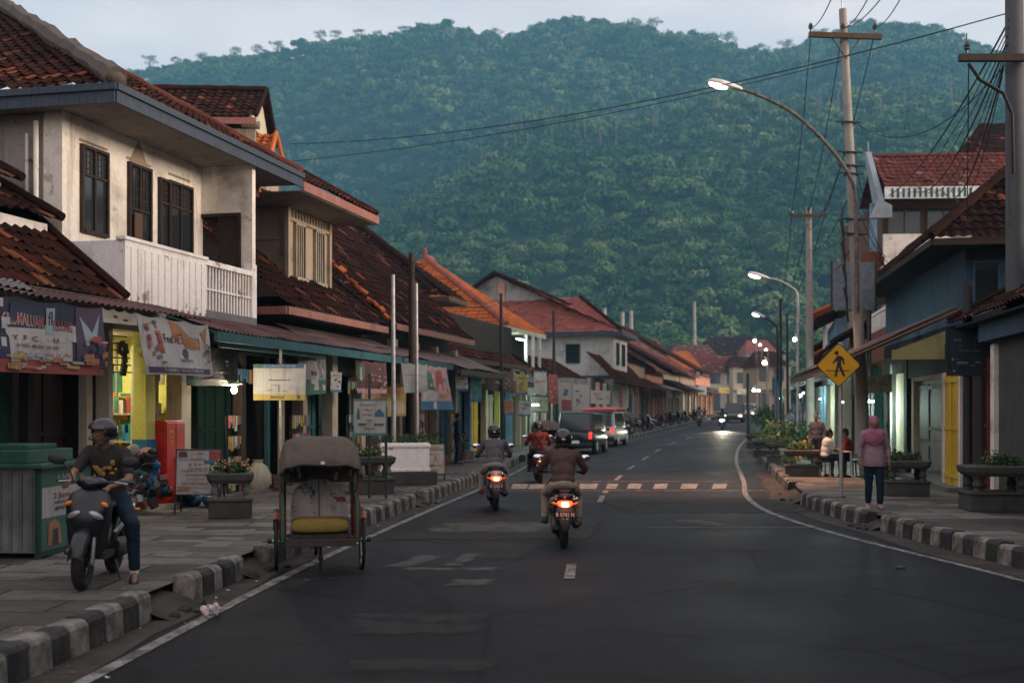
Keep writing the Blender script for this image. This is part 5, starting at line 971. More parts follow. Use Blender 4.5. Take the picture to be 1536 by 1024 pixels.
def banner(label, TL, TR, BR, BL, mats, gfx, wave=.035, name='banner', cat='banner', group=None, parent=None, seed=0, thick=.006, sag=.04):
    TL, TR, BR, BL = (Vector(p) for p in (TL, TR, BR, BL)); ctr = (TL+TR+BR+BL)/4; nrm = (TR-TL).cross(TL-BL).normalized()
    if nrm.dot(Vector((0,0,EYE)) - ctr) < 0: nrm = -nrm
    rr = random.Random(seed); ph = [rr.uniform(0,6) for _ in range(4)]; H = (TL-BL).length; W = (TR-TL).length
    def fn(u, v, off=0.0):
        p = BL.lerp(BR, u).lerp(TL.lerp(TR, u), v)
        if wave:
            p = p + nrm * (wave*(math.sin(5*u+ph[0]+2*v) + .5*math.sin(11*u+ph[1]-3*v) + .35*math.sin(9*v+ph[2])) * (1.15-v)) - Vector((0,0,1))*(sag*abs(math.sin(PI*u*3))*v*v)
        return p + nrm*off - ctr
    mb = MB(); nu, nv = max(4, int(W/.07)), max(3, int(H/.07))
    def patch(u0, v0, u1, v1, off, mi):
        a, b = max(1, int((u1-u0)*nu)), max(1, int((v1-v0)*nv)); mb.mi = mi
        mb.add([fn(u0+(u1-u0)*i/a, v0+(v1-v0)*j/b, off) for j in range(b+1) for i in range(a+1)], [(j*(a+1)+i, j*(a+1)+i+1, (j+1)*(a+1)+i+1, (j+1)*(a+1)+i) for j in range(b) for i in range(a)])
    patch(0,0,1,1,0,0)
    if not wave: patch(0,0,1,1,-thick,0)
    k = 0
    for g in gfx:
        k += 1; off = .0035 + .0012*k; mb.mi = g[-1]
        if g[0] == 'r': patch(*g[1:5], off, g[-1])
        elif g[0] == 't': text(mb, g[5], (g[1], g[2], 0), (1,0,0), (0,1,0), g[3], g[4], fn=lambda q: fn(q.x, q.y, off), off=.01)
        elif g[0] == 'p': mb.add([fn(u, v, off) for u, v in g[1]], [tuple(range(len(g[1])))])
        elif g[0] == 'e': mb.add([fn(g[1], g[2], off)] + [fn(g[1]+g[3]*math.cos(a), g[2]+g[4]*math.sin(a), off) for a in [2*PI*i/16 for i in range(16)]], [(0, 1+i, 1+(i+1)%16) for i in range(16)])
    o = mb.build(name, mats, parent, loc=ctr if parent is None else None); 
    if parent is None: tag(o, label, cat, group)
    else: o.location = ctr - parent.location
    return o
rr = random.Random(21)
def scrib(n, u0, v0, u1, v1, mis, wmax=.3, hmax=.08): # small printed pictures and captions
    out = []
    for _ in range(n):
        u, v = rr.uniform(u0,u1), rr.uniform(v0,v1); a, b = rr.uniform(.03,wmax), rr.uniform(.02,hmax); u2, v2 = min(u+a, .985), min(v+b, .985); out.append(('r', u, v, u2, v2, rr.choice(mis)) if rr.random() < .55 else ('e', min(max(u,.05),.95), min(max(v,.06),.94), a*.28, b*.5, rr.choice(mis)))
    return out
BG = 'advertising banners hung along the left awnings'
banner('large dark blue and orange banner under the awning above the grey kiosk', pS(-45,434), pS(151,461), pS(158,563), pS(-45,556), [c_navy,c_white,c_orange,c_red,c_purple,c_lblue,c_yellow,c_maroon],
  [('r',0,0,1,.17,3),('r',.25,.18,.74,.55,1)] + [('e',.3+.09*k,.55+.03*(k%2),.07,.12,1) for k in range(6)] + [('r',.77,.16,1,1,4),('p',[(.80,.86),(.90,.62),(.97,.9),(.93,.5),(.84,.5)],5),('p',[(.27,.93),(.5,.98),(.52,.62),(.25,.6)],0),('r',.53,.55,.60,.92,5),
  ('t',.36,.70,.17,.30,'CNUMALUAM',1),('t',.365,.705,.15,.29,'CNUMALUAM',3),('t',.66,.66,.15,.16,'TUUUNG',3),('t',.565,.76,.2,.035,'fI',0),('t',.45,.46,.07,.36,'Y  F  C    .  U',7),('t',.46,.36,.05,.34,'A NEE  MUNI  AE UN',7),('t',.5,.26,.045,.44,'Ahu c. w.  wus  u  Pa',3)] + scrib(34,.2,.03,.74,.22,(1,2,5,6),.1,.07) + scrib(16,.78,.05,.97,.5,(1,2,0,3),.08,.12) + scrib(14,.02,.2,.22,.9,(5,2,1,4),.08,.14), seed=1, wave=.03, group=BG)
banner('white banner with red title block, hung over the yellow lit shop', pS(202,468), pS(311,487), pS(323,564), pS(222,561), [c_white,c_red,c_orange,c_dk,c_purple,c_green,c_pink],
  [('r',.03,.03,.95,.13,4),('p',[(.42,.98),(.55,.96),(.70,.72),(.84,.72),(.84,.50),(.63,.50),(.56,.75),(.44,.66)],2),('r',.62,.5,.84,.72,1),('t',.73,.61,.12,.19,'TOUGER',0),('t',.53,.66,.20,.15,'MET',1),('t',.36,.63,.15,.13,'Feel',3),('t',.24,.6,.3,.05,'|',1),('p',[(.86,.84),(.97,.95),(.92,.62)],2),('t',.30,.08,.06,.2,'NEMU',0),('t',.62,.08,.06,.36,'YANASA RUMOHA',0),('t',.58,.27,.06,.2,'UARENS',3),('e',.6,.4,.04,.09,4)] + scrib(16,.04,.18,.25,.9,(6,1,5,2),.05,.12) + scrib(12,.86,.2,.96,.6,(1,4,5),.06,.1), seed=2, group=BG)
banner('small plain white cloth between the two large banners', pS(153,460), pS(203,468), pS(205,488), pS(152,483), [c_cream,c_dk], [('e',.4,.5,.06,.1,1),('e',.7,.3,.09,.08,1)], wave=.015, seed=3, group=BG)
fan = [('p',[(.33+.0*k,.38),(.34,.38),(.16+.06*k+.02,.80-.05*abs(k-3)),(.16+.06*k,.80-.05*abs(k-3))],1) for k in range(7)]
banner('black banner with pale fan shaped emblem behind the glowing bulb', pS(284,514,-.25), pS(355,523,-.25), pS(357,579,-.25), pS(277,578,-.25), [c_black,c_grey,c_cream,c_green,c_maroon], fan + [('r',0,0,1,.16,3),('p',[(.18,.02),(.92,.02),(.8,.15),(.55,.2),(.32,.15)],2),('t',.58,.34,.05,.5,'GERE CON MEEN 5',1),('t',.58,.93,.04,.3,'NEEN',4),('r',.72,.62,.78,.68,2),('r',.74,.5,.77,.58,1)], wave=.02, seed=4, group=BG)
def board_sign(label, TL, TR, BR, BL, mats, gfx, posts, name='sign_board', m=None, rim=None):
    C0 = (Vector(BL)+Vector(BR))/2; b = Vector((C0.x, C0.y, gz(C0.y)+.2)); t = thing(name, label, 'sign', b); mb = MB()
    for p, top in posts: p = Vector(p); q = Vector((p.x, p.y, gz(p.y)+.2)); mb.tube([q-b, Vector((p.x,p.y,top))-b], .028, 8)
    mb.build('post', m or m_galv, t); banner(None, TL, TR, BR, BL, mats, gfx, wave=0, name='board', parent=t)
    if rim: mb = MB(); P = [Vector(p)-b for p in (TL,TR,BR,BL,TL)]; mb.tube(P, .014, 5); mb.build('rim', rim, t)
    return t
d = 23.5; A = lambda px, py, dd=0: at(px, py, d+dd)
board_sign('white board with blue top and yellow bottom band on a slim post', A(380,546), A(459,546), A(458,600), A(380,600), [c_white,c_blue,c_yellow,c_dk,c_green,c_lblue], [('r',0,0,1,.17,2),('r',0,.89,.96,1,1),('r',0,.9,.16,1,4),('t',.5,.945,.06,.6,'U  LUNCETY RANE',0),('t',.5,.56,.05,.42,'Sunmumarlam Rue O.',3),('t',.46,.08,.06,.26,'MENGUN SELAM',3),('e',.87,.09,.03,.06,4),('t',.31,.27,.05,.12,'COATS',2),('t',.60,.26,.04,.11,'tw cu o',3),('r',.34,.41,.5,.42,3),('r',.485,.22,.495,.41,3),('t',.76,.34,.06,.12,'Lion',5)], [(A(421,600,.06), A(0,520).z)])
banner('silver and green banner with a bottle picture beside the white yellow board', at(443,524,25.5), at(489,531,26.2), at(490,590,26.2), at(455,593,25.5), [c_grey,c_white,c_green,c_red,c_cream,c_dk], [('r',0,0,1,.35,2),('p',[(.32,.1),(.32,.75),(.42,.9),(.56,.9),(.66,.75),(.66,.1)],1),('r',.38,.45,.62,.55,5),('r',.47,.46,.55,.54,3),('e',.5,.3,.16,.07,4),('r',.8,.08,.97,.22,1)] + scrib(8,.7,.4,.95,.9,(4,1,2),.08,.3), seed=6, group=BG)
d = 27.0
banner('dark maroon banner pair with arched picture under the teal awning beam', at(534,539,27.6), at(579,543,28.4), at(580,590,28.4), at(534,589,27.6), [c_maroon,c_dk,c_pink,c_green,c_cream,c_purple], [('r',0,0,1,.14,2),('e',.15,.65,.14,.3,3),('p',[(.1,.4),(.13,.85),(.18,.85),(.2,.4)],4),('r',.36,0,.38,1,1)] + scrib(26,.42,.15,.95,.85,(2,4,5,1),.1,.06), seed=7, group=BG)
banner('orange and yellow banner low behind the blue framed sign', at(546,577,29.5), at(608,579,30.2), at(609,624,30.2), at(546,626,29.5), [c_orange,c_yellow,c_cream,c_red], [('r',.55,.02,.98,.75,1),('r',.62,.1,.95,.5,2),('t',.5,.86,.1,.6,'ENDUNGUM',3),('r',0,.78,.4,.98,3)] + scrib(10,.1,.1,.5,.7,(1,2),.2,.1), seed=8, group=BG)
d = 23.0
board_sign('blue framed white notice with green bottle and mountain pictures on a post', A(530,598), A(580,598), A(580,653), A(530,653), [c_white,c_teal,c_blue,c_orange,c_green,c_dk], [('r',0,0,1,.07,1),('r',0,.95,1,1,1),('r',0,.07,.025,.95,1),('r',.975,.07,1,.95,1),('p',[(.1,.45),(.1,.62),(.13,.76),(.16,.76),(.2,.62),(.2,.45)],4),('p',[(.64,.52),(.64,.62),(.78,.74),(.92,.6),(.92,.52)],2),('t',.42,.84,.06,.4,'Matumumuer',1),('t',.42,.70,.06,.3,'U.MAE',3),('t',.43,.57,.06,.28,'MAKMER',3),('t',.48,.42,.04,.2,'PANAE',5),('t',.48,.36,.04,.16,'ROOU',3),('r',.14,.28,.38,.34,4),('r',.62,.28,.92,.33,4),('t',.47,.19,.06,.32,'ENIEGTOR',5)], [(A(554,653,.05),A(0,560).z),(A(579,653,.05),A(0,610).z)], m=m_metal)
banner('plain grey white cloth tied to the dark wooden pole', at(602,543,29.6), at(641,546,29.9), at(640,588,29.9), at(606,589,29.6), [c_grey,c_white,c_dk], [('r',.02,.6,.98,.61,2),('p',[(.6,.9),(.9,.6),(.62,.62)],1)], wave=.03, seed=9, group=BG)
banner('colourful pink and blue banner right of the dark wooden pole', at(634,547,31.5), at(670,550,32.4), at(679,614,32.4), at(631,615,31.5), [c_pink,c_blue,c_white,c_orange,c_green,c_red,c_yellow], [('r',0,0,1,.2,1),('r',.42,.02,.5,.18,2),('r',.06,.2,.5,.45,2),('p',[(.5,.9),(.72,.92),(.75,.45),(.5,.45)],5),('r',.6,.27,.9,.36,3),('p',[(.1,.9),(.3,.9),(.45,.45),(.2,.5)],4)] + scrib(16,.08,.4,.9,.9,(2,1,3,6,4),.12,.1), seed=10, group=BG)
banner('maroon menu banner hung beyond the steep tiled roof', at(727,553,40), at(770,556,43), at(770,590,43), at(728,584,40), [c_maroon,c_pink,c_cream,c_dk], scrib(26,.05,.1,.9,.9,(1,2,3),.12,.1), seed=11, group=BG)
banner('white banner with red lettering near the thin dark green pole', at(801,555,50), at(820,556,51), at(820,590,51), at(801,590,50), [c_white,c_red,c_teal], [('t',.5,.55,.16,.8,'anti',1),('r',0,.94,1,1,2)], seed=12, group=BG, wave=.02)
banner('red banner hung just right of the white lettered banner', at(822,560,51.5), at(836,561,52.3), at(836,606,52.3), at(823,604,51.5), [c_red,c_pink,c_white], scrib(8,.1,.1,.8,.9,(1,2),.3,.1), seed=13, group=BG, wave=.02)
banner('greenish lit notice under the lower red brown tiles', at(797,592,52), at(822,593,52.8), at(822,619,52.8), at(797,618,52), [c_cream,c_green,c_red,c_yellow], [('r',0,.9,1,1,1),('r',0,0,1,.08,1)] + scrib(10,.1,.15,.8,.8,(2,3,1),.2,.12), seed=14, group=BG, wave=0)
for i, (a, b, y0, y1, dd, cm, l) in enumerate(((838,857,572,620,58,c_cream,'pale cream hanging cloth before the white building'),(860,884,575,618,60,c_white,'white hanging cloth before the white building'),(886,915,584,606,62,c_cream,'cream canopy flap with orange mark before the white building'),(934,950,581,600,92,c_pink,'pinkish flag banner on the far left row, nearest of the far ones'),(951,962,578,606,96,c_grey,'narrow grey banner on the far left row'),(966,985,582,601,100,c_cream,'cream printed banner midway along the far left row'),(1000,1009,584,598,106,c_pink,'small pink banner along the far left row'),(1013,1025,580,597,110,c_white,'small white banner along the far left row'),(1047,1060,578,592,122,c_grey,'grey banner before the bend of the far left row'),(1078,1094,580,590,135,c_yellow,'small yellow green banner at the far bend'),(1106,1124,582,592,140,c_cream,'pale wide banner on the houses at the far bend'))):
    banner(l, at(a,y0,dd), at(b,y0+1,dd+1), at(b,y1,dd+1), at(a,y1-1,dd), [cm,c_red,c_blue,c_orange,c_green], scrib(7,.1,.15,.8,.8,(1,2,3,4),.3,.15), seed=30+i, wave=.03, group='banners hung along the far left row')
for i, (x0, x1, y0, y1, dd, cm, l) in enumerate(((496,513,556,588,26.8,c_white,'narrow white flag banner between the silver bottle banner and the maroon pair'),(683,701,556,586,36,c_cream,'cream price banner right of the colourful pink and blue banner'),(706,722,560,603,38,c_teal,'teal vertical banner left of the maroon menu banner'),(774,791,560,592,44,c_yellow,'yellow banner right of the maroon menu banner'),(778,796,600,624,46,c_white,'white notice low under the red brown awning'),(842,857,598,616,56,c_red,'small red notice below the pale cream cloth'),(757,770,598,622,42,c_orange,'orange notice at the thin black pole'))):
    banner(l, at(x0,y0,dd), at(x1,y0+1,dd+.5), at(x1,y1,dd+.5), at(x0,y1,dd), [cm,c_red,c_blue,c_dk,c_green], [('t',.5,.82,.12,.7,('SOTO','ES','JUAL','NASI','KOPI','BAKSO','TEH')[i],3 if i != 5 else 0),('r',0,0,1,.12,2)] + scrib(9,.08,.18,.85,.7,(1,2,3,4),.3,.1), seed=70+i, wave=.02, group=BG)
# A-boards
def aboard(name, label, c, wd, ht, leg, rz, mats, gfx):
    t = thing(name, label, 'sign', c, rz); mb = MB(); tl = .16
    for sx in (-1,1):
        mb = MB(); mb.tube([(sx*wd/2,-.22,0),(sx*(wd/2-.02),0,leg+ht)], .016, 6); mb.build('leg', m_metal, t); mb = MB(); mb.tube([(sx*wd/2+.03,.28,0),(sx*(wd/2-.02),0.02,leg+ht)], .016, 6); mb.build('leg', m_metal, t)
    f = lambda x, z: Vector((x, -.22*(1-z/(leg+ht))-.022, z))
    o = banner(None, t.location+f(-wd/2,leg+ht), t.location+f(wd/2,leg+ht), t.location+f(wd/2,leg), t.location+f(-wd/2,leg), mats, gfx, wave=0, name='board', parent=t)
    mb = MB(); P = [f(-wd/2,leg+ht),f(wd/2,leg+ht),f(wd/2,leg),f(-wd/2,leg),f(-wd/2,leg+ht)]; mb.tube(P, .015, 5); mb.build('rim', c_maroon, t); return t
aboard('a_frame_sign', 'white standing sign with red price lines on the left pavement', gnd(299,19.6), .72, .72, .32, .13, [c_white,c_red,c_orange,c_dk,c_maroon,c_blue],
  [('p',[(.05,.83),(.05,.94),(.14,.97),(.24,.94),(.25,.83)],4),('r',.72,.72,.98,.97,1),('r',.62,.68,.95,.76,5),('t',.5,.905,.05,.2,'6 TEAS',1),('t',.36,.78,.06,.6,'RIDUI NAMENA',2),('t',.43,.66,.055,.3,'ES. TE W.',1),('t',.5,.57,.045,.42,'NO ANDU KT',3),('t',.45,.52,.045,.68,'OGAM MASUGGA OOAA',1),('t',.46,.43,.05,.5,'OSOCPATUEL',3),('t',.45,.34,.05,.36,'DI TUAN E 5K',2),('t',.5,.24,.06,.76,'TOO ONE SIAUUTANT',1),('r',.04,.08,.3,.18,2),('t',.55,.15,.045,.5,'UDOAATAAU A',2),('r',.86,.03,.97,.12,1),('t',.5,.05,.035,.26,'f  Mumi  e',5),('r',.0,.0,.02,1,4),('r',.98,0,1,1,4)])
aboard('a_frame_sign', 'smaller pale menu stand with red lettering beside the white planter box', gnd(651,29.2), .5, .72, .16, .16, [c_cream,c_red,c_orange,c_dk], [('t',.5,.88,.08,.7,'MENU',2),('t',.45,.66,.06,.6,'Sateraong',1),('r',.5,.45,.62,.6,2),('r',.12,.25,.5,.31,1),('r',.55,.27,.9,.3,2),('t',.5,.12,.06,.4,'50%',1),('r',.06,.8,.94,.82,3)])
# pedestrian sign
b = gnd(1262, 23.2); t = thing('pedestrian_sign', 'yellow diamond pedestrian crossing sign on a grey post', 'road sign', b); mb = MB(); mb.tube([(0,0,0),(-.03,0,3.0)], .034, 10); mb.build('post', m_galv, t); mb = MB(); mb.lathe([(.09,0),(.09,.03),(.05,.05)], (0,0,0), 10); mb.build('base', m_concrete, t)
ctr = at(1257,547.5,23.15) - b; hd = .425; f = lambda x, z, o=0: ctr + Vector((x, -.035-o, z))
def dia(r, o, th):
    P = []
    for k in range(4):
        a = PI/2*k
        for e in (-.07, 0, .07): P.append(f((r-.02)*math.cos(a) - math.sin(a)*e*r if e else r*.985*math.cos(a), (r-.02)*math.sin(a) + math.cos(a)*e*r if e else r*.985*math.sin(a), o))
    return P
mb = MB(); mb.prism(dia(hd,0,0), (0,.012,0)); pl = mb.build('plate', m_blackm, t); mb = MB(); mb.prism(dia(hd-.018,.004,0), (0,.003,0)); mb.build('face', plain('sign_yellow', (.70,.36,.012), .4, 0, .12, 3), pl)
mb = MB(); sc = .42/66*1.28; q = lambda u, v: (((u-668)/1024*240/66*.84*1.0), ((290-v)/1024*240/66*.84))
F = lambda pts: [f(*q(u,v), .007) for u, v in pts]
e0 = [f(q(655,212)[0]+.042*math.cos(a), q(655,212)[1]+.042*math.sin(a), .007) for a in [2*PI*k/18 for k in range(18)]]; mb.poly(e0)
for P in ([(655,233),(672,228),(690,234),(704,250),(708,285),(697,287),(692,262),(686,258),(684,290),(694,318),(712,362),(698,366),(676,318),(668,305),(656,366),(641,364),(655,300),(660,262),(648,268),(634,283),(626,276),(642,256)],[(588,323),(740,323),(740,329),(588,329)]): mb.poly(F(P))
mb.build('pictogram', m_blackm, pl); mb = MB(); mb.box((0,0.0,ctr.z), (.05,.05,.9)); mb.build('bracket', m_galv, t)
# hanging blue sign on the right
b = gnd(1453, 23.8); t = thing('blue_sign', 'dark blue square notice with faded lettering on a black post, right side', 'sign', b); mb = MB(); mb.tube([(0,.06,0),(0,.06,at(0,420,23.8).z-.2)], .09, 10); mb.build('post', m_blackm, t)
banner(None, at(1420,491,23.7), at(1487,491,23.7), at(1486,562,23.7), at(1422,562,23.7), [cloth('sign_navy',(.018,.05,.075)), c_pink, c_grey, c_teal, c_cream], [('t',.24,.74,.06,.16,'Da',1),('t',.74,.78,.05,.24,'Ulsoga',1),('t',.52,.51,.035,.5,'AU  EIAS  OAHE E',2),('t',.28,.61,.025,.1,'rum',2),('r',.22,.23,.46,.28,2),('p',[(.62,.28),(.80,.28),(.78,.24),(.68,.25)],1),('t',.58,.2,.03,.1,'anas',4),('t',.86,.19,.03,.1,'Uura',3),('e',.14,.08,.03,.025,4),('r',.09,.3,.13,.35,4),('t',.22,.34,.03,.12,'wamia',3)], wave=0, name='board', parent=t)
mb = MB(); P = [at(px,py,23.69)-b for px, py in ((1419,490),(1488,490),(1487,563),(1421,563),(1419,490))]; mb.tube(P, .018, 5); mb.build('rim', m_metal, t)
banner('small grey signboard hung over the teal lit shop beyond the yellow awning', at(1298,566,33), at(1338,560,32), at(1338,588,32), at(1298,590,33), [c_cream,c_teal,c_orange,c_dk], [('t',.45,.5,.3,.6,'ROTI',1)] + scrib(6,.1,.1,.8,.8,(1,2,3),.2,.2), wave=0, seed=51)
b = gnd(1160, 73); board_sign('small blue roadside panel by the thin black poles on the far right', at(1158,566,72), at(1170,566,72), at(1170,592,72), at(1158,592,72), [c_blue,c_white], [], [(at(1164,592,72), at(0,560,72).z)])
# planters
def planter(label, c, w_, h, rz, seed, plant=True, lo=.42, m=None, flowers=False, leaf=None):
    m = m or m_stone; t = thing('stone_planter', label, 'planter', c, rz, 'stone planters on the pavements'); mb = MB(); mb.b2(-w_*.5, w_*.5, -w_*.4, w_*.4, 0, h*lo*.85); mb.b2(-w_*.53, w_*.53, -w_*.43, w_*.43, h*lo*.85, h*lo); mb.build('pedestal', m, t, bevel=.015)
    for sx in (-1,1):
        for sy in (-1,1): mb = MB(); mb.lathe([(w_*.09,0),(w_*.09,.02),(w_*.06,.05),(w_*.095,h*.14),(w_*.06,h*.26),(w_*.085,h*.30),(w_*.09,h*.33)], (sx*w_*.36,sy*w_*.28,h*lo), 10); mb.build('baluster', m_concrete if seed % 2 else m, t, smooth=40)
    z = h*(lo+.33); mb = MB(); R4 = lambda k, zz: [Vector((x*w_*k, y*w_*.82*k, zz)) for x, y in ((-.42,-.5),(.42,-.5),(.5,-.42),(.5,.42),(.42,.5),(-.42,.5),(-.5,.42),(-.5,-.42))]
    mb.loft([R4(.92,z), R4(1.06,z+h*.08), R4(1.1,z+h*.20), R4(1.02,z+h*.22)]); mb.build('tray', m, t, bevel=.01)
    if plant:
        mb = MB(); rs = random.Random(seed)
        for k in range(5): foliage(mb, (rs.uniform(-.3,.3)*w_, rs.uniform(-.25,.25)*w_, z+h*.26+rs.uniform(0,.06)), (w_*.22,w_*.2,h*.13*(1+rs.random())), 90, .045, seed*9+k)
        for k in range(14): a = rs.random()*6.28; q = Vector((rs.uniform(-.35,.35)*w_, rs.uniform(-.3,.3)*w_, z+h*.2)); mb.tube([q, q+Vector((.06*math.cos(a), .06*math.sin(a), h*rs.uniform(.15,.4)))], .004, 3)
        mb.build('plant', leaf or m_leaf, t)
        if flowers: mb = MB(); [mb.ell((rs.uniform(-.4,.4)*w_, rs.uniform(-.35,.35)*w_, z+h*.3+rs.uniform(0,.14)), .022, 6, 4) for k in range(22)]; mb.build('blossom', m_flower, t)
    return t
planter('broad dark stone planter on the right pavement before the stone wall', gnd(1492,20.2), .98, .78, -.1, 2); planter('dark planter on balusters right behind the walking woman', gnd(1357,23.8), .82, .72, -.1, 4)
planter('mossy low planter table just right of the red price sign', gnd(346,18.9), .66, .72, .2, 5, flowers=True); planter('round topped planter under the blue framed notice', gnd(557,24.4), .86, .78, .2, 7, flowers=True)
planter('dark planter on the pavement beside the seated people', gnd(1203,31), .85, .7, -.2, 9, leaf=m_leaf2); planter('pale low planter in the right hand garden strip', gnd(1172,38), .9, .7, -.2, 10, flowers=True, leaf=m_leaf2); planter('planter among the flowers nearer the inner kerb', gnd(1150,44), .95, .62, -.2, 12, flowers=True, leaf=m_leaf2); planter('far planter beside the short dark post', gnd(1136,52), .9, .6, -.25, 13, leaf=m_leaf2)
b = gnd(606,27.6); t = thing('planter_box', 'white panelled planter box with clipped shrub at the foot of the dark wooden pole', 'planter', b, .2); mb = MB(); mb.b2(-.55,.55,-.3,.3,.3,.95); mb.b2(-.58,.58,-.33,.33,.85,.92); mb.b2(-.58,.58,-.33,.33,.3,.36); mb.build('box', m_white2, t, bevel=.01); mb = MB(); mb.b2(-.72,.72,-.42,.42,0,.3); mb.build('plinth', m_stone, t, bevel=.02); mb = MB(); [foliage(mb, (x,0,1.02), (.24,.24,.16), 140, .05, 60+i) for i, x in enumerate((-.35,0,.35))]; mb.build('shrub', m_leaf, t)
b = gnd(632,30.2); mb = MB(); [foliage(mb, (x,y,z), (.3,.3,.28), 160, .06, 70+i) for i, (x, y, z) in enumerate(((0,0,.9),(.22,.1,.75),(-.15,.05,.7)))]; t = thing('potted_bush', 'round green bush in a dark pot beside the menu stand', 'plant', b); mb.build('foliage', m_leaf, t); mb = MB(); mb.lathe([(.2,0),(.27,.45),(.29,.5),(.25,.5)], (0,0,0), 12); mb.build('pot', m_stone, t, smooth=40)
def bush(px, d, r, h, seed, label, m=None, fl=False, up=.2):
    b = gnd(px, d, up); t = thing('bush', label, 'plant', b, 0, 'shrubs along the right garden strip'); mb = MB(); rs = random.Random(seed)
    for k in range(6): foliage(mb, (rs.uniform(-.5,.5)*r, rs.uniform(-.5,.5)*r, h*rs.uniform(.35,.75)), (r*.5,r*.5,h*.3), 60, .09*r+.03, seed*7+k)
    mb.build('foliage', m or m_leaf, t); mb = MB(); [mb.tube([(0,0,0),(rs.uniform(-.3,.3)*r, rs.uniform(-.3,.3)*r, h*.6)], .02, 5) for k in range(4)]; mb.build('stem', m_trunk, t)
    if fl: mb = MB(); [mb.ell((rs.uniform(-.6,.6)*r, -rs.uniform(0,.6)*r, h*rs.uniform(.3,.95)), .05, 6, 4) for k in range(26)]; mb.build('blossom', m_flower, t)
bush(1222,34,.55,1.0,1,'flowering shrub behind the dark planter near the seated people', m_leaf, True); bush(1198,42,.7,1.5,2,'taller dark shrub by the second utility pole'); bush(1180,50,.8,1.3,3,'flowering shrub in front of the tall pale blue building', m_leaf2, True); bush(1163,58,.8,1.2,4,'light green shrub along the far garden strip', m_leaf2, True); bush(1148,66,.9,1.4,5,'shrub beside the short dark post on the inner curve', m_leaf); bush(1141,80,1.1,1.8,6,'farthest dark shrub on the inner curve', m_leaf); bush(1190,36,.4,.6,7,'small yellow flowered shrub close to the inner kerb', m_leaf2, True)
# kiosk
K0 = Vector((-5.33,13.5,.2)); t = thing('kiosk', 'grey metal street kiosk with green top and printed side panel, behind the parked scooter', 'kiosk', K0, math.atan2(1,SL*.3)); L_, W_, Hh = 1.42, 1.15, 1.02
mb = MB(); mb.b2(0,L_,0,W_,.06,Hh); mb.build('body', plain('kiosk_grey',(.20,.21,.22),.5,.3,.4,3), t, bevel=.008); mb = MB()
for k in range(9): mb.b2(-.016,-.001,.06+k*.12,.10+k*.12,.1,Hh-.05)
mb.build('slat', plain('kiosk_slat',(.15,.16,.17),.5,.3,.4,3), t); mb = MB(); mb.b2(-.03,.03,-.03,.03,0,Hh+.02); mb.b2(L_-.03,L_+.03,-.03,.03,0,Hh+.02); mb.b2(0,L_,-.03,.02,.02,.08); mb.build('corner_frame', m_green, t)
mb = MB(); mb.b2(-.12,L_+.1,-.1,W_+.1,Hh,Hh+.05); mb.b2(-.05,L_-.3,.1,W_,Hh+.05,Hh+.2); mb.b2(.2,.9,.2,.8,Hh+.2,Hh+.26); mb.build('counter', plain('kiosk_green',(.018,.075,.05),.5), t, bevel=.01)
Q = lambda x, z: t.matrix_basis @ Vector((x, -.012, z))
Mx = Matrix.Translation(K0) @ Matrix.Rotation(math.atan2(1,SL*.3),4,'Z'); Q = lambda x, z: Mx @ Vector((x,-.012,z))
o = banner(None, Q(.05,Hh-.02), Q(L_-.05,Hh-.02), Q(L_-.05,.08), Q(.05,.08), [c_white,c_green,c_red,c_dk,c_orange,c_cream], [('r',0,.78,1,1,1),('r',0,0,1,.40,1),('t',.45,.87,.10,.3,'LW',0),('e',.8,.86,.05,.04,4),('t',.42,.66,.07,.4,'2 Jamu',2),('t',.42,.58,.05,.36,'uannet',3),('t',.42,.51,.05,.36,'gayut',3),('p',[(.1,.05),(.12,.33),(.22,.37),(.32,.33),(.38,.05)],4),('p',[(.18,.05),(.2,.25),(.3,.25),(.31,.05)],3),('r',.5,.04,.62,.36,0),('p',[(.68,.05),(.7,.33),(.82,.36),(.94,.3),(.96,.05)],5)], wave=0, name='printed_panel', parent=t); o.matrix_parent_inverse = Mx.inverted() @ Matrix.Translation(K0)
# tube lamps and shop lights along both rows
for px, py, d, rz, l in ((1263,603,40.5,1.35,'tube lamp under the awning beyond the pedestrian sign'),(1306,602,33.5,1.4,'tube lamp in the shop behind the walking woman'),(1205,589,62,1.3,'tube lamp left of the second utility pole'),(1214,584,58,1.3,'tube lamp close to the second utility pole'),(1230,598,52,1.3,'tube lamp over the cream fronted shops'),(803,607,50.5,1.25,'tube lamp beside the greenish notice'),(868,596,63,1.3,'round lamp like tube before the white building, right of the hanging cloths'),(845,591,60,1.3,'tube lamp over the cream hanging cloths')):
    tube_lamp(at(px,py,d), .9 if d > 45 else 1.1, rz, l, energy=(90 if px > 1000 else 45))
def globe(px, py, d, r, label, warm=False):
    b = gnd(px, d, 0); c = at(px, py, d) - b; t = thing('lamp', label, 'lamp', b, 0, 'small lamps at the far end of the street'); mb = MB(); mb.ell(c, r*.6, 10, 7); mb.build('globe', EM[6] if warm else EM[8], t, smooth=180); mb = MB(); mb.tube([(.25,.2,0),(.25,.2,c.z+.3),(0,0,c.z+.25+r)], .05, 6); mb.build('post', m_metal, t)
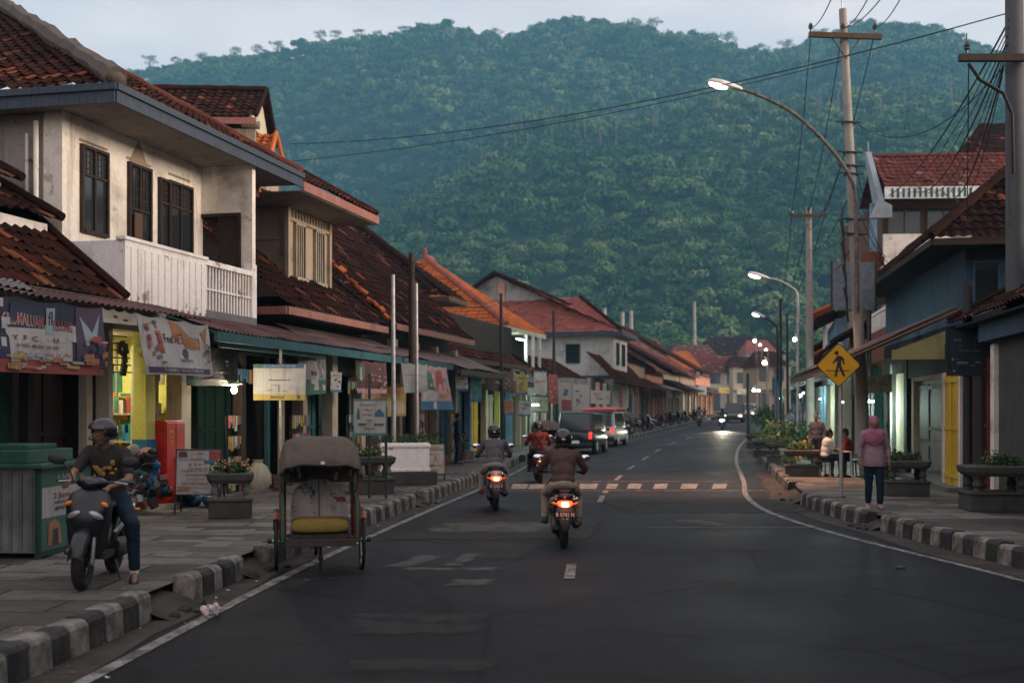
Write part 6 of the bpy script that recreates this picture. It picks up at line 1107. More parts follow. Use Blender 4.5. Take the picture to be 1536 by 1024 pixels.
for i, (px, py, d, r, wm, l) in enumerate(((1132,511,150,.30,0,'pale lamp high before the far grey hall, left one of two'),(1140,517,150,.2,0,'pale lamp high before the far grey hall, smaller right one of two'),(1192,509,110,.28,0,'lamp glowing high on the far right row'),(1149,524,140,.18,0,'tiny lamp between the third arched lamp and the far hall'),(1147,544,120,.36,1,'largest warm lamp at the far bend'),(1131,585,120,.26,0,'low lamp at the far bend over the oncoming traffic'),(1138,586,125,.16,0,'tiny low lamp right beside the low bend lamp'),(1171,597,80,.14,0,'low greenish lamp behind the thin black poles'),(1213,596,64,.13,0,'low lamp in the right row near the second utility pole'),(1199,593,72,.16,0,'low lamp left of the second utility pole in the right row'),(912,588,90,.14,0,'small lamp on the far left row under the tiles'))): globe(px, py, d, r, l, wm)
# ------------------------------------------------------------------ vehicles
m_tail = emis('tail_glow', (1,.10,.03), 1.6, (.8,.1,.05)); m_tailhot = emis('tail_core', (1,.42,.17), 4.5, (.9,.4,.2)); m_head = emis('head_glow', (1,.95,.72), 60); m_taildim = emis('tail_dim', (1,.03,.02), 1.4, (.5,.02,.02)); m_amber = plain('amber_lens', (.75,.22,.03), .25)
m_mirror = plain('mirror_glass', (.75,.80,.88), .04, 1, .02); m_plate = plain('plate_black', (.02,.02,.022), .5); m_platetxt = plain('plate_white', (.75,.75,.72), .5); m_seatv = plain('seat_vinyl', (.02,.02,.022), .55, 0, .2, 20, bump=.1)
def scooter(name, label, paint, accent, cat='scooter', group=None, tail='off', head=False, merged=False, plate='B 0742 N', acc2=None):
    P = []                                             # (name, mesh builder, material, parent name, smooth)
    def p(nm, mb, m, par=None, sm=40): P.append((nm, mb, m, par, sm))
    for nm, y in (('front_wheel', .64), ('rear_wheel', -.62)):
        mb = MB(); mb.ring((0,y,.262), (1,0,0), .205, .057, 30, 9, 1.0); p(nm, mb, m_rubber); mb = MB(); mb.ring((0,y,.262), (1,0,0), .152, .018, 26, 6); mb.disc((0,y,.262), (1,0,0), .05, .11, 14)
        for k in range(5): a = 2*PI*k/5; mb.tube([(0,y+.04*math.cos(a),.262+.04*math.sin(a)),(0,y+.15*math.cos(a+.2),.262+.15*math.sin(a+.2))], .013, 5)
        p('rim', mb, accent if acc2 is None else acc2, nm)
    mb = MB(); mb.loft([se((0,y,z),a,h,2.6,18,(1,0,0),(0,-.25,1)) for y,z,a,h in ((-.95,.70,.035,.03),(-.90,.69,.09,.07),(-.78,.68,.135,.10),(-.52,.64,.165,.13),(-.2,.56,.165,.15),(.02,.47,.15,.14),(.1,.42,.12,.08))]); p('tail_body', mb, paint, None, 60)
    mb = MB()
    for s in (-1,1): mb.loft([se((s*x,y,z),.02,h,2.2,10,(1,0,0),(0,-.3,1)) for x,y,z,h in ((.12,-.86,.69,.02),(.165,-.6,.655,.04),(.175,-.3,.60,.045),(.165,-.05,.53,.03),(.15,.05,.5,.01))])
    p('side_stripe', mb, accent, 'tail_body', 60)
    mb = MB(); mb.loft([se((0,y,z),a,h,2.8,18) for y,z,a,h in ((-.84,.795,.07,.02),(-.76,.80,.115,.045),(-.5,.79,.145,.055),(-.25,.755,.15,.05),(0,.735,.12,.05),(.08,.72,.08,.03))]); p('seat', mb, m_seatv, None, 60)
    mb = MB(); mb.tube([(-.13,-.62,.80),(-.12,-.86,.83),(0,-.93,.84),(.12,-.86,.83),(.13,-.62,.80)], .018, 7); p('grab_rail', mb, m_blackm)
    mb = MB(); mb.b2(-.15,.15,.06,.44,.27,.33); mb.loft([se((0,y,.33),.05,h,2.5,12) for y,h in ((.08,.10),(.25,.06),(.42,.10))]); p('floorboard', mb, m_blackm)
    mb = MB(); mb.loft([se((0,y,z),a,t,3,18,(1,0,0),(0,1,0)) for z,y,a,t in ((.27,.43,.10,.04),(.40,.46,.155,.05),(.58,.50,.195,.06),(.76,.50,.21,.06),(.88,.47,.17,.05),(.93,.45,.10,.03))]); p('leg_shield', mb, m_blackm, None, 60)
    mb = MB(); mb.loft([se((0,y,z),a,t,2.6,18,(1,0,0),(0,1,0)) for z,y,a,t in ((.42,.54,.05,.03),(.52,.58,.12,.06),(.66,.60,.175,.08),(.80,.57,.205,.07),(.90,.53,.15,.05),(.95,.50,.06,.02))]); p('front_panel', mb, paint, None, 60)
    mb = MB()
    for s in (-1,1): mb.ell((s*.10,.655,.70), (.075,.03,.032), 12, 8, (0,s*.45,s*-.35))
    p('headlight', mb, m_head if head else m_galv, 'front_panel', 180); mb = MB()
    for s in (-1,1): mb.ell((s*.165,.62,.80), (.04,.03,.022), 10, 6, (0,s*.5,0))
    p('indicator', mb, m_amber, 'front_panel', 180)
    mb = MB(); A = [(.64+.30*math.cos(a), .262+.30*math.sin(a)) for a in [math.radians(15+k*11) for k in range(14)]]; mb.loft([[Vector((x,y+dy,z+dz)) for x,dy,dz in ((-.075,-.0,-.05),(-.06,0,.01),(0,0,.03),(.06,0,.01),(.075,0,-.05),(.05,0,-.02),(0,0,0),(-.05,0,-.02))] for y,z in A]); p('front_fender', mb, paint, None, 50)
    for s in (-1,1): mb = MB(); mb.tube([(s*.078,.64,.262),(s*.07,.56,.62)], .024, 8); mb.disc((s*.085,.64,.262),(1,0,0),.04,.03,10); p('fork', mb, m_steel)
    mb = MB(); mb.ell((0,.44,.985), (.15,.085,.065), 16, 9); mb.ell((0,.50,.98), (.09,.07,.055), 12, 8); p('handlebar_cover', mb, paint, None, 60)
    mb = MB(); mb.tube([(-.34,.34,.99),(-.22,.38,1.0),(-.1,.42,.985),(.1,.42,.985),(.22,.38,1.0),(.34,.34,.99)], .014, 7); p('handlebar', mb, m_metal)
    for s in (-1,1):
        mb = MB(); mb.tube([(s*.235,.375,1.0),(s*.35,.337,.99)], .021, 9); p('grip', mb, m_blackm); mb = MB(); mb.tube([(s*.20,.42,1.0),(s*.32,.41,.985)], .008, 5); p('brake_lever', mb, m_steel)
        mb = MB(); mb.tube([(s*.19,.40,1.01),(s*.22,.42,1.1),(s*.30,.43,1.17)], .008, 6); p('mirror_stalk', mb, m_blackm); mb = MB(); mb.ell((s*.335,.435,1.195), (.085,.022,.052), 14, 8, (0,-s*.12,0)); p('mirror', mb, m_blackm, None, 180); mb = MB(); mb.ell((s*.335,.420,1.195), (.077,.012,.045), 14, 8, (0,-s*.12,0)); p('mirror_glass', mb, m_mirror, 'mirror%+d' % s, 180); P[-2] = ('mirror', P[-2][1], P[-2][2], None, 180, 'mirror%+d' % s)
    mb = MB(); mb.loft([se((-.115,y,z),.05,h,3,14) for y,z,h in ((-.80,.30,.03),(-.72,.29,.085),(-.45,.30,.10),(-.15,.34,.085),(-.08,.36,.04))]); mb.ell((0,-.3,.36), (.11,.16,.10), 12, 8); p('engine', mb, m_metal, None, 50)
    mb = MB(); mb.tube([(.15,-.38,.32),(.165,-.5,.32),(.17,-.55,.325),(.17,-.92,.38),(.17,-.95,.385)], [.03,.035,.062,.06,.04], 12); p('exhaust', mb, m_blackm, None, 50); mb = MB(); mb.tube([(.185,-.60,.345),(.185,-.86,.385)], .052, 8); p('heat_shield', mb, m_metal, 'exhaust')
    mb = MB(); mb.loft([se((0,y,z),a,.012,3,12,(1,0,0),(0,-1,.35)) for y,z,a in ((-.86,.64,.10),(-.95,.55,.12),(-1.0,.42,.085),(-1.01,.30,.055),(-1.0,.26,.03))]); p('rear_mudguard', mb, m_blackm, None, 50)
    mb = MB(); mb.box((0,-1.005,.475), (.275,.012,.112), (.12,0,0)); p('number_plate', mb, m_plate); mb = MB(); text(mb, plate, (0,-1.016,.488), (1,0,0), (0,-.12,1), .055, .24, off=.01); text(mb, '07 - 26', (0,-1.0165,.437), (1,0,0), (0,-.12,1), .022, .09); p('plate_lettering', mb, m_platetxt, 'number_plate')
    mb = MB(); mb.loft([se((0,y,z),a,h,2.6,16) for y,z,a,h in ((-.88,.63,.105,.05),(-.955,.625,.085,.045),(-.975,.622,.06,.032))]); p('tail_lamp', mb, {'on': m_tail, 'off': plain('tail_lens', (.35,.01,.01), .2), 'hot': m_tail}[tail], None, 60)
    if tail == 'hot' or tail == 'on': mb = MB(); mb.loft([se((0,y,z),a,h,3.5,14) for y,z,a,h in ((-.96,.622,.055,.036),(-.985,.62,.05,.033))]); p('bulb_glow', mb, m_tailhot, 'tail_lamp', 60)
    for s in (-1,1): mb = MB(); mb.ell((s*.145,-.90,.63), (.045,.035,.022), 10, 6, (0,-s*.3,0)); p('indicator', mb, m_amber, None, 180)
    mb = MB(); mb.tube([(-.12,-.12,.2),(-.2,-.05,.02)] if tail == 'off' and not head else [(-.13,-.15,.2),(-.14,-.42,.2)], .014, 6); p('side_stand', mb, m_metal)
    if merged:
        big = MB(); ms = []
        for q in P:
            if q[2] not in ms: ms.append(q[2])
            big.mi = ms.index(q[2]); big.add(q[1].v, q[1].f, q[1].t)
        return tag(big.build(name, ms, smooth=50), label, cat, group)
    t = thing(name, label, cat, (0,0,0), 0, group); D = {}
    for q in P:
        o = q[1].build({'front_wheel':'wheel','rear_wheel':'wheel'}.get(q[0], q[0]), q[2], D.get(q[3], t) if q[3] else t, smooth=q[4])
        D[q[5] if len(q) > 5 else q[0]] = o
    return t
def place(o, x, y, rz, up=0.0, lean=0.0): o.location = (x, y, gz(y)+up); o.rotation_euler = (0, lean, rz); return o
p_black = plain('scooter_black', (.014,.015,.018), .2, 0, .2, spec=.6); p_silver = plain('scooter_silver', (.40,.36,.36), .3, .4, .1); p_dblue = plain('scooter_dark_blue', (.010,.014,.020), .3, .2, .15, spec=.6); p_redb = plain('scooter_red', (.30,.03,.02), .25); p_whiteb = plain('scooter_white', (.6,.6,.6), .28)
s1 = place(scooter('scooter', 'black scooter with glowing tail lamp, nearest on the road, under the rider in brown', p_black, p_silver, tail='hot', acc2=p_black), .70, 16.95, 0, 0, .012)
s2 = place(scooter('scooter', 'silver and black scooter with lit tail lamp under the rider in the grey shirt', p_silver, p_black, tail='hot', plate='D 3182 K', acc2=p_black), -.345, 23.1, .06)
s3 = place(scooter('scooter', 'dark red scooter ahead of the others, under the rider in the red jacket', p_redb, p_black, tail='on', acc2=p_black), .70, 31.8, .05)
s4 = place(scooter('scooter', 'dark blue scooter parked on the left pavement with its rider waiting', p_dblue, p_whiteb, acc2=p_black), -4.05, 11.75, PI+.10, .2, -.05)
sm = scooter('scooter', 'oncoming scooter with its headlight shining, in the right lane', p_black, p_silver, head=True, merged=True); place(sm, 15.25, 87, PI-.2)
ll = bpy.data.lights.new('headlight_beam', 'SPOT'); ll.energy = 900; ll.color = (1,.9,.65); ll.spot_size = .8; ll.spot_blend = 1; ll.shadow_soft_size = .12; lo = bpy.data.objects.new('headlight_beam', ll); COL.objects.link(lo); lo.location = (15.15,86.1,gz(86)+.8); lo.rotation_euler = Vector((-.17,-1,-.07)).to_track_quat('-Z','Y').to_euler()
sm2 = scooter('scooter', 'far scooter ridden away along the left lane near the bend', p_whiteb, p_black, tail='off', merged=True); place(sm2, 15.3, 98, -.2)
pk = scooter('parked_scooter', 'x', p_black, p_redb, merged=True, group='scooters parked along the far left kerb'); pk2 = scooter('parked_scooter', 'x', p_redb, p_whiteb, merged=True, group='scooters parked along the far left kerb'); pk3 = scooter('parked_scooter', 'x', p_whiteb, p_dblue, merged=True, group='scooters parked along the far left kerb')
first = {0:1,1:1,2:1}
for i, d in enumerate((70,72.2,77,79,85,91,98,104,110,118)):
    k = (0,1,0,2,1,0,0,2,0,1,0,2,1,0,2,0)[i]; o = (pk,pk2,pk3)[k]; o = o if first[k] else dup(o); first[k] = 0; place(o, KL(d)-.95+R.uniform(-.2,.2), d, -1.0+R.uniform(-.25,.25), .2, .1); o['label'] = ('black', 'red', 'white')[k] + ' scooter parked in the row along the far left kerb'
for px, d, k, l in ((1292,27.5,0,'black scooter parked in the shade beyond the walking woman'),): pass
for so_, e_ in ((s1, 2.5), (s2, 1.2), (s3, .6)):
    ll = bpy.data.lights.new('tail_light', 'POINT'); ll.energy = e_; ll.color = (1,.22,.08); ll.shadow_soft_size = .05; lo = bpy.data.objects.new('tail_light', ll); COL.objects.link(lo); lo.parent = so_; lo.location = (0,-1.25,.78)
# ---- becak (pedal rickshaw); faces -y in its own frame
m_hood = plaster('hood_canvas', (.105,.085,.070), (.04,.032,.027), .7, bump=.5); m_bred = plaster('becak_red', (.17,.024,.02), (.05,.02,.018), .7); m_bgreen = plaster('becak_green', (.03,.13,.09), (.07,.04,.025), .8); m_cush = plaster('becak_yellow_vinyl', (.30,.215,.055), (.09,.07,.035), .7)
n = N('patchwork_cloth'); g1 = n.noise(3.0, 6, n.co((1.6,1,.8)), .6); g2 = n.noise(5.5, 5, n.co((1,1,1.6)), .65); c = n.mix(n.ramp(g1, .56, .60), (.40,.38,.385), (.06,.11,.16)); c = n.mix(n.ramp(g2, .60, .64), c, (.22,.06,.07)); c = n.mix(n.ramp(n.noise(9,6,rough=.7), .5, .72, 0, .6), c, (.16,.13,.13))
n.bump(n.noise(6,5), .5, .03); m_patchc = n.fin(c, .75, 0, .2)
def becak(label):
    t = thing('pedal_rickshaw', label, 'rickshaw', (0,0,0))
    for s in (-1,1):
        mb = MB(); mb.ring((s*.5,0,.345), (1,0,0), .325, .022, 40, 8); w_ = mb.build('wheel', m_rubber, t, smooth=60); mb = MB(); mb.ring((s*.5,0,.345), (1,0,0), .298, .014, 40, 6); mb.disc((s*.5,0,.345), (1,0,0), .03, .1, 10)
        for k in range(18): a = 2*PI*k/18; b = a + (.5 if k % 2 else -.5); mb.tube([(s*.5+.03*(-1)**k,.028*math.cos(b),.345+.028*math.sin(b)),(s*.5,.29*math.cos(a),.345+.29*math.sin(a))], .0035, 4, False)
        mb.build('rim', m_steel, w_, smooth=60); mb = MB(); mb.tube([(s*.40,0,.345),(s*.60,0,.345)], .03, 8); mb.build('hub', m_blackm, w_)
        mb = MB(); mb.loft([[Vector((s*.5+dx, rr_*math.cos(a), .345+rr_*math.sin(a))) for dx, rr_ in ((-.038,.36),(0,.38),(.038,.36),(.038,.35),(0,.368),(-.038,.35))] for a in [math.radians(15+k*8) for k in range(14)]]); f_ = mb.build('fender', m_bgreen, t, smooth=40); mb = MB(); mb.loft([[Vector((s*.5+dx, rr_*math.cos(a), .345+rr_*math.sin(a))) for dx, rr_ in ((-.04,.363),(0,.383),(.04,.363),(.035,.352))] for a in [math.radians(112+k*5) for k in range(5)]]); mb.build('fender_tip', m_pfascia, f_, smooth=40)
        mb = MB(); mb.prism([(s*.385,-.30,.38),(s*.385,-.34,.62),(s*.385,-.20,.78),(s*.385,.10,.84),(s*.385,.30,1.02),(s*.385,.42,1.0),(s*.385,.40,.38)], (s*.085,0,0)); sp_ = mb.build('side_panel', m_bred, t, bevel=.012); mb = MB(); mb.tube([(s*.425,-.32,.36),(s*.425,-.355,.62),(s*.425,-.21,.80),(s*.425,.10,.86),(s*.425,.32,1.05)], .02, 7); mb.build('arm_rail', m_bgreen, sp_, smooth=50)
        mb = MB(); mb.tube([(s*.43,.25,.85),(s*.45,.15,1.1),(s*.455,-.05,1.3)], .012, 6); mb.tube([(s*.43,.25,.85),(s*.455,-.25,1.12)], .010, 6); mb.tube([(s*.43,.3,.9),(s*.45,.42,1.25)], .012, 6); mb.build('hood_stay', m_pfascia, t)
        mb = MB(); mb.tube([(s*.36,.4,.36),(s*.2,.9,.40),(s*.03,1.45,.36)], .022, 7); mb.build('frame_rail', m_bgreen, t)
    mb = MB(); mb.loft([se((0,y,z),a,h,4,20) for y,z,a,h in ((-.27,.53,.30,.05),(-.25,.53,.335,.075),(0,.53,.335,.085),(.2,.53,.33,.08),(.24,.53,.3,.05))]); mb.build('seat', m_cush, t, smooth=60)
    mb = MB(); rings = []
    for j in range(9):
        v = j/8; z = .60 + .44*v; wv = .335*(1 - .10*v) * math.sqrt(max(.05, 1 - max(0,(v-.55)/.47)**2)); yb = .16 + .16*v; rings.append([Vector((wv*q, yb + (.035 if 0 < k < 12 else 0) - .055*(1-q*q)*math.sin(PI*min(.98,v+.08)) + .02*math.cos(q*9), z)) for k, q in enumerate([-1 + 2*i/12 for i in range(13)])] + [Vector((wv*q, yb+.08, z)) for q in [1 - 2*i/12 for i in range(13)]])
    mb.loft(rings); bk = mb.build('backrest', m_patchc, t, smooth=60); mb = MB(); mb.tube([(0,.175+.16*v-.055*math.sin(PI*min(.98,v+.08)),.60+.44*v) for v in [k/8 for k in range(9)]], .006, 5); mb.build('seam', m_redw, bk)
    mb = MB(); mb.b2(-.37,.37,-.56,-.20,.335,.365); mb.b2(-.40,.40,-.58,-.555,.33,.40); mb.b2(-.36,.36,-.22,-.19,.36,.44); mb.b2(-.33,.33,-.2,.4,.36,.44); mb.build('footboard', wood('becak_floor', (.06,.045,.04)), t, bevel=.006)
    mb = MB(); mb.tube([(-.48,0,.345),(.48,0,.345)], .022, 8); mb.tube([(0,-.3,.34),(0,-.36,.2),(0,-.34,.02)], .018, 7); mb.b2(-.03,.03,-.38,-.3,.15,.19); mb.tube([(-.40,-.57,.40),(.40,-.57,.40)], .012, 6); mb.build('axle', m_blackm, t)
    rings = []; N_ = 26
    for y, zt, zs, hw, sl in ((-.54,1.26,1.06,.455,.0),(-.50,1.315,1.07,.462,0),(-.38,1.41,1.09,.468,0),(-.2,1.51,1.10,.465,0),(0,1.565,1.12,.462,0),(.2,1.565,1.14,.46,0),(.40,1.53,1.14,.455,0),(.5,1.44,1.10,.45,0)):
        outer = []
        for k in range(N_+1):
            a = PI*k/N_; c_, s_ = math.cos(a), math.sin(a); outer.append(Vector((hw*math.copysign(abs(c_)**.42, c_), y + .012*math.sin(k*1.9), zs + (zt-zs)*abs(s_)**.55 + .008*math.sin(k*1.3+y*9))))
        rings.append(outer + [q + Vector((-.022*math.copysign(1,q.x) if abs(q.x) > .3 else 0, .004, -.022)) for q in outer[::-1]])
    mb = MB(); mb.loft(rings); h = mb.build('hood', m_hood, t, smooth=60)
    mb = MB(); mb.tube([rings[0][k] + Vector((0,-.012,-.012)) for k in range(N_+1)], .016, 6); mb.build('hood_rim', m_blackm, h, smooth=60); mb = MB(); mb.ell((.02,-.535,1.265), (.028,.012,.028), 10, 6); mb.build('badge', m_white_paint, h); mb = MB(); mb.prism([(-.44,.47,1.0),(.44,.47,1.0),(.42,.49,1.42),(-.42,.49,1.42)], (0,.015,0)); mb.build('hood_back', m_hood, h)
    mb = MB(); ms = [m_redw, m_orange, m_cream, m_bgreen, m_blackm]; rs = random.Random(8)
    for k in range(46): mb.mi = rs.randrange(5); x = rs.uniform(-.40,.40); z = rs.uniform(1.04,1.34); mb.box((x,.44+rs.uniform(-.03,.02),z), (rs.uniform(.015,.05),.01,rs.uniform(.02,.09)), (0,rs.uniform(-.3,.3),0))
    mb.build('tassel', ms, t)
    mb = MB(); mb.ring((0,1.45,.33), (1,0,0), .31, .022, 36, 8); w_ = mb.build('wheel', m_rubber, t, smooth=60); mb = MB(); mb.ring((0,1.45,.33), (1,0,0), .285, .012, 32, 6); [mb.tube([(0,1.45,.33),(0,1.45+.28*math.cos(a),.33+.28*math.sin(a))], .0035, 4, False) for a in [2*PI*k/16 for k in range(16)]]; mb.build('rim', m_steel, w_)
    mb = MB(); mb.tube([(0,.62,.36),(0,1.02,.78),(0,1.08,.92)], .022, 7); mb.tube([(0,1.02,.78),(0,1.45,.33)], .018, 6); mb.tube([(0,.62,.36),(0,1.45,.33)], .018, 6); mb.tube([(-.3,.58,1.02),(0,.55,1.0),(.3,.58,1.02)], .016, 6); mb.build('rear_frame', m_bgreen, t); mb = MB(); mb.ell((0,1.1,.95), (.10,.15,.05), 12, 7); mb.build('saddle', m_seatv, t, smooth=180)
    return t
b1 = place(becak('weathered pedal rickshaw with grey hood, yellow seat and patchwork backrest by the left kerb'), -2.27, 14.15, .19)
b2_ = place(dup(b1, label='distant pedal rickshaw with flat grey canopy, behind the rider in the red jacket'), 1.15, 41, .1)
# ---- cars
def car(name, label, L_, W_, Hc, paint, van=True, cat='van', lights=None, roof=None, two=None, tails=m_taildim):
    t = thing(name, label, cat); hw = W_/2; g = .22; bl = Hc*.52
    mb = MB(); R_ = lambda y, z0, z1, w, n_=5: se((0,y,(z0+z1)/2), w, (z1-z0)/2, n_, 28)
    fh = bl*(.98 if van else .82); mb.loft([R_(-L_/2,g+.16,bl*.94,hw*.90), R_(-L_/2+.05,g+.06,bl,hw*.97), R_(-L_/2+.5,g,bl+.01,hw), R_(L_/2-1.3,g,bl+.01,hw), R_(L_/2-.9,g,bl,hw*.99), R_(L_/2-.3,g+.02,fh*.92,hw*.96), R_(L_/2-.05,g+.08,fh*.80,hw*.90), R_(L_/2,g+.16,fh*.7,hw*.82)]); mb.build('body', paint, t, smooth=50)
    yr, yf, yt, yfr = -L_/2+.06, L_/2-(.55 if van else 1.1), -L_/2+.22, L_/2-(1.25 if van else 1.9); rt = Hc; ins = .13
    c8 = lambda s: [Vector((-hw*.95,yr,bl-.03)), Vector((hw*.95,yr,bl-.03)), Vector((hw*.95,yf,bl-.03)), Vector((-hw*.95,yf,bl-.03)), Vector((-hw+ins,yt,rt)), Vector((hw-ins,yt,rt)), Vector((hw-ins,yfr,rt)), Vector((-hw+ins,yfr,rt))]
    q = c8(0); mb = MB(); mb.add(q, [(3,2,1,0),(4,5,6,7),(0,1,5,4),(1,2,6,5),(2,3,7,6),(3,0,4,7)]); mb.build('cabin', two or paint, t, bevel=.06)
    def pane(nm, a, b, c_, d_, m=m_glass, u0=.08, u1=.92, v0=.12, v1=.88):
        f = lambda u, v: q[a].lerp(q[b], u).lerp(q[d_].lerp(q[c_], u), v); P4 = [f(u0,v0), f(u1,v0), f(u1,v1), f(u0,v1)]; nn = (P4[1]-P4[0]).cross(P4[3]-P4[0]).normalized(); ce = Vector((0,(yr+yf)/2,bl)); 
        if (P4[0]-ce).dot(nn) < 0: nn = -nn
        mb = MB(); mb.prism([p_ + nn*.004 for p_ in P4], nn*.012); return mb.build(nm, m, t)
    pane('rear_window', 0,1,5,4); pane('windscreen', 2,3,7,6); 
    for k, (u0, u1) in enumerate(((.06,.34),(.37,.64),(.67,.93))): pane('side_window', 1,2,6,5,u0=u0,u1=u1); pane('side_window', 3,0,4,7,u0=1-u1,u1=1-u0)
    for sx in (-1,1):
        for y in (-L_/2+.72, L_/2-.75):
            mb = MB(); mb.tube([(sx*(hw-.19),y,.31),(sx*(hw-.02),y,.31),(sx*(hw+.0),y,.31)], [.31,.31,.27], 24); w_ = mb.build('wheel', m_rubber, t, smooth=40); mb = MB(); mb.disc((sx*(hw+.004),y,.31), (1,0,0), .19, .02, 18); mb.build('rim', m_steel, w_)
        mb = MB(); mb.ell((sx*hw*.80,L_/2-.05,fh*.78), (.16,.06,.085), 14, 8); mb.build('headlight', lights or m_galv, t, smooth=180); mb = MB(); mb.b2(sx*hw*.80-.06,sx*hw*.80+.06,-L_/2-.012,-L_/2+.05,bl*.70,bl*1.0); mb.build('tail_light', tails, t, bevel=.01)
        mb = MB(); mb.ell((sx*(hw+.10),yfr-.05+.35,bl+.08), (.09,.04,.07), 10, 7); mb.build('side_mirror', paint, t, smooth=180)
    mb = MB(); mb.b2(-hw*.9,hw*.9,-L_/2-.06,-L_/2+.08,g+.08,g+.26); mb.build('bumper', m_blackm, t, bevel=.03); mb = MB(); mb.b2(-hw*.9,hw*.9,L_/2-.08,L_/2+.05,g+.05,g+.24); mb.build('bumper', m_blackm, t, bevel=.03); mb = MB(); mb.b2(-hw*.5,hw*.5,L_/2-.03,L_/2+.02,fh*.55,fh*.72); mb.build('grille', m_blackm, t)
    mb = MB(); mb.b2(-.2,.2,-L_/2-.075,-L_/2-.06,g+.22,g+.34); mb.build('number_plate', m_platetxt, t)
    if roof: mb = MB(); mb.loft([se((0,y,rt+z),w_,h,4,16) for y,z,w_,h in ((-L_/2-.05,.03,hw*1.02,.05),(-L_/2+.3,.08,hw*1.04,.09),(0,.10,hw*1.04,.10),(L_/2-.9,.08,hw*1.02,.08),(L_/2-.5,.03,hw*.95,.04))]); mb.build('roof_cover', roof, t, smooth=60)
    return t
place(car('minivan', 'dark minivan parked at the left kerb ahead of the riders', 3.9, 1.66, 1.78, p_black, tails=m_taildim), 3.12, 52.6, -.24)
place(car('minibus', 'white minibus with red covered roof parked beyond the dark minivan', 4.0, 1.62, 1.72, plain('van_white', (.55,.53,.50), .35), roof=plain('red_cover', (.42,.05,.05), .6, 0, .3, 4)), 4.75, 60.3, -.26)
place(car('suv', 'dark oncoming car with amber side lights near the far bend', 4.3, 1.76, 1.78, p_dblue, van=False, cat='car', lights=emis('park_glow', (1,.62,.3), 5)), 20.75, 112, PI-.27)
place(car('suv', 'grey car following behind the dark oncoming car', 4.2, 1.7, 1.6, p_silver, van=False, cat='car', lights=emis('park_glow2', (1,.8,.5), 4)), 25.6, 130, PI-.28)
for y, p0 in ((112-2.1, 20.2),): pass
# ------------------------------------------------------------------ people
def cap(mb, a, b, r0, r1, n=12):
    a, b = Vector(a), Vector(b); mb.tube([a, b], [r0, r1], n); mb.ell(a, r0, n, 8); mb.ell(b, r1, n, 8)
def chain(mb, pts, rs): [cap(mb, pts[i], pts[i+1], rs[i], rs[i+1]) for i in range(len(pts)-1)]
def blob(mb, name, m, parent, voxel=.012, it=5, wr=0.0, seed=0):
    me = bpy.data.meshes.new('tmp'); me.from_pydata(mb.v, [], mb.f); bm = bmesh.new(); bm.from_mesh(me); bmesh.ops.recalc_face_normals(bm, faces=bm.faces); bm.to_mesh(me); bm.free()
    o = bpy.data.objects.new('tmp', me); COL.objects.link(o); r = o.modifiers.new('r','REMESH'); r.mode = 'VOXEL'; r.voxel_size = voxel; s = o.modifiers.new('s','SMOOTH'); s.iterations = it; s.factor = .5
    dg = bpy.context.evaluated_depsgraph_get(); m2 = bpy.data.meshes.new_from_object(o.evaluated_get(dg)); bpy.data.objects.remove(o); bpy.data.meshes.remove(me)
    if wr:
        m2.calc_loop_triangles(); nn = [v.normal.copy() for v in m2.vertices]
        for v, q in zip(m2.vertices, nn): c_ = v.co; v.co = c_ + q*(wr*(MN.noise(Vector((c_.x*9+seed, c_.y*9, c_.z*16))) + .6*MN.noise(Vector((c_.x*22, c_.y*22+seed, c_.z*30)))))
    m2.name = name; m2.materials.clear(); m2.materials.append(m); m2.shade_smooth(); return link(name, m2, parent)
def basis(z, x):
    z = Vector(z).normalized(); x = Vector(x); x = (x - z*x.dot(z)).normalized(); return Matrix((x, z.cross(x), z)).transposed()
m_skin = plain('skin', (.23,.125,.08), .55, 0, .12, 8); m_skin2 = plain('skin_light', (.34,.20,.14), .55, 0, .12, 8); m_hair = plain('black_hair', (.012,.011,.011), .5); m_eye = plain('eye_white', (.5,.48,.46), .3)
def fabric(nm, c_): return plain(nm, c_, .85, 0, .22, 9, .15, .15)
f_brown = fabric('brown_shirt', (.085,.058,.052)); f_khaki = fabric('khaki_trousers', (.34,.27,.20)); f_grey = fabric('grey_shirt', (.105,.10,.115)); f_greyp = fabric('pale_trousers', (.30,.24,.24)); f_red = fabric('red_jacket', (.20,.035,.028)); f_dark = fabric('dark_trousers', (.025,.028,.035)); f_jean = fabric('blue_jeans', (.013,.026,.045)); f_tee = fabric('dark_tee', (.04,.036,.036)); f_hij = fabric('pink_hijab', (.33,.125,.18)); f_lav = fabric('lavender_top', (.27,.185,.215)); f_white = fabric('white_shirt', (.62,.60,.57)); f_navy = fabric('navy_cloth', (.03,.05,.10))
def hand(mb, w, d, pn, grip=True, side=1, k=1.0):
    """w wrist, d direction of the palm, pn palm normal; five fingers"""
    w, d, pn = Vector(w), Vector(d).normalized(), Vector(pn); pn = (pn - d*pn.dot(d)).normalized(); sx = d.cross(pn); pc = w + d*.05*k
    mb.ell(pc, (.042*k,.018*k,.05*k), 10, 8, Matrix((sx, pn, d)).transposed())
    for i, (off, ln) in enumerate(((-.03,.034),(-.01,.04),(.01,.037),(.03,.029))):
        a = pc + sx*off*k + d*.042*k; c_ = .95 if grip else .3+.06*i; b = a + (d*math.cos(c_*.6) + pn*math.sin(c_*.6))*ln*k; e = b + (d*math.cos(c_*1.9) + pn*math.sin(c_*1.9))*ln*.85*k; chain(mb, [a, b, e], [.0095*k,.009*k,.008*k])
    a = w + d*.02*k - sx*side*.03*k; b = a + (d*.6 - sx*side*.6 + pn*.4).normalized()*.035*k; chain(mb, [a, b, b + (d*.8 + pn*.5).normalized()*.03*k], [.013*k,.011*k,.009*k])
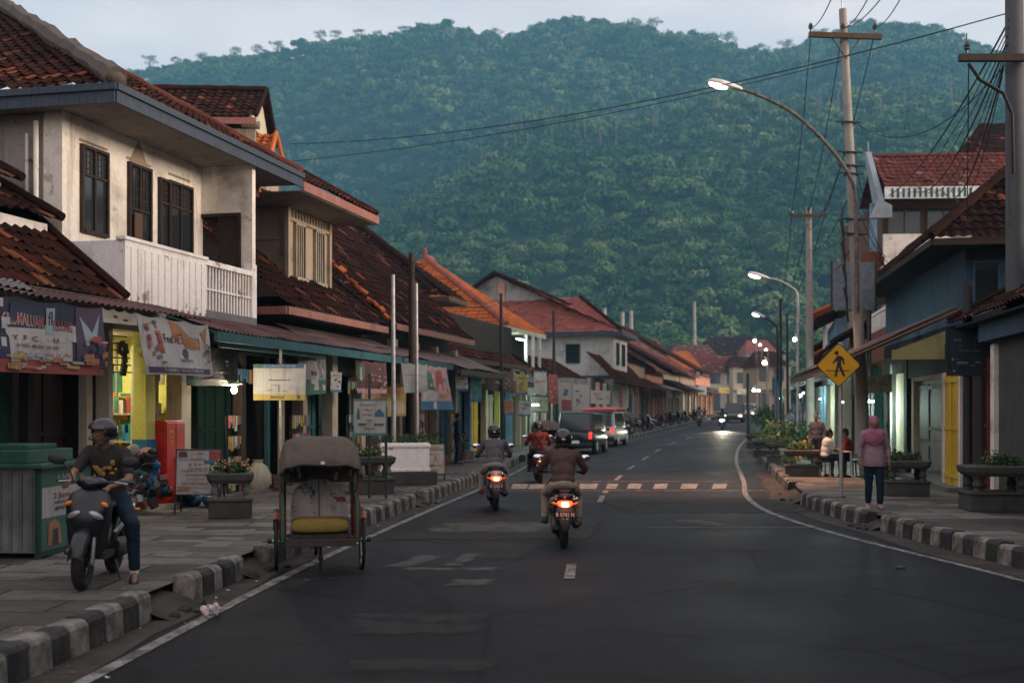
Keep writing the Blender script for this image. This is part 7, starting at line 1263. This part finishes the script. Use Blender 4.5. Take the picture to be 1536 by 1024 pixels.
def person(label, J, top, legs, shoes, skin=m_skin, sleeve=.35, head='hair', hl=None, voxel=.012, group=None, face=(0,1,0), long=0.0, grip=True, hair_m=None, hk={}, bulk=1.0, shirt_len=0.0):
    t = thing('person', label, 'person', (0,0,0), 0, group); V_ = {k: Vector(v) for k, v in J.items()}; sp_ = V_['neck'] - V_['pelvis']; B = basis(sp_, V_['shR'] - V_['shL']); fw = Vector(face).normalized()
    belly = V_['pelvis'].lerp(V_['neck'], .38); ch = V_['pelvis'].lerp(V_['neck'], .70)
    hd = V_['head']; Bh = basis((hd - V_['neck']).normalized()*.35 + Vector((0,0,1)), fw.cross(Vector((0,0,1)))); fh = Bh @ Vector((0,1,0)); uh = Bh @ Vector((0,0,1)); rh = Bh @ Vector((1,0,0))
    mb = MB(); mb.ell(V_['pelvis'], (.15,.105,.12), 16, 10, B); mb.ell(belly, (.135,.095,.15), 16, 10, B); mb.ell(ch, (.165,.105,.17), 16, 10, B); cap(mb, V_['neck'] - sp_.normalized()*.06, hd - uh*.05, .058, .05)
    mb.ell(hd + uh*.02, (.074,.092,.105), 16, 12, Bh); mb.ell(hd - uh*.055 + fh*.022, (.056,.066,.06), 14, 10, Bh); mb.ell(hd + fh*.098 - uh*.012, (.013,.018,.024), 8, 6, Bh); mb.ell(hd + fh*.084 - uh*.052, (.026,.012,.012), 8, 6, Bh); mb.ell(hd + fh*.080 + uh*.03, (.055,.014,.012), 8, 6, Bh)
    for s in (-1,1): mb.ell(hd + rh*s*.076 - uh*.005, (.012,.022,.034), 8, 6, Bh)
    for s, q in ((-1,'L'),(1,'R')):
        chain(mb, [V_['sh'+q], V_['el'+q], V_['wr'+q]], [.05,.04,.028]); hdv = V_.get('hd'+q, V_['wr'+q] - V_['el'+q]); hand(mb, V_['wr'+q], hdv, V_.get('pn'+q, Vector((0,0,-1))), grip, s)
        chain(mb, [V_['hip'+q], V_['kn'+q], V_['an'+q]], [.082,.055,.036]); cap(mb, V_['an'+q] - Vector((0,0,.03)), V_['toe'+q], .032, .026)
    blob(mb, 'body', skin, t, voxel*.75, 4)
    k = bulk; mb = MB(); mb.ell(belly, (.168*k,.128*k,.18), 16, 10, B); mb.ell(ch, (.188*k,.125*k,.18), 16, 10, B); mb.ell(V_['pelvis'] + sp_*.1, (.172*k,.13*k,.11), 16, 10, B); cap(mb, V_['shL'], V_['shR'], .066, .066)
    if shirt_len: mb.loft([se(V_['pelvis'] + Vector((0,0,z_)), .185*k+w_, .15*k+w_, 2.2, 20, (1,0,0), (0,1,0)) for z_, w_ in ((.22,-.03),(.10,-.005),(-.02,.018),(-.10,.022),(-.15,.018))])
    cap(mb, ch + sp_*.12, V_['neck'] - sp_.normalized()*.015, .085, .062)
    for q in 'LR':
        if sleeve <= .5: e = V_['sh'+q].lerp(V_['el'+q], sleeve*2); chain(mb, [V_['sh'+q], e], [.068,.058])
        else: e = V_['el'+q].lerp(V_['wr'+q], (sleeve-.5)*2); chain(mb, [V_['sh'+q], V_['el'+q], e], [.067,.054,.042])
    blob(mb, 'shirt', top, t, voxel, 5, .007, 3)
    mb = MB(); mb.ell(V_['pelvis'] - sp_.normalized()*.01, (.165,.125,.115), 16, 10, B); cap(mb, V_['hipL'], V_['hipR'], .09, .09)
    for q in 'LR': chain(mb, [V_['hip'+q], V_['kn'+q], V_['kn'+q].lerp(V_['an'+q], .92)], [.098,.072,.055])
    blob(mb, 'trousers', legs, t, voxel, 5, .006, 5)
    for q in 'LR':
        a, b = V_['an'+q], V_['toe'+q]; dv = (b - a); dv.z = 0; dv = dv.normalized(); mb = MB(); sl_ = Vector((a.x, a.y, b.z)); mb.loft([se(sl_ + dv*u + Vector((0,0,zz)), w_, h, 2.6, 14, dv.cross(Vector((0,0,1))), (0,0,1)) for u, w_, h, zz in ((-.075,.02,.02,.0),(-.06,.036,.045,.015),(0,.04,.05,.02),(.06,.045,.036,.005),(.13,.046,.028,-.005),(.17,.03,.018,-.01),(.18,.01,.008,-.012))]); mb.build('shoe', shoes, t, smooth=60)
    for s in (-1,1): mb = MB(); mb.ell(hd + fh*.083 + rh*s*.03 + uh*.012, (.013,.007,.007), 8, 6, Bh); e_ = mb.build('eye', m_eye, t, smooth=180); mb = MB(); mb.ell(hd + fh*.089 + rh*s*.03 + uh*.012, (.005,.003,.005), 8, 6, Bh); mb.build('pupil', m_hair, e_)
    mb = MB(); mb.ell(hd + fh*.0955 - uh*.052, (.022,.004,.006), 8, 5, Bh); mb.build('lips', plain('lips', (.22,.08,.06), .5), t)
    if head == 'hair': mb = MB(); mb.ell(hd + uh*.035 - fh*.012, (.084,.098,.098), 14, 10, Bh); mb.ell(hd - fh*.05 - uh*.01, (.074,.055,.075), 12, 8, Bh); blob(mb, 'hair', hair_m or m_hair, t, .01, 2, .006)
    elif head in ('helmet','half'):
        bmh = bmesh.new(); mb = MB(); mb.ell((0,0,0), (.128,.152,.145), 30, 20); vs = [bmh.verts.new(v) for v in mb.v]; full = head == 'helmet'
        for f in mb.f:
            c_ = sum((Vector(mb.v[i]) for i in f), Vector()) / len(f)
            if c_.z < (-.125 if full else -.06) or (c_.y > .055 and c_.z < .035) or (not full and c_.y > .0 and c_.z < -.015): continue
            bmh.faces.new([vs[i] for i in f])
        bmesh.ops.delete(bmh, geom=[v for v in bmh.verts if not v.link_faces], context='VERTS'); me = bpy.data.meshes.new('helmet'); bmh.to_mesh(me); bmh.free(); me.materials.append(hl or m_blackp); me.shade_smooth(); h = link('helmet', me, t); so_ = h.modifiers.new('Solidify','SOLIDIFY'); so_.thickness = .014; so_.offset = -1
        h.matrix_basis = Matrix.Translation(hd + uh*.022) @ Bh.to_4x4()
        mb = MB(); vp = []
        for j in range(5):
            for i in range(13): a = -1.15 + 2.3*i/12; b = -.30 + .62*j/4; vp.append(Vector((.134*math.sin(a)*math.cos(b), .160*math.cos(a)*math.cos(b), .15*math.sin(b)+.01)) if full else Vector((.134*math.sin(a)*math.cos(b*.5+.5), .160*math.cos(a)*math.cos(b*.5+.5), .15*math.sin(b*.5+.5))))
        mb.add(vp, [(j*13+i, j*13+i+1, (j+1)*13+i+1, (j+1)*13+i) for j in range(4) for i in range(12)]); v_ = mb.build('visor', m_glass, h, smooth=180)
        mb = MB(); mb.ring((0,-.005,-.10 if full else -.045), (0,.1,1), .118 if full else .142, .007, 26, 6); mb.build('trim', m_blackm, h, smooth=60)
        mb = MB(); mb.box((0,-.150,-.02), (.05,.004,.014)); mb.build('sticker', m_platetxt, h)
    elif head == 'hijab':
        mb = MB(); mb.ell(hd + uh*.022 - fh*.022, (.094,.105,.118), 18, 12, Bh); mb.ell(hd - fh*.03 - uh*.06, (.088,.085,.10), 16, 10, Bh)
        cap(mb, hd - uh*.10 - fh*.005, V_['neck'] - uh*.02, .080, .11); mb.ell(V_['neck'] - Vector((0,0,.05)), (.205,.135,.10), 18, 10, B); mb.ell(ch + Vector((0,0,.01)) + fw*.03, (.175,.125,.17), 16, 10, B); cap(mb, ch + fw*.075, belly + fw*.085 + Vector((0,0,.05)), .085, .05)
        blob(mb, 'hijab', hair_m, t, .011, 3, .009, 2)
        mb = MB(); mb.ell(hd - uh*.008 + fh*.060, (.056,.045,.074), 16, 12, Bh); mb.ell(hd + fh*.102 - uh*.012, (.011,.014,.02), 8, 6, Bh); mb.build('face', skin, t, smooth=180)
        for s in (-1,1): mb = MB(); mb.ell(hd + fh*.100 + rh*s*.024 + uh*.012, (.013,.006,.006), 8, 6, Bh); mb.build('eye', m_hair, t, smooth=180)
        mb = MB(); mb.ell(hd + fh*.102 - uh*.052, (.018,.005,.006), 8, 5, Bh); mb.build('lips', plain('lips', (.22,.08,.06), .5), t)
    return t
def rider_J(lean=.06, dz=0, spread=.0, hx=0.0):
    J = dict(pelvis=(0,-.30,.855+dz), neck=(hx,-.30+.10+lean,1.325+dz), head=(hx,-.30+.14+lean*1.4,1.455+dz), shL=(-.175+hx,-.22+lean,1.265+dz), shR=(.175+hx,-.22+lean,1.265+dz), elL=(-.315,-.08+lean,1.06), elR=(.315,-.08+lean,1.06), wrL=(-.305,.255,1.03), wrR=(.305,.255,1.03), hdL=(0,1,-.25), hdR=(0,1,-.25), pnL=(0,-.25,-1), pnR=(0,-.25,-1),
        hipL=(-.10,-.27,.83+dz), hipR=(.10,-.27,.83+dz), knL=(-.225-spread,.12,.70), knR=(.225+spread,.12,.70), anL=(-.235,.06,.36), anR=(.235,.06,.36), toeL=(-.25,.20,.30), toeR=(.25,.20,.30)); return J
def seat_on(o, s): o.location = s.location; o.rotation_euler = s.rotation_euler; return o
seat_on(person('rider in a dark brown shirt, khaki trousers and black helmet on the nearest scooter', rider_J(.05), f_brown, f_khaki, m_blackm, sleeve=.62, head='helmet'), s1)
o2 = seat_on(person('rider in a grey shirt and pale trousers with black helmet on the silver scooter', rider_J(.08), f_grey, f_greyp, m_bred, sleeve=.45, head='helmet'), s2)
o3 = seat_on(person('rider in a red jacket with dark straps and cap like helmet, third along the road', rider_J(.02), f_red, f_dark, m_blackm, sleeve=.9, head='half'), s3)
mb = MB()
for a, b in ((-.12,.06),(.10,-.06)): mb.tube([(a,-.20,1.33),(a*.9,-.34,1.22),(b,-.40,1.0),(b*1.5,-.42,.92)], .022, 6)
mb.build('strap', f_dark, o3)
oo = dup(o2, label='helmeted rider of the oncoming scooter with the shining headlight'); seat_on(oo, sm); oo = dup(o2, label='rider on the far scooter heading away near the bend'); seat_on(oo, sm2)
J = rider_J(.0, -.02, .0, .0); J.update(neck=(.03,-.20,1.30), head=(.055,-.13,1.43), shL=(-.15,-.19,1.24), shR=(.20,-.22,1.25), elL=(-.24,-.02,1.0), wrL=(-.10,.20,.93), hdL=(.7,.6,-.2), elR=(.30,-.02,1.03), wrR=(.24,.24,.98), hdR=(.3,1,-.1), knL=(-.33,.16,.58), anL=(-.36,.10,.13), toeL=(-.39,.25,.035), knR=(.24,.12,.68))
seat_on(person('man in a dark printed tee shirt and helmet sitting on the parked scooter', J, f_tee, f_jean, m_blackm, sleeve=.36, head='half', face=(.75,.75,-.08)), s4)
mb = MB(); o4 = [o for o in COL.objects if o.get('label', '').startswith('man in a dark printed')][0]; rs = random.Random(2)
for k in range(16): mb.ell((rs.uniform(-.10,.11), -.075+rs.uniform(-.006,.012), rs.uniform(1.0,1.2)), (rs.uniform(.012,.03),.012,rs.uniform(.01,.03)), 7, 5)
mb.build('shirt_print', plain('print_ochre', (.30,.17,.04), .8), o4, smooth=60)
mb = MB(); mb.tube([(-.36,.10,.10),(-.36,.10,.20)], [.043,.045], 12); mb.build('sock', f_white, o4)
# walking woman, facing the camera
J = dict(pelvis=(0,0,.87), neck=(0,.0,1.33), head=(0,-.02,1.455), shL=(.165,0,1.275), shR=(-.165,0,1.275), elL=(.235,.05,1.03), elR=(-.235,.02,1.03), wrL=(.245,-.03,.80), wrR=(-.245,-.06,.80), hipL=(.085,0,.84), hipR=(-.085,0,.84), knL=(.09,-.06,.47), knR=(-.085,.0,.46), anL=(.10,-.02,.085), anR=(-.085,.10,.10), toeL=(.115,-.16,.03), toeR=(-.09,-.04,.03), pnL=(-1,0,0), pnR=(1,0,0))
J = {k: Vector(v) for k, v in J.items()}
for a, b in (('shL','shR'),('elL','elR'),('wrL','wrR'),('hipL','hipR'),('knL','knR'),('anL','anR'),('toeL','toeR'),('pnL','pnR')): J[a], J[b] = J[b], J[a]
w1 = person('woman in a pink headscarf, lavender top and jeans walking on the right pavement', {**J}, f_lav, f_jean, c_pink, skin=m_skin, sleeve=.80, head='hijab', face=(0,-1,0), grip=False, hair_m=f_hij, bulk=.92, shirt_len=.07)
w1.location = gnd(1311, 20.6); w1.rotation_euler = (0,0,-.15)
# people in the right garden strip
JS = dict(pelvis=(0,0,.52), neck=(0,.06,.98), head=(0,.10,1.11), shL=(-.165,.05,.92), shR=(.165,.05,.92), elL=(-.20,.16,.70), elR=(.20,.16,.70), wrL=(-.12,.36,.66), wrR=(.12,.36,.66), hipL=(-.09,.02,.50), hipR=(.09,.02,.50), knL=(-.11,.42,.50), knR=(.11,.42,.50), anL=(-.11,.44,.09), anR=(.11,.44,.09), toeL=(-.12,.58,.03), toeR=(.12,.58,.03))
def stool(c, label): t = thing('stool', label, 'stool', c); MB().b2(-.19,.19,-.17,.17,.38,.42).build('seat', m_blackm, t, bevel=.01); [MB().tube([(x*.16,y*.14,0),(x*.14,y*.12,.38)], .018, 6).build('leg', m_blackm, t) for x in (-1,1) for y in (-1,1)]; return t
g1 = gnd(1238, 30.5); a1 = person('seated man in a white shirt beside a small white table', JS, f_white, f_dark, m_blackm, sleeve=.4, head='hair', voxel=.014, grip=False); a1.location = g1; a1.rotation_euler = (0,0,-1.5); stool(g1, 'black stool under the seated man in the white shirt')
g2 = gnd(1273, 31.0); a2 = person('seated person in dark red across from the man in white', JS, f_red, f_navy, m_blackm, sleeve=.5, head='hair', voxel=.015, grip=False); a2.location = g2; a2.rotation_euler = (0,0,1.4); stool(g2, 'black stool under the seated person in dark red')
tb = thing('table', 'small white table with food between the seated people', 'table', gnd(1257,30.8)); MB().b2(-.3,.3,-.25,.25,.62,.66).build('table_top', m_white_paint, tb, bevel=.01); [MB().b2(x-.02,x+.02,y-.02,y+.02,0,.62).build('leg', m_white_paint, tb) for x in (-.27,.27) for y in (-.22,.22)]
JT = dict(pelvis=(0,0,.90), neck=(0,.01,1.38), head=(0,.03,1.51), shL=(-.17,0,1.32), shR=(.17,0,1.32), elL=(-.23,-.03,1.06), elR=(.23,-.03,1.06), wrL=(-.22,.07,.84), wrR=(.22,.07,.84), hipL=(-.085,0,.86), hipR=(.085,0,.86), knL=(-.09,.03,.47), knR=(.09,.03,.47), anL=(-.10,-.02,.09), anR=(.10,-.02,.09), toeL=(-.11,.12,.03), toeR=(.11,.12,.03), pnL=(1,0,0), pnR=(-1,0,0))
a3 = person('person in a grey blouse standing left of the man in white', JT, f_grey, f_dark, m_blackm, sleeve=.8, head='hair', voxel=.015, grip=False); a3.location = gnd(1226, 33.5); a3.rotation_euler = (0,0,2.4)
a4 = person('person in dark blue standing at a shop door under the far left awnings', JT, f_navy, f_navy, m_blackm, sleeve=.8, head='hair', voxel=.015, grip=False); a4.location = gnd(686, 38.5); a4.rotation_euler = (0,0,-1.3)
for i, (px, d, rz, l) in enumerate(((1186,60,.4,'small figure standing near the shops behind the taller dark shrub'),(1195,66,2.0,'small figure beside the tall pale blue building'),(1160,88,1.0,'small figure at the far right pavement near the third lamp'),(1150,96,3.0,'tiny figure on the inner curve in front of the oncoming cars'),(942,66,-.6,'figure standing beyond the white minibus'))): o = dup((a3, a4, a3, a4, a3)[i], label=l); o.location = gnd(px, d); o.rotation_euler = (0,0,rz)
# ------------------------------------------------------------------ street clutter in front of the shops
def crate(p, c, L_, W_, H_, m):
    t = p; mb = MB()
    for z in range(3): 
        for y in (-W_/2, W_/2): mb.b2(c[0]-L_/2, c[0]+L_/2, c[1]+y-.01, c[1]+y+.01, c[2]+H_*(z+.12)/3, c[2]+H_*(z+.85)/3)
        for x in (-L_/2, L_/2): mb.b2(c[0]+x-.01, c[0]+x+.01, c[1]-W_/2, c[1]+W_/2, c[2]+H_*(z+.12)/3, c[2]+H_*(z+.85)/3)
    mb.b2(c[0]-L_/2, c[0]+L_/2, c[1]-W_/2, c[1]+W_/2, c[2], c[2]+.02); return mb
rs = random.Random(44); GC = 'goods set out before the left shops'
cl_m = [m_bluep, m_redw, m_ltwood, m_greenp, m_wood2, c_grey, m_teal]
names = ('blue','dark red','bleached wooden','green','brown wooden','grey','teal')
def clutter(s, w, where, kind, k):
    p = S(s, w, .28); a = math.atan2(1, SL) + rs.uniform(-.2,.2)
    if kind == 'crate': o = crate(None, (0,0,0), .5, .34, .28, None).build('crate', cl_m[k], loc=p); tag(o, names[k]+' slatted crate '+where, 'crate', GC); o.rotation_euler = (0,0,a)
    elif kind == 'rack':
        t = thing('display_rack', names[k]+' rack hung with small packets '+where, 'rack', p, a, GC); mb = MB()
        for x in (-.35,.35): mb.tube([(x,0,0),(x,.05,1.5)], .014, 5)
        for z in (.3,.7,1.1,1.5): mb.tube([(-.35,.0,z),(.35,.0,z)], .01, 5)
        mb.build('frame', m_metal, t); mb = MB(); ms = [c_red, c_yellow, c_white, c_blue, c_green, c_orange]
        for z in (.3,.7,1.1,1.5):
            for i in range(9): mb.mi = rs.randrange(6); x = -.32+.08*i; h = rs.uniform(.12,.3); mb.box((x,-.02,z-h/2), (.065,.03,h), (0,rs.uniform(-.05,.05),0))
        mb.build('packet', ms, t)
    elif kind == 'sack':
        mb = MB(); rings = []
        for z, r in ((0,.2),(.12,.26),(.3,.26),(.46,.2),(.54,.09),(.60,.12)): rings.append([Vector((r*(1+.08*math.sin(3*b+z*9))*math.cos(b), r*.8*math.sin(b), z)) for b in [2*PI*q/14 for q in range(14)]])
        mb.loft(rings); o = mb.build('sack', (c_cream, c_grey, m_ltwood)[k % 3], smooth=60, loc=p); tag(o, ('cream','grey','tan')[k % 3]+' tied sack '+where, 'sack', GC)
    elif kind == 'bench':
        t = thing('bench', 'low wooden bench '+where, 'bench', p, a); MB().b2(-.6,.6,-.15,.15,.40,.44).build('seat', m_wood2, t); [MB().b2(x-.03,x+.03,-.13,.13,0,.40).build('leg', m_wood2, t) for x in (-.5,.5)]
    elif kind == 'bucket': mb = MB(); mb.lathe([(.12,0),(.16,.3),(.17,.31),(.155,.30),(.12,.03)], (0,0,0), 14); o = mb.build('bucket', cl_m[k], smooth=40, loc=p); tag(o, names[k]+' plastic bucket '+where, 'bucket', GC)
    elif kind == 'pot': t = thing('potted_plant', 'leafy potted plant '+where, 'plant', p, 0, 'potted plants before the left shops'); mb = MB(); mb.lathe([(.11,0),(.16,.26),(.17,.28),(.14,.27)], (0,0,0), 12); mb.build('pot', m_brick, t, smooth=40); mb = MB(); [foliage(mb, (rs.uniform(-.1,.1),rs.uniform(-.1,.1),.5+.18*i), (.2,.2,.15), 60, .06, k*7+i) for i in range(3)]; mb.build('foliage', (m_leaf, m_leaf2)[k % 2], t)
for s, w, where, kind, k in ((22.9,.25,'below the glowing bulb','crate',2),(23.3,.1,'just right of the glowing bulb','bucket',0),(24.0,.05,'before the dark shop, left of the teal post','rack',1),(25.2,.1,'between the teal post and the beige house','sack',0),(25.7,.0,'at the near corner of the beige house','crate',4),(27.0,-.05,'under the lower tiles of the beige house','rack',3),(27.9,.0,'before the teal folding door','sack',1),(28.6,-.1,'before the cream pillar of the beige house','pot',0),(29.4,-.2,'behind the pedal rickshaw','crate',0),(30.2,-.1,'behind the hood of the pedal rickshaw','rack',0),(31.2,-.15,'left of the round topped planter','bucket',1),(32.2,-.2,'behind the blue framed notice','crate',3),(33.5,-.1,'beyond the blue framed notice','bench',0),(34.6,-.1,'near the foot of the dark wooden pole','sack',2),(35.6,-.1,'behind the white planter box','rack',6),(36.8,-.1,'behind the round green bush','pot',1),(37.6,-.1,'behind the smaller menu stand','crate',1),(38.8,-.1,'before the pinkish folding door','rack',2),(40.0,-.1,'before the blue folding door of the steep roofed shop','pot',2),(41.2,-.1,'at the far end of the steep roofed shop','crate',5)): clutter(s, w, where, kind, k)
# hanging goods and bunting lines under the awnings
for i, (s0, s1, w, z, l) in enumerate(((23.0,25.8,.0,2.75,'string of packets hanging in the dark shop right of the bulb'),(27.6,29.4,.05,2.7,'string of packets hanging at the beige house, near half'),(30.0,32.0,.0,2.65,'string of packets hanging at the beige house, far half'),(34.0,37.0,.1,2.7,'string of packets hanging at the steep roofed shop'))):
    a, b = S(s0,w,z), S(s1,w,z); mb = MB(); mb.mi = 0; mb.tube([a.lerp(b,k/8)-Vector((0,0,.06*math.sin(PI*k/8))) for k in range(9)], .006, 4)
    for k in range(int((s1-s0)/.12)): mb.mi = 1+rs.randrange(5); h = rs.uniform(.1,.32); q = a.lerp(b, (k+.5)/((s1-s0)/.12)); mb.box(q-Vector((0,0,h/2+.05)), (.03,.085,h), (rs.uniform(-.1,.1),0,-.2))
    o = mb.build('hanging_goods', [m_wire, c_red, c_yellow, c_cream, c_blue, c_green]); tag(o, l, 'goods', 'strings of goods under the left awnings')
# meters and cables on walls
for k, (s, z) in enumerate(((27.2,4.0),)): pass
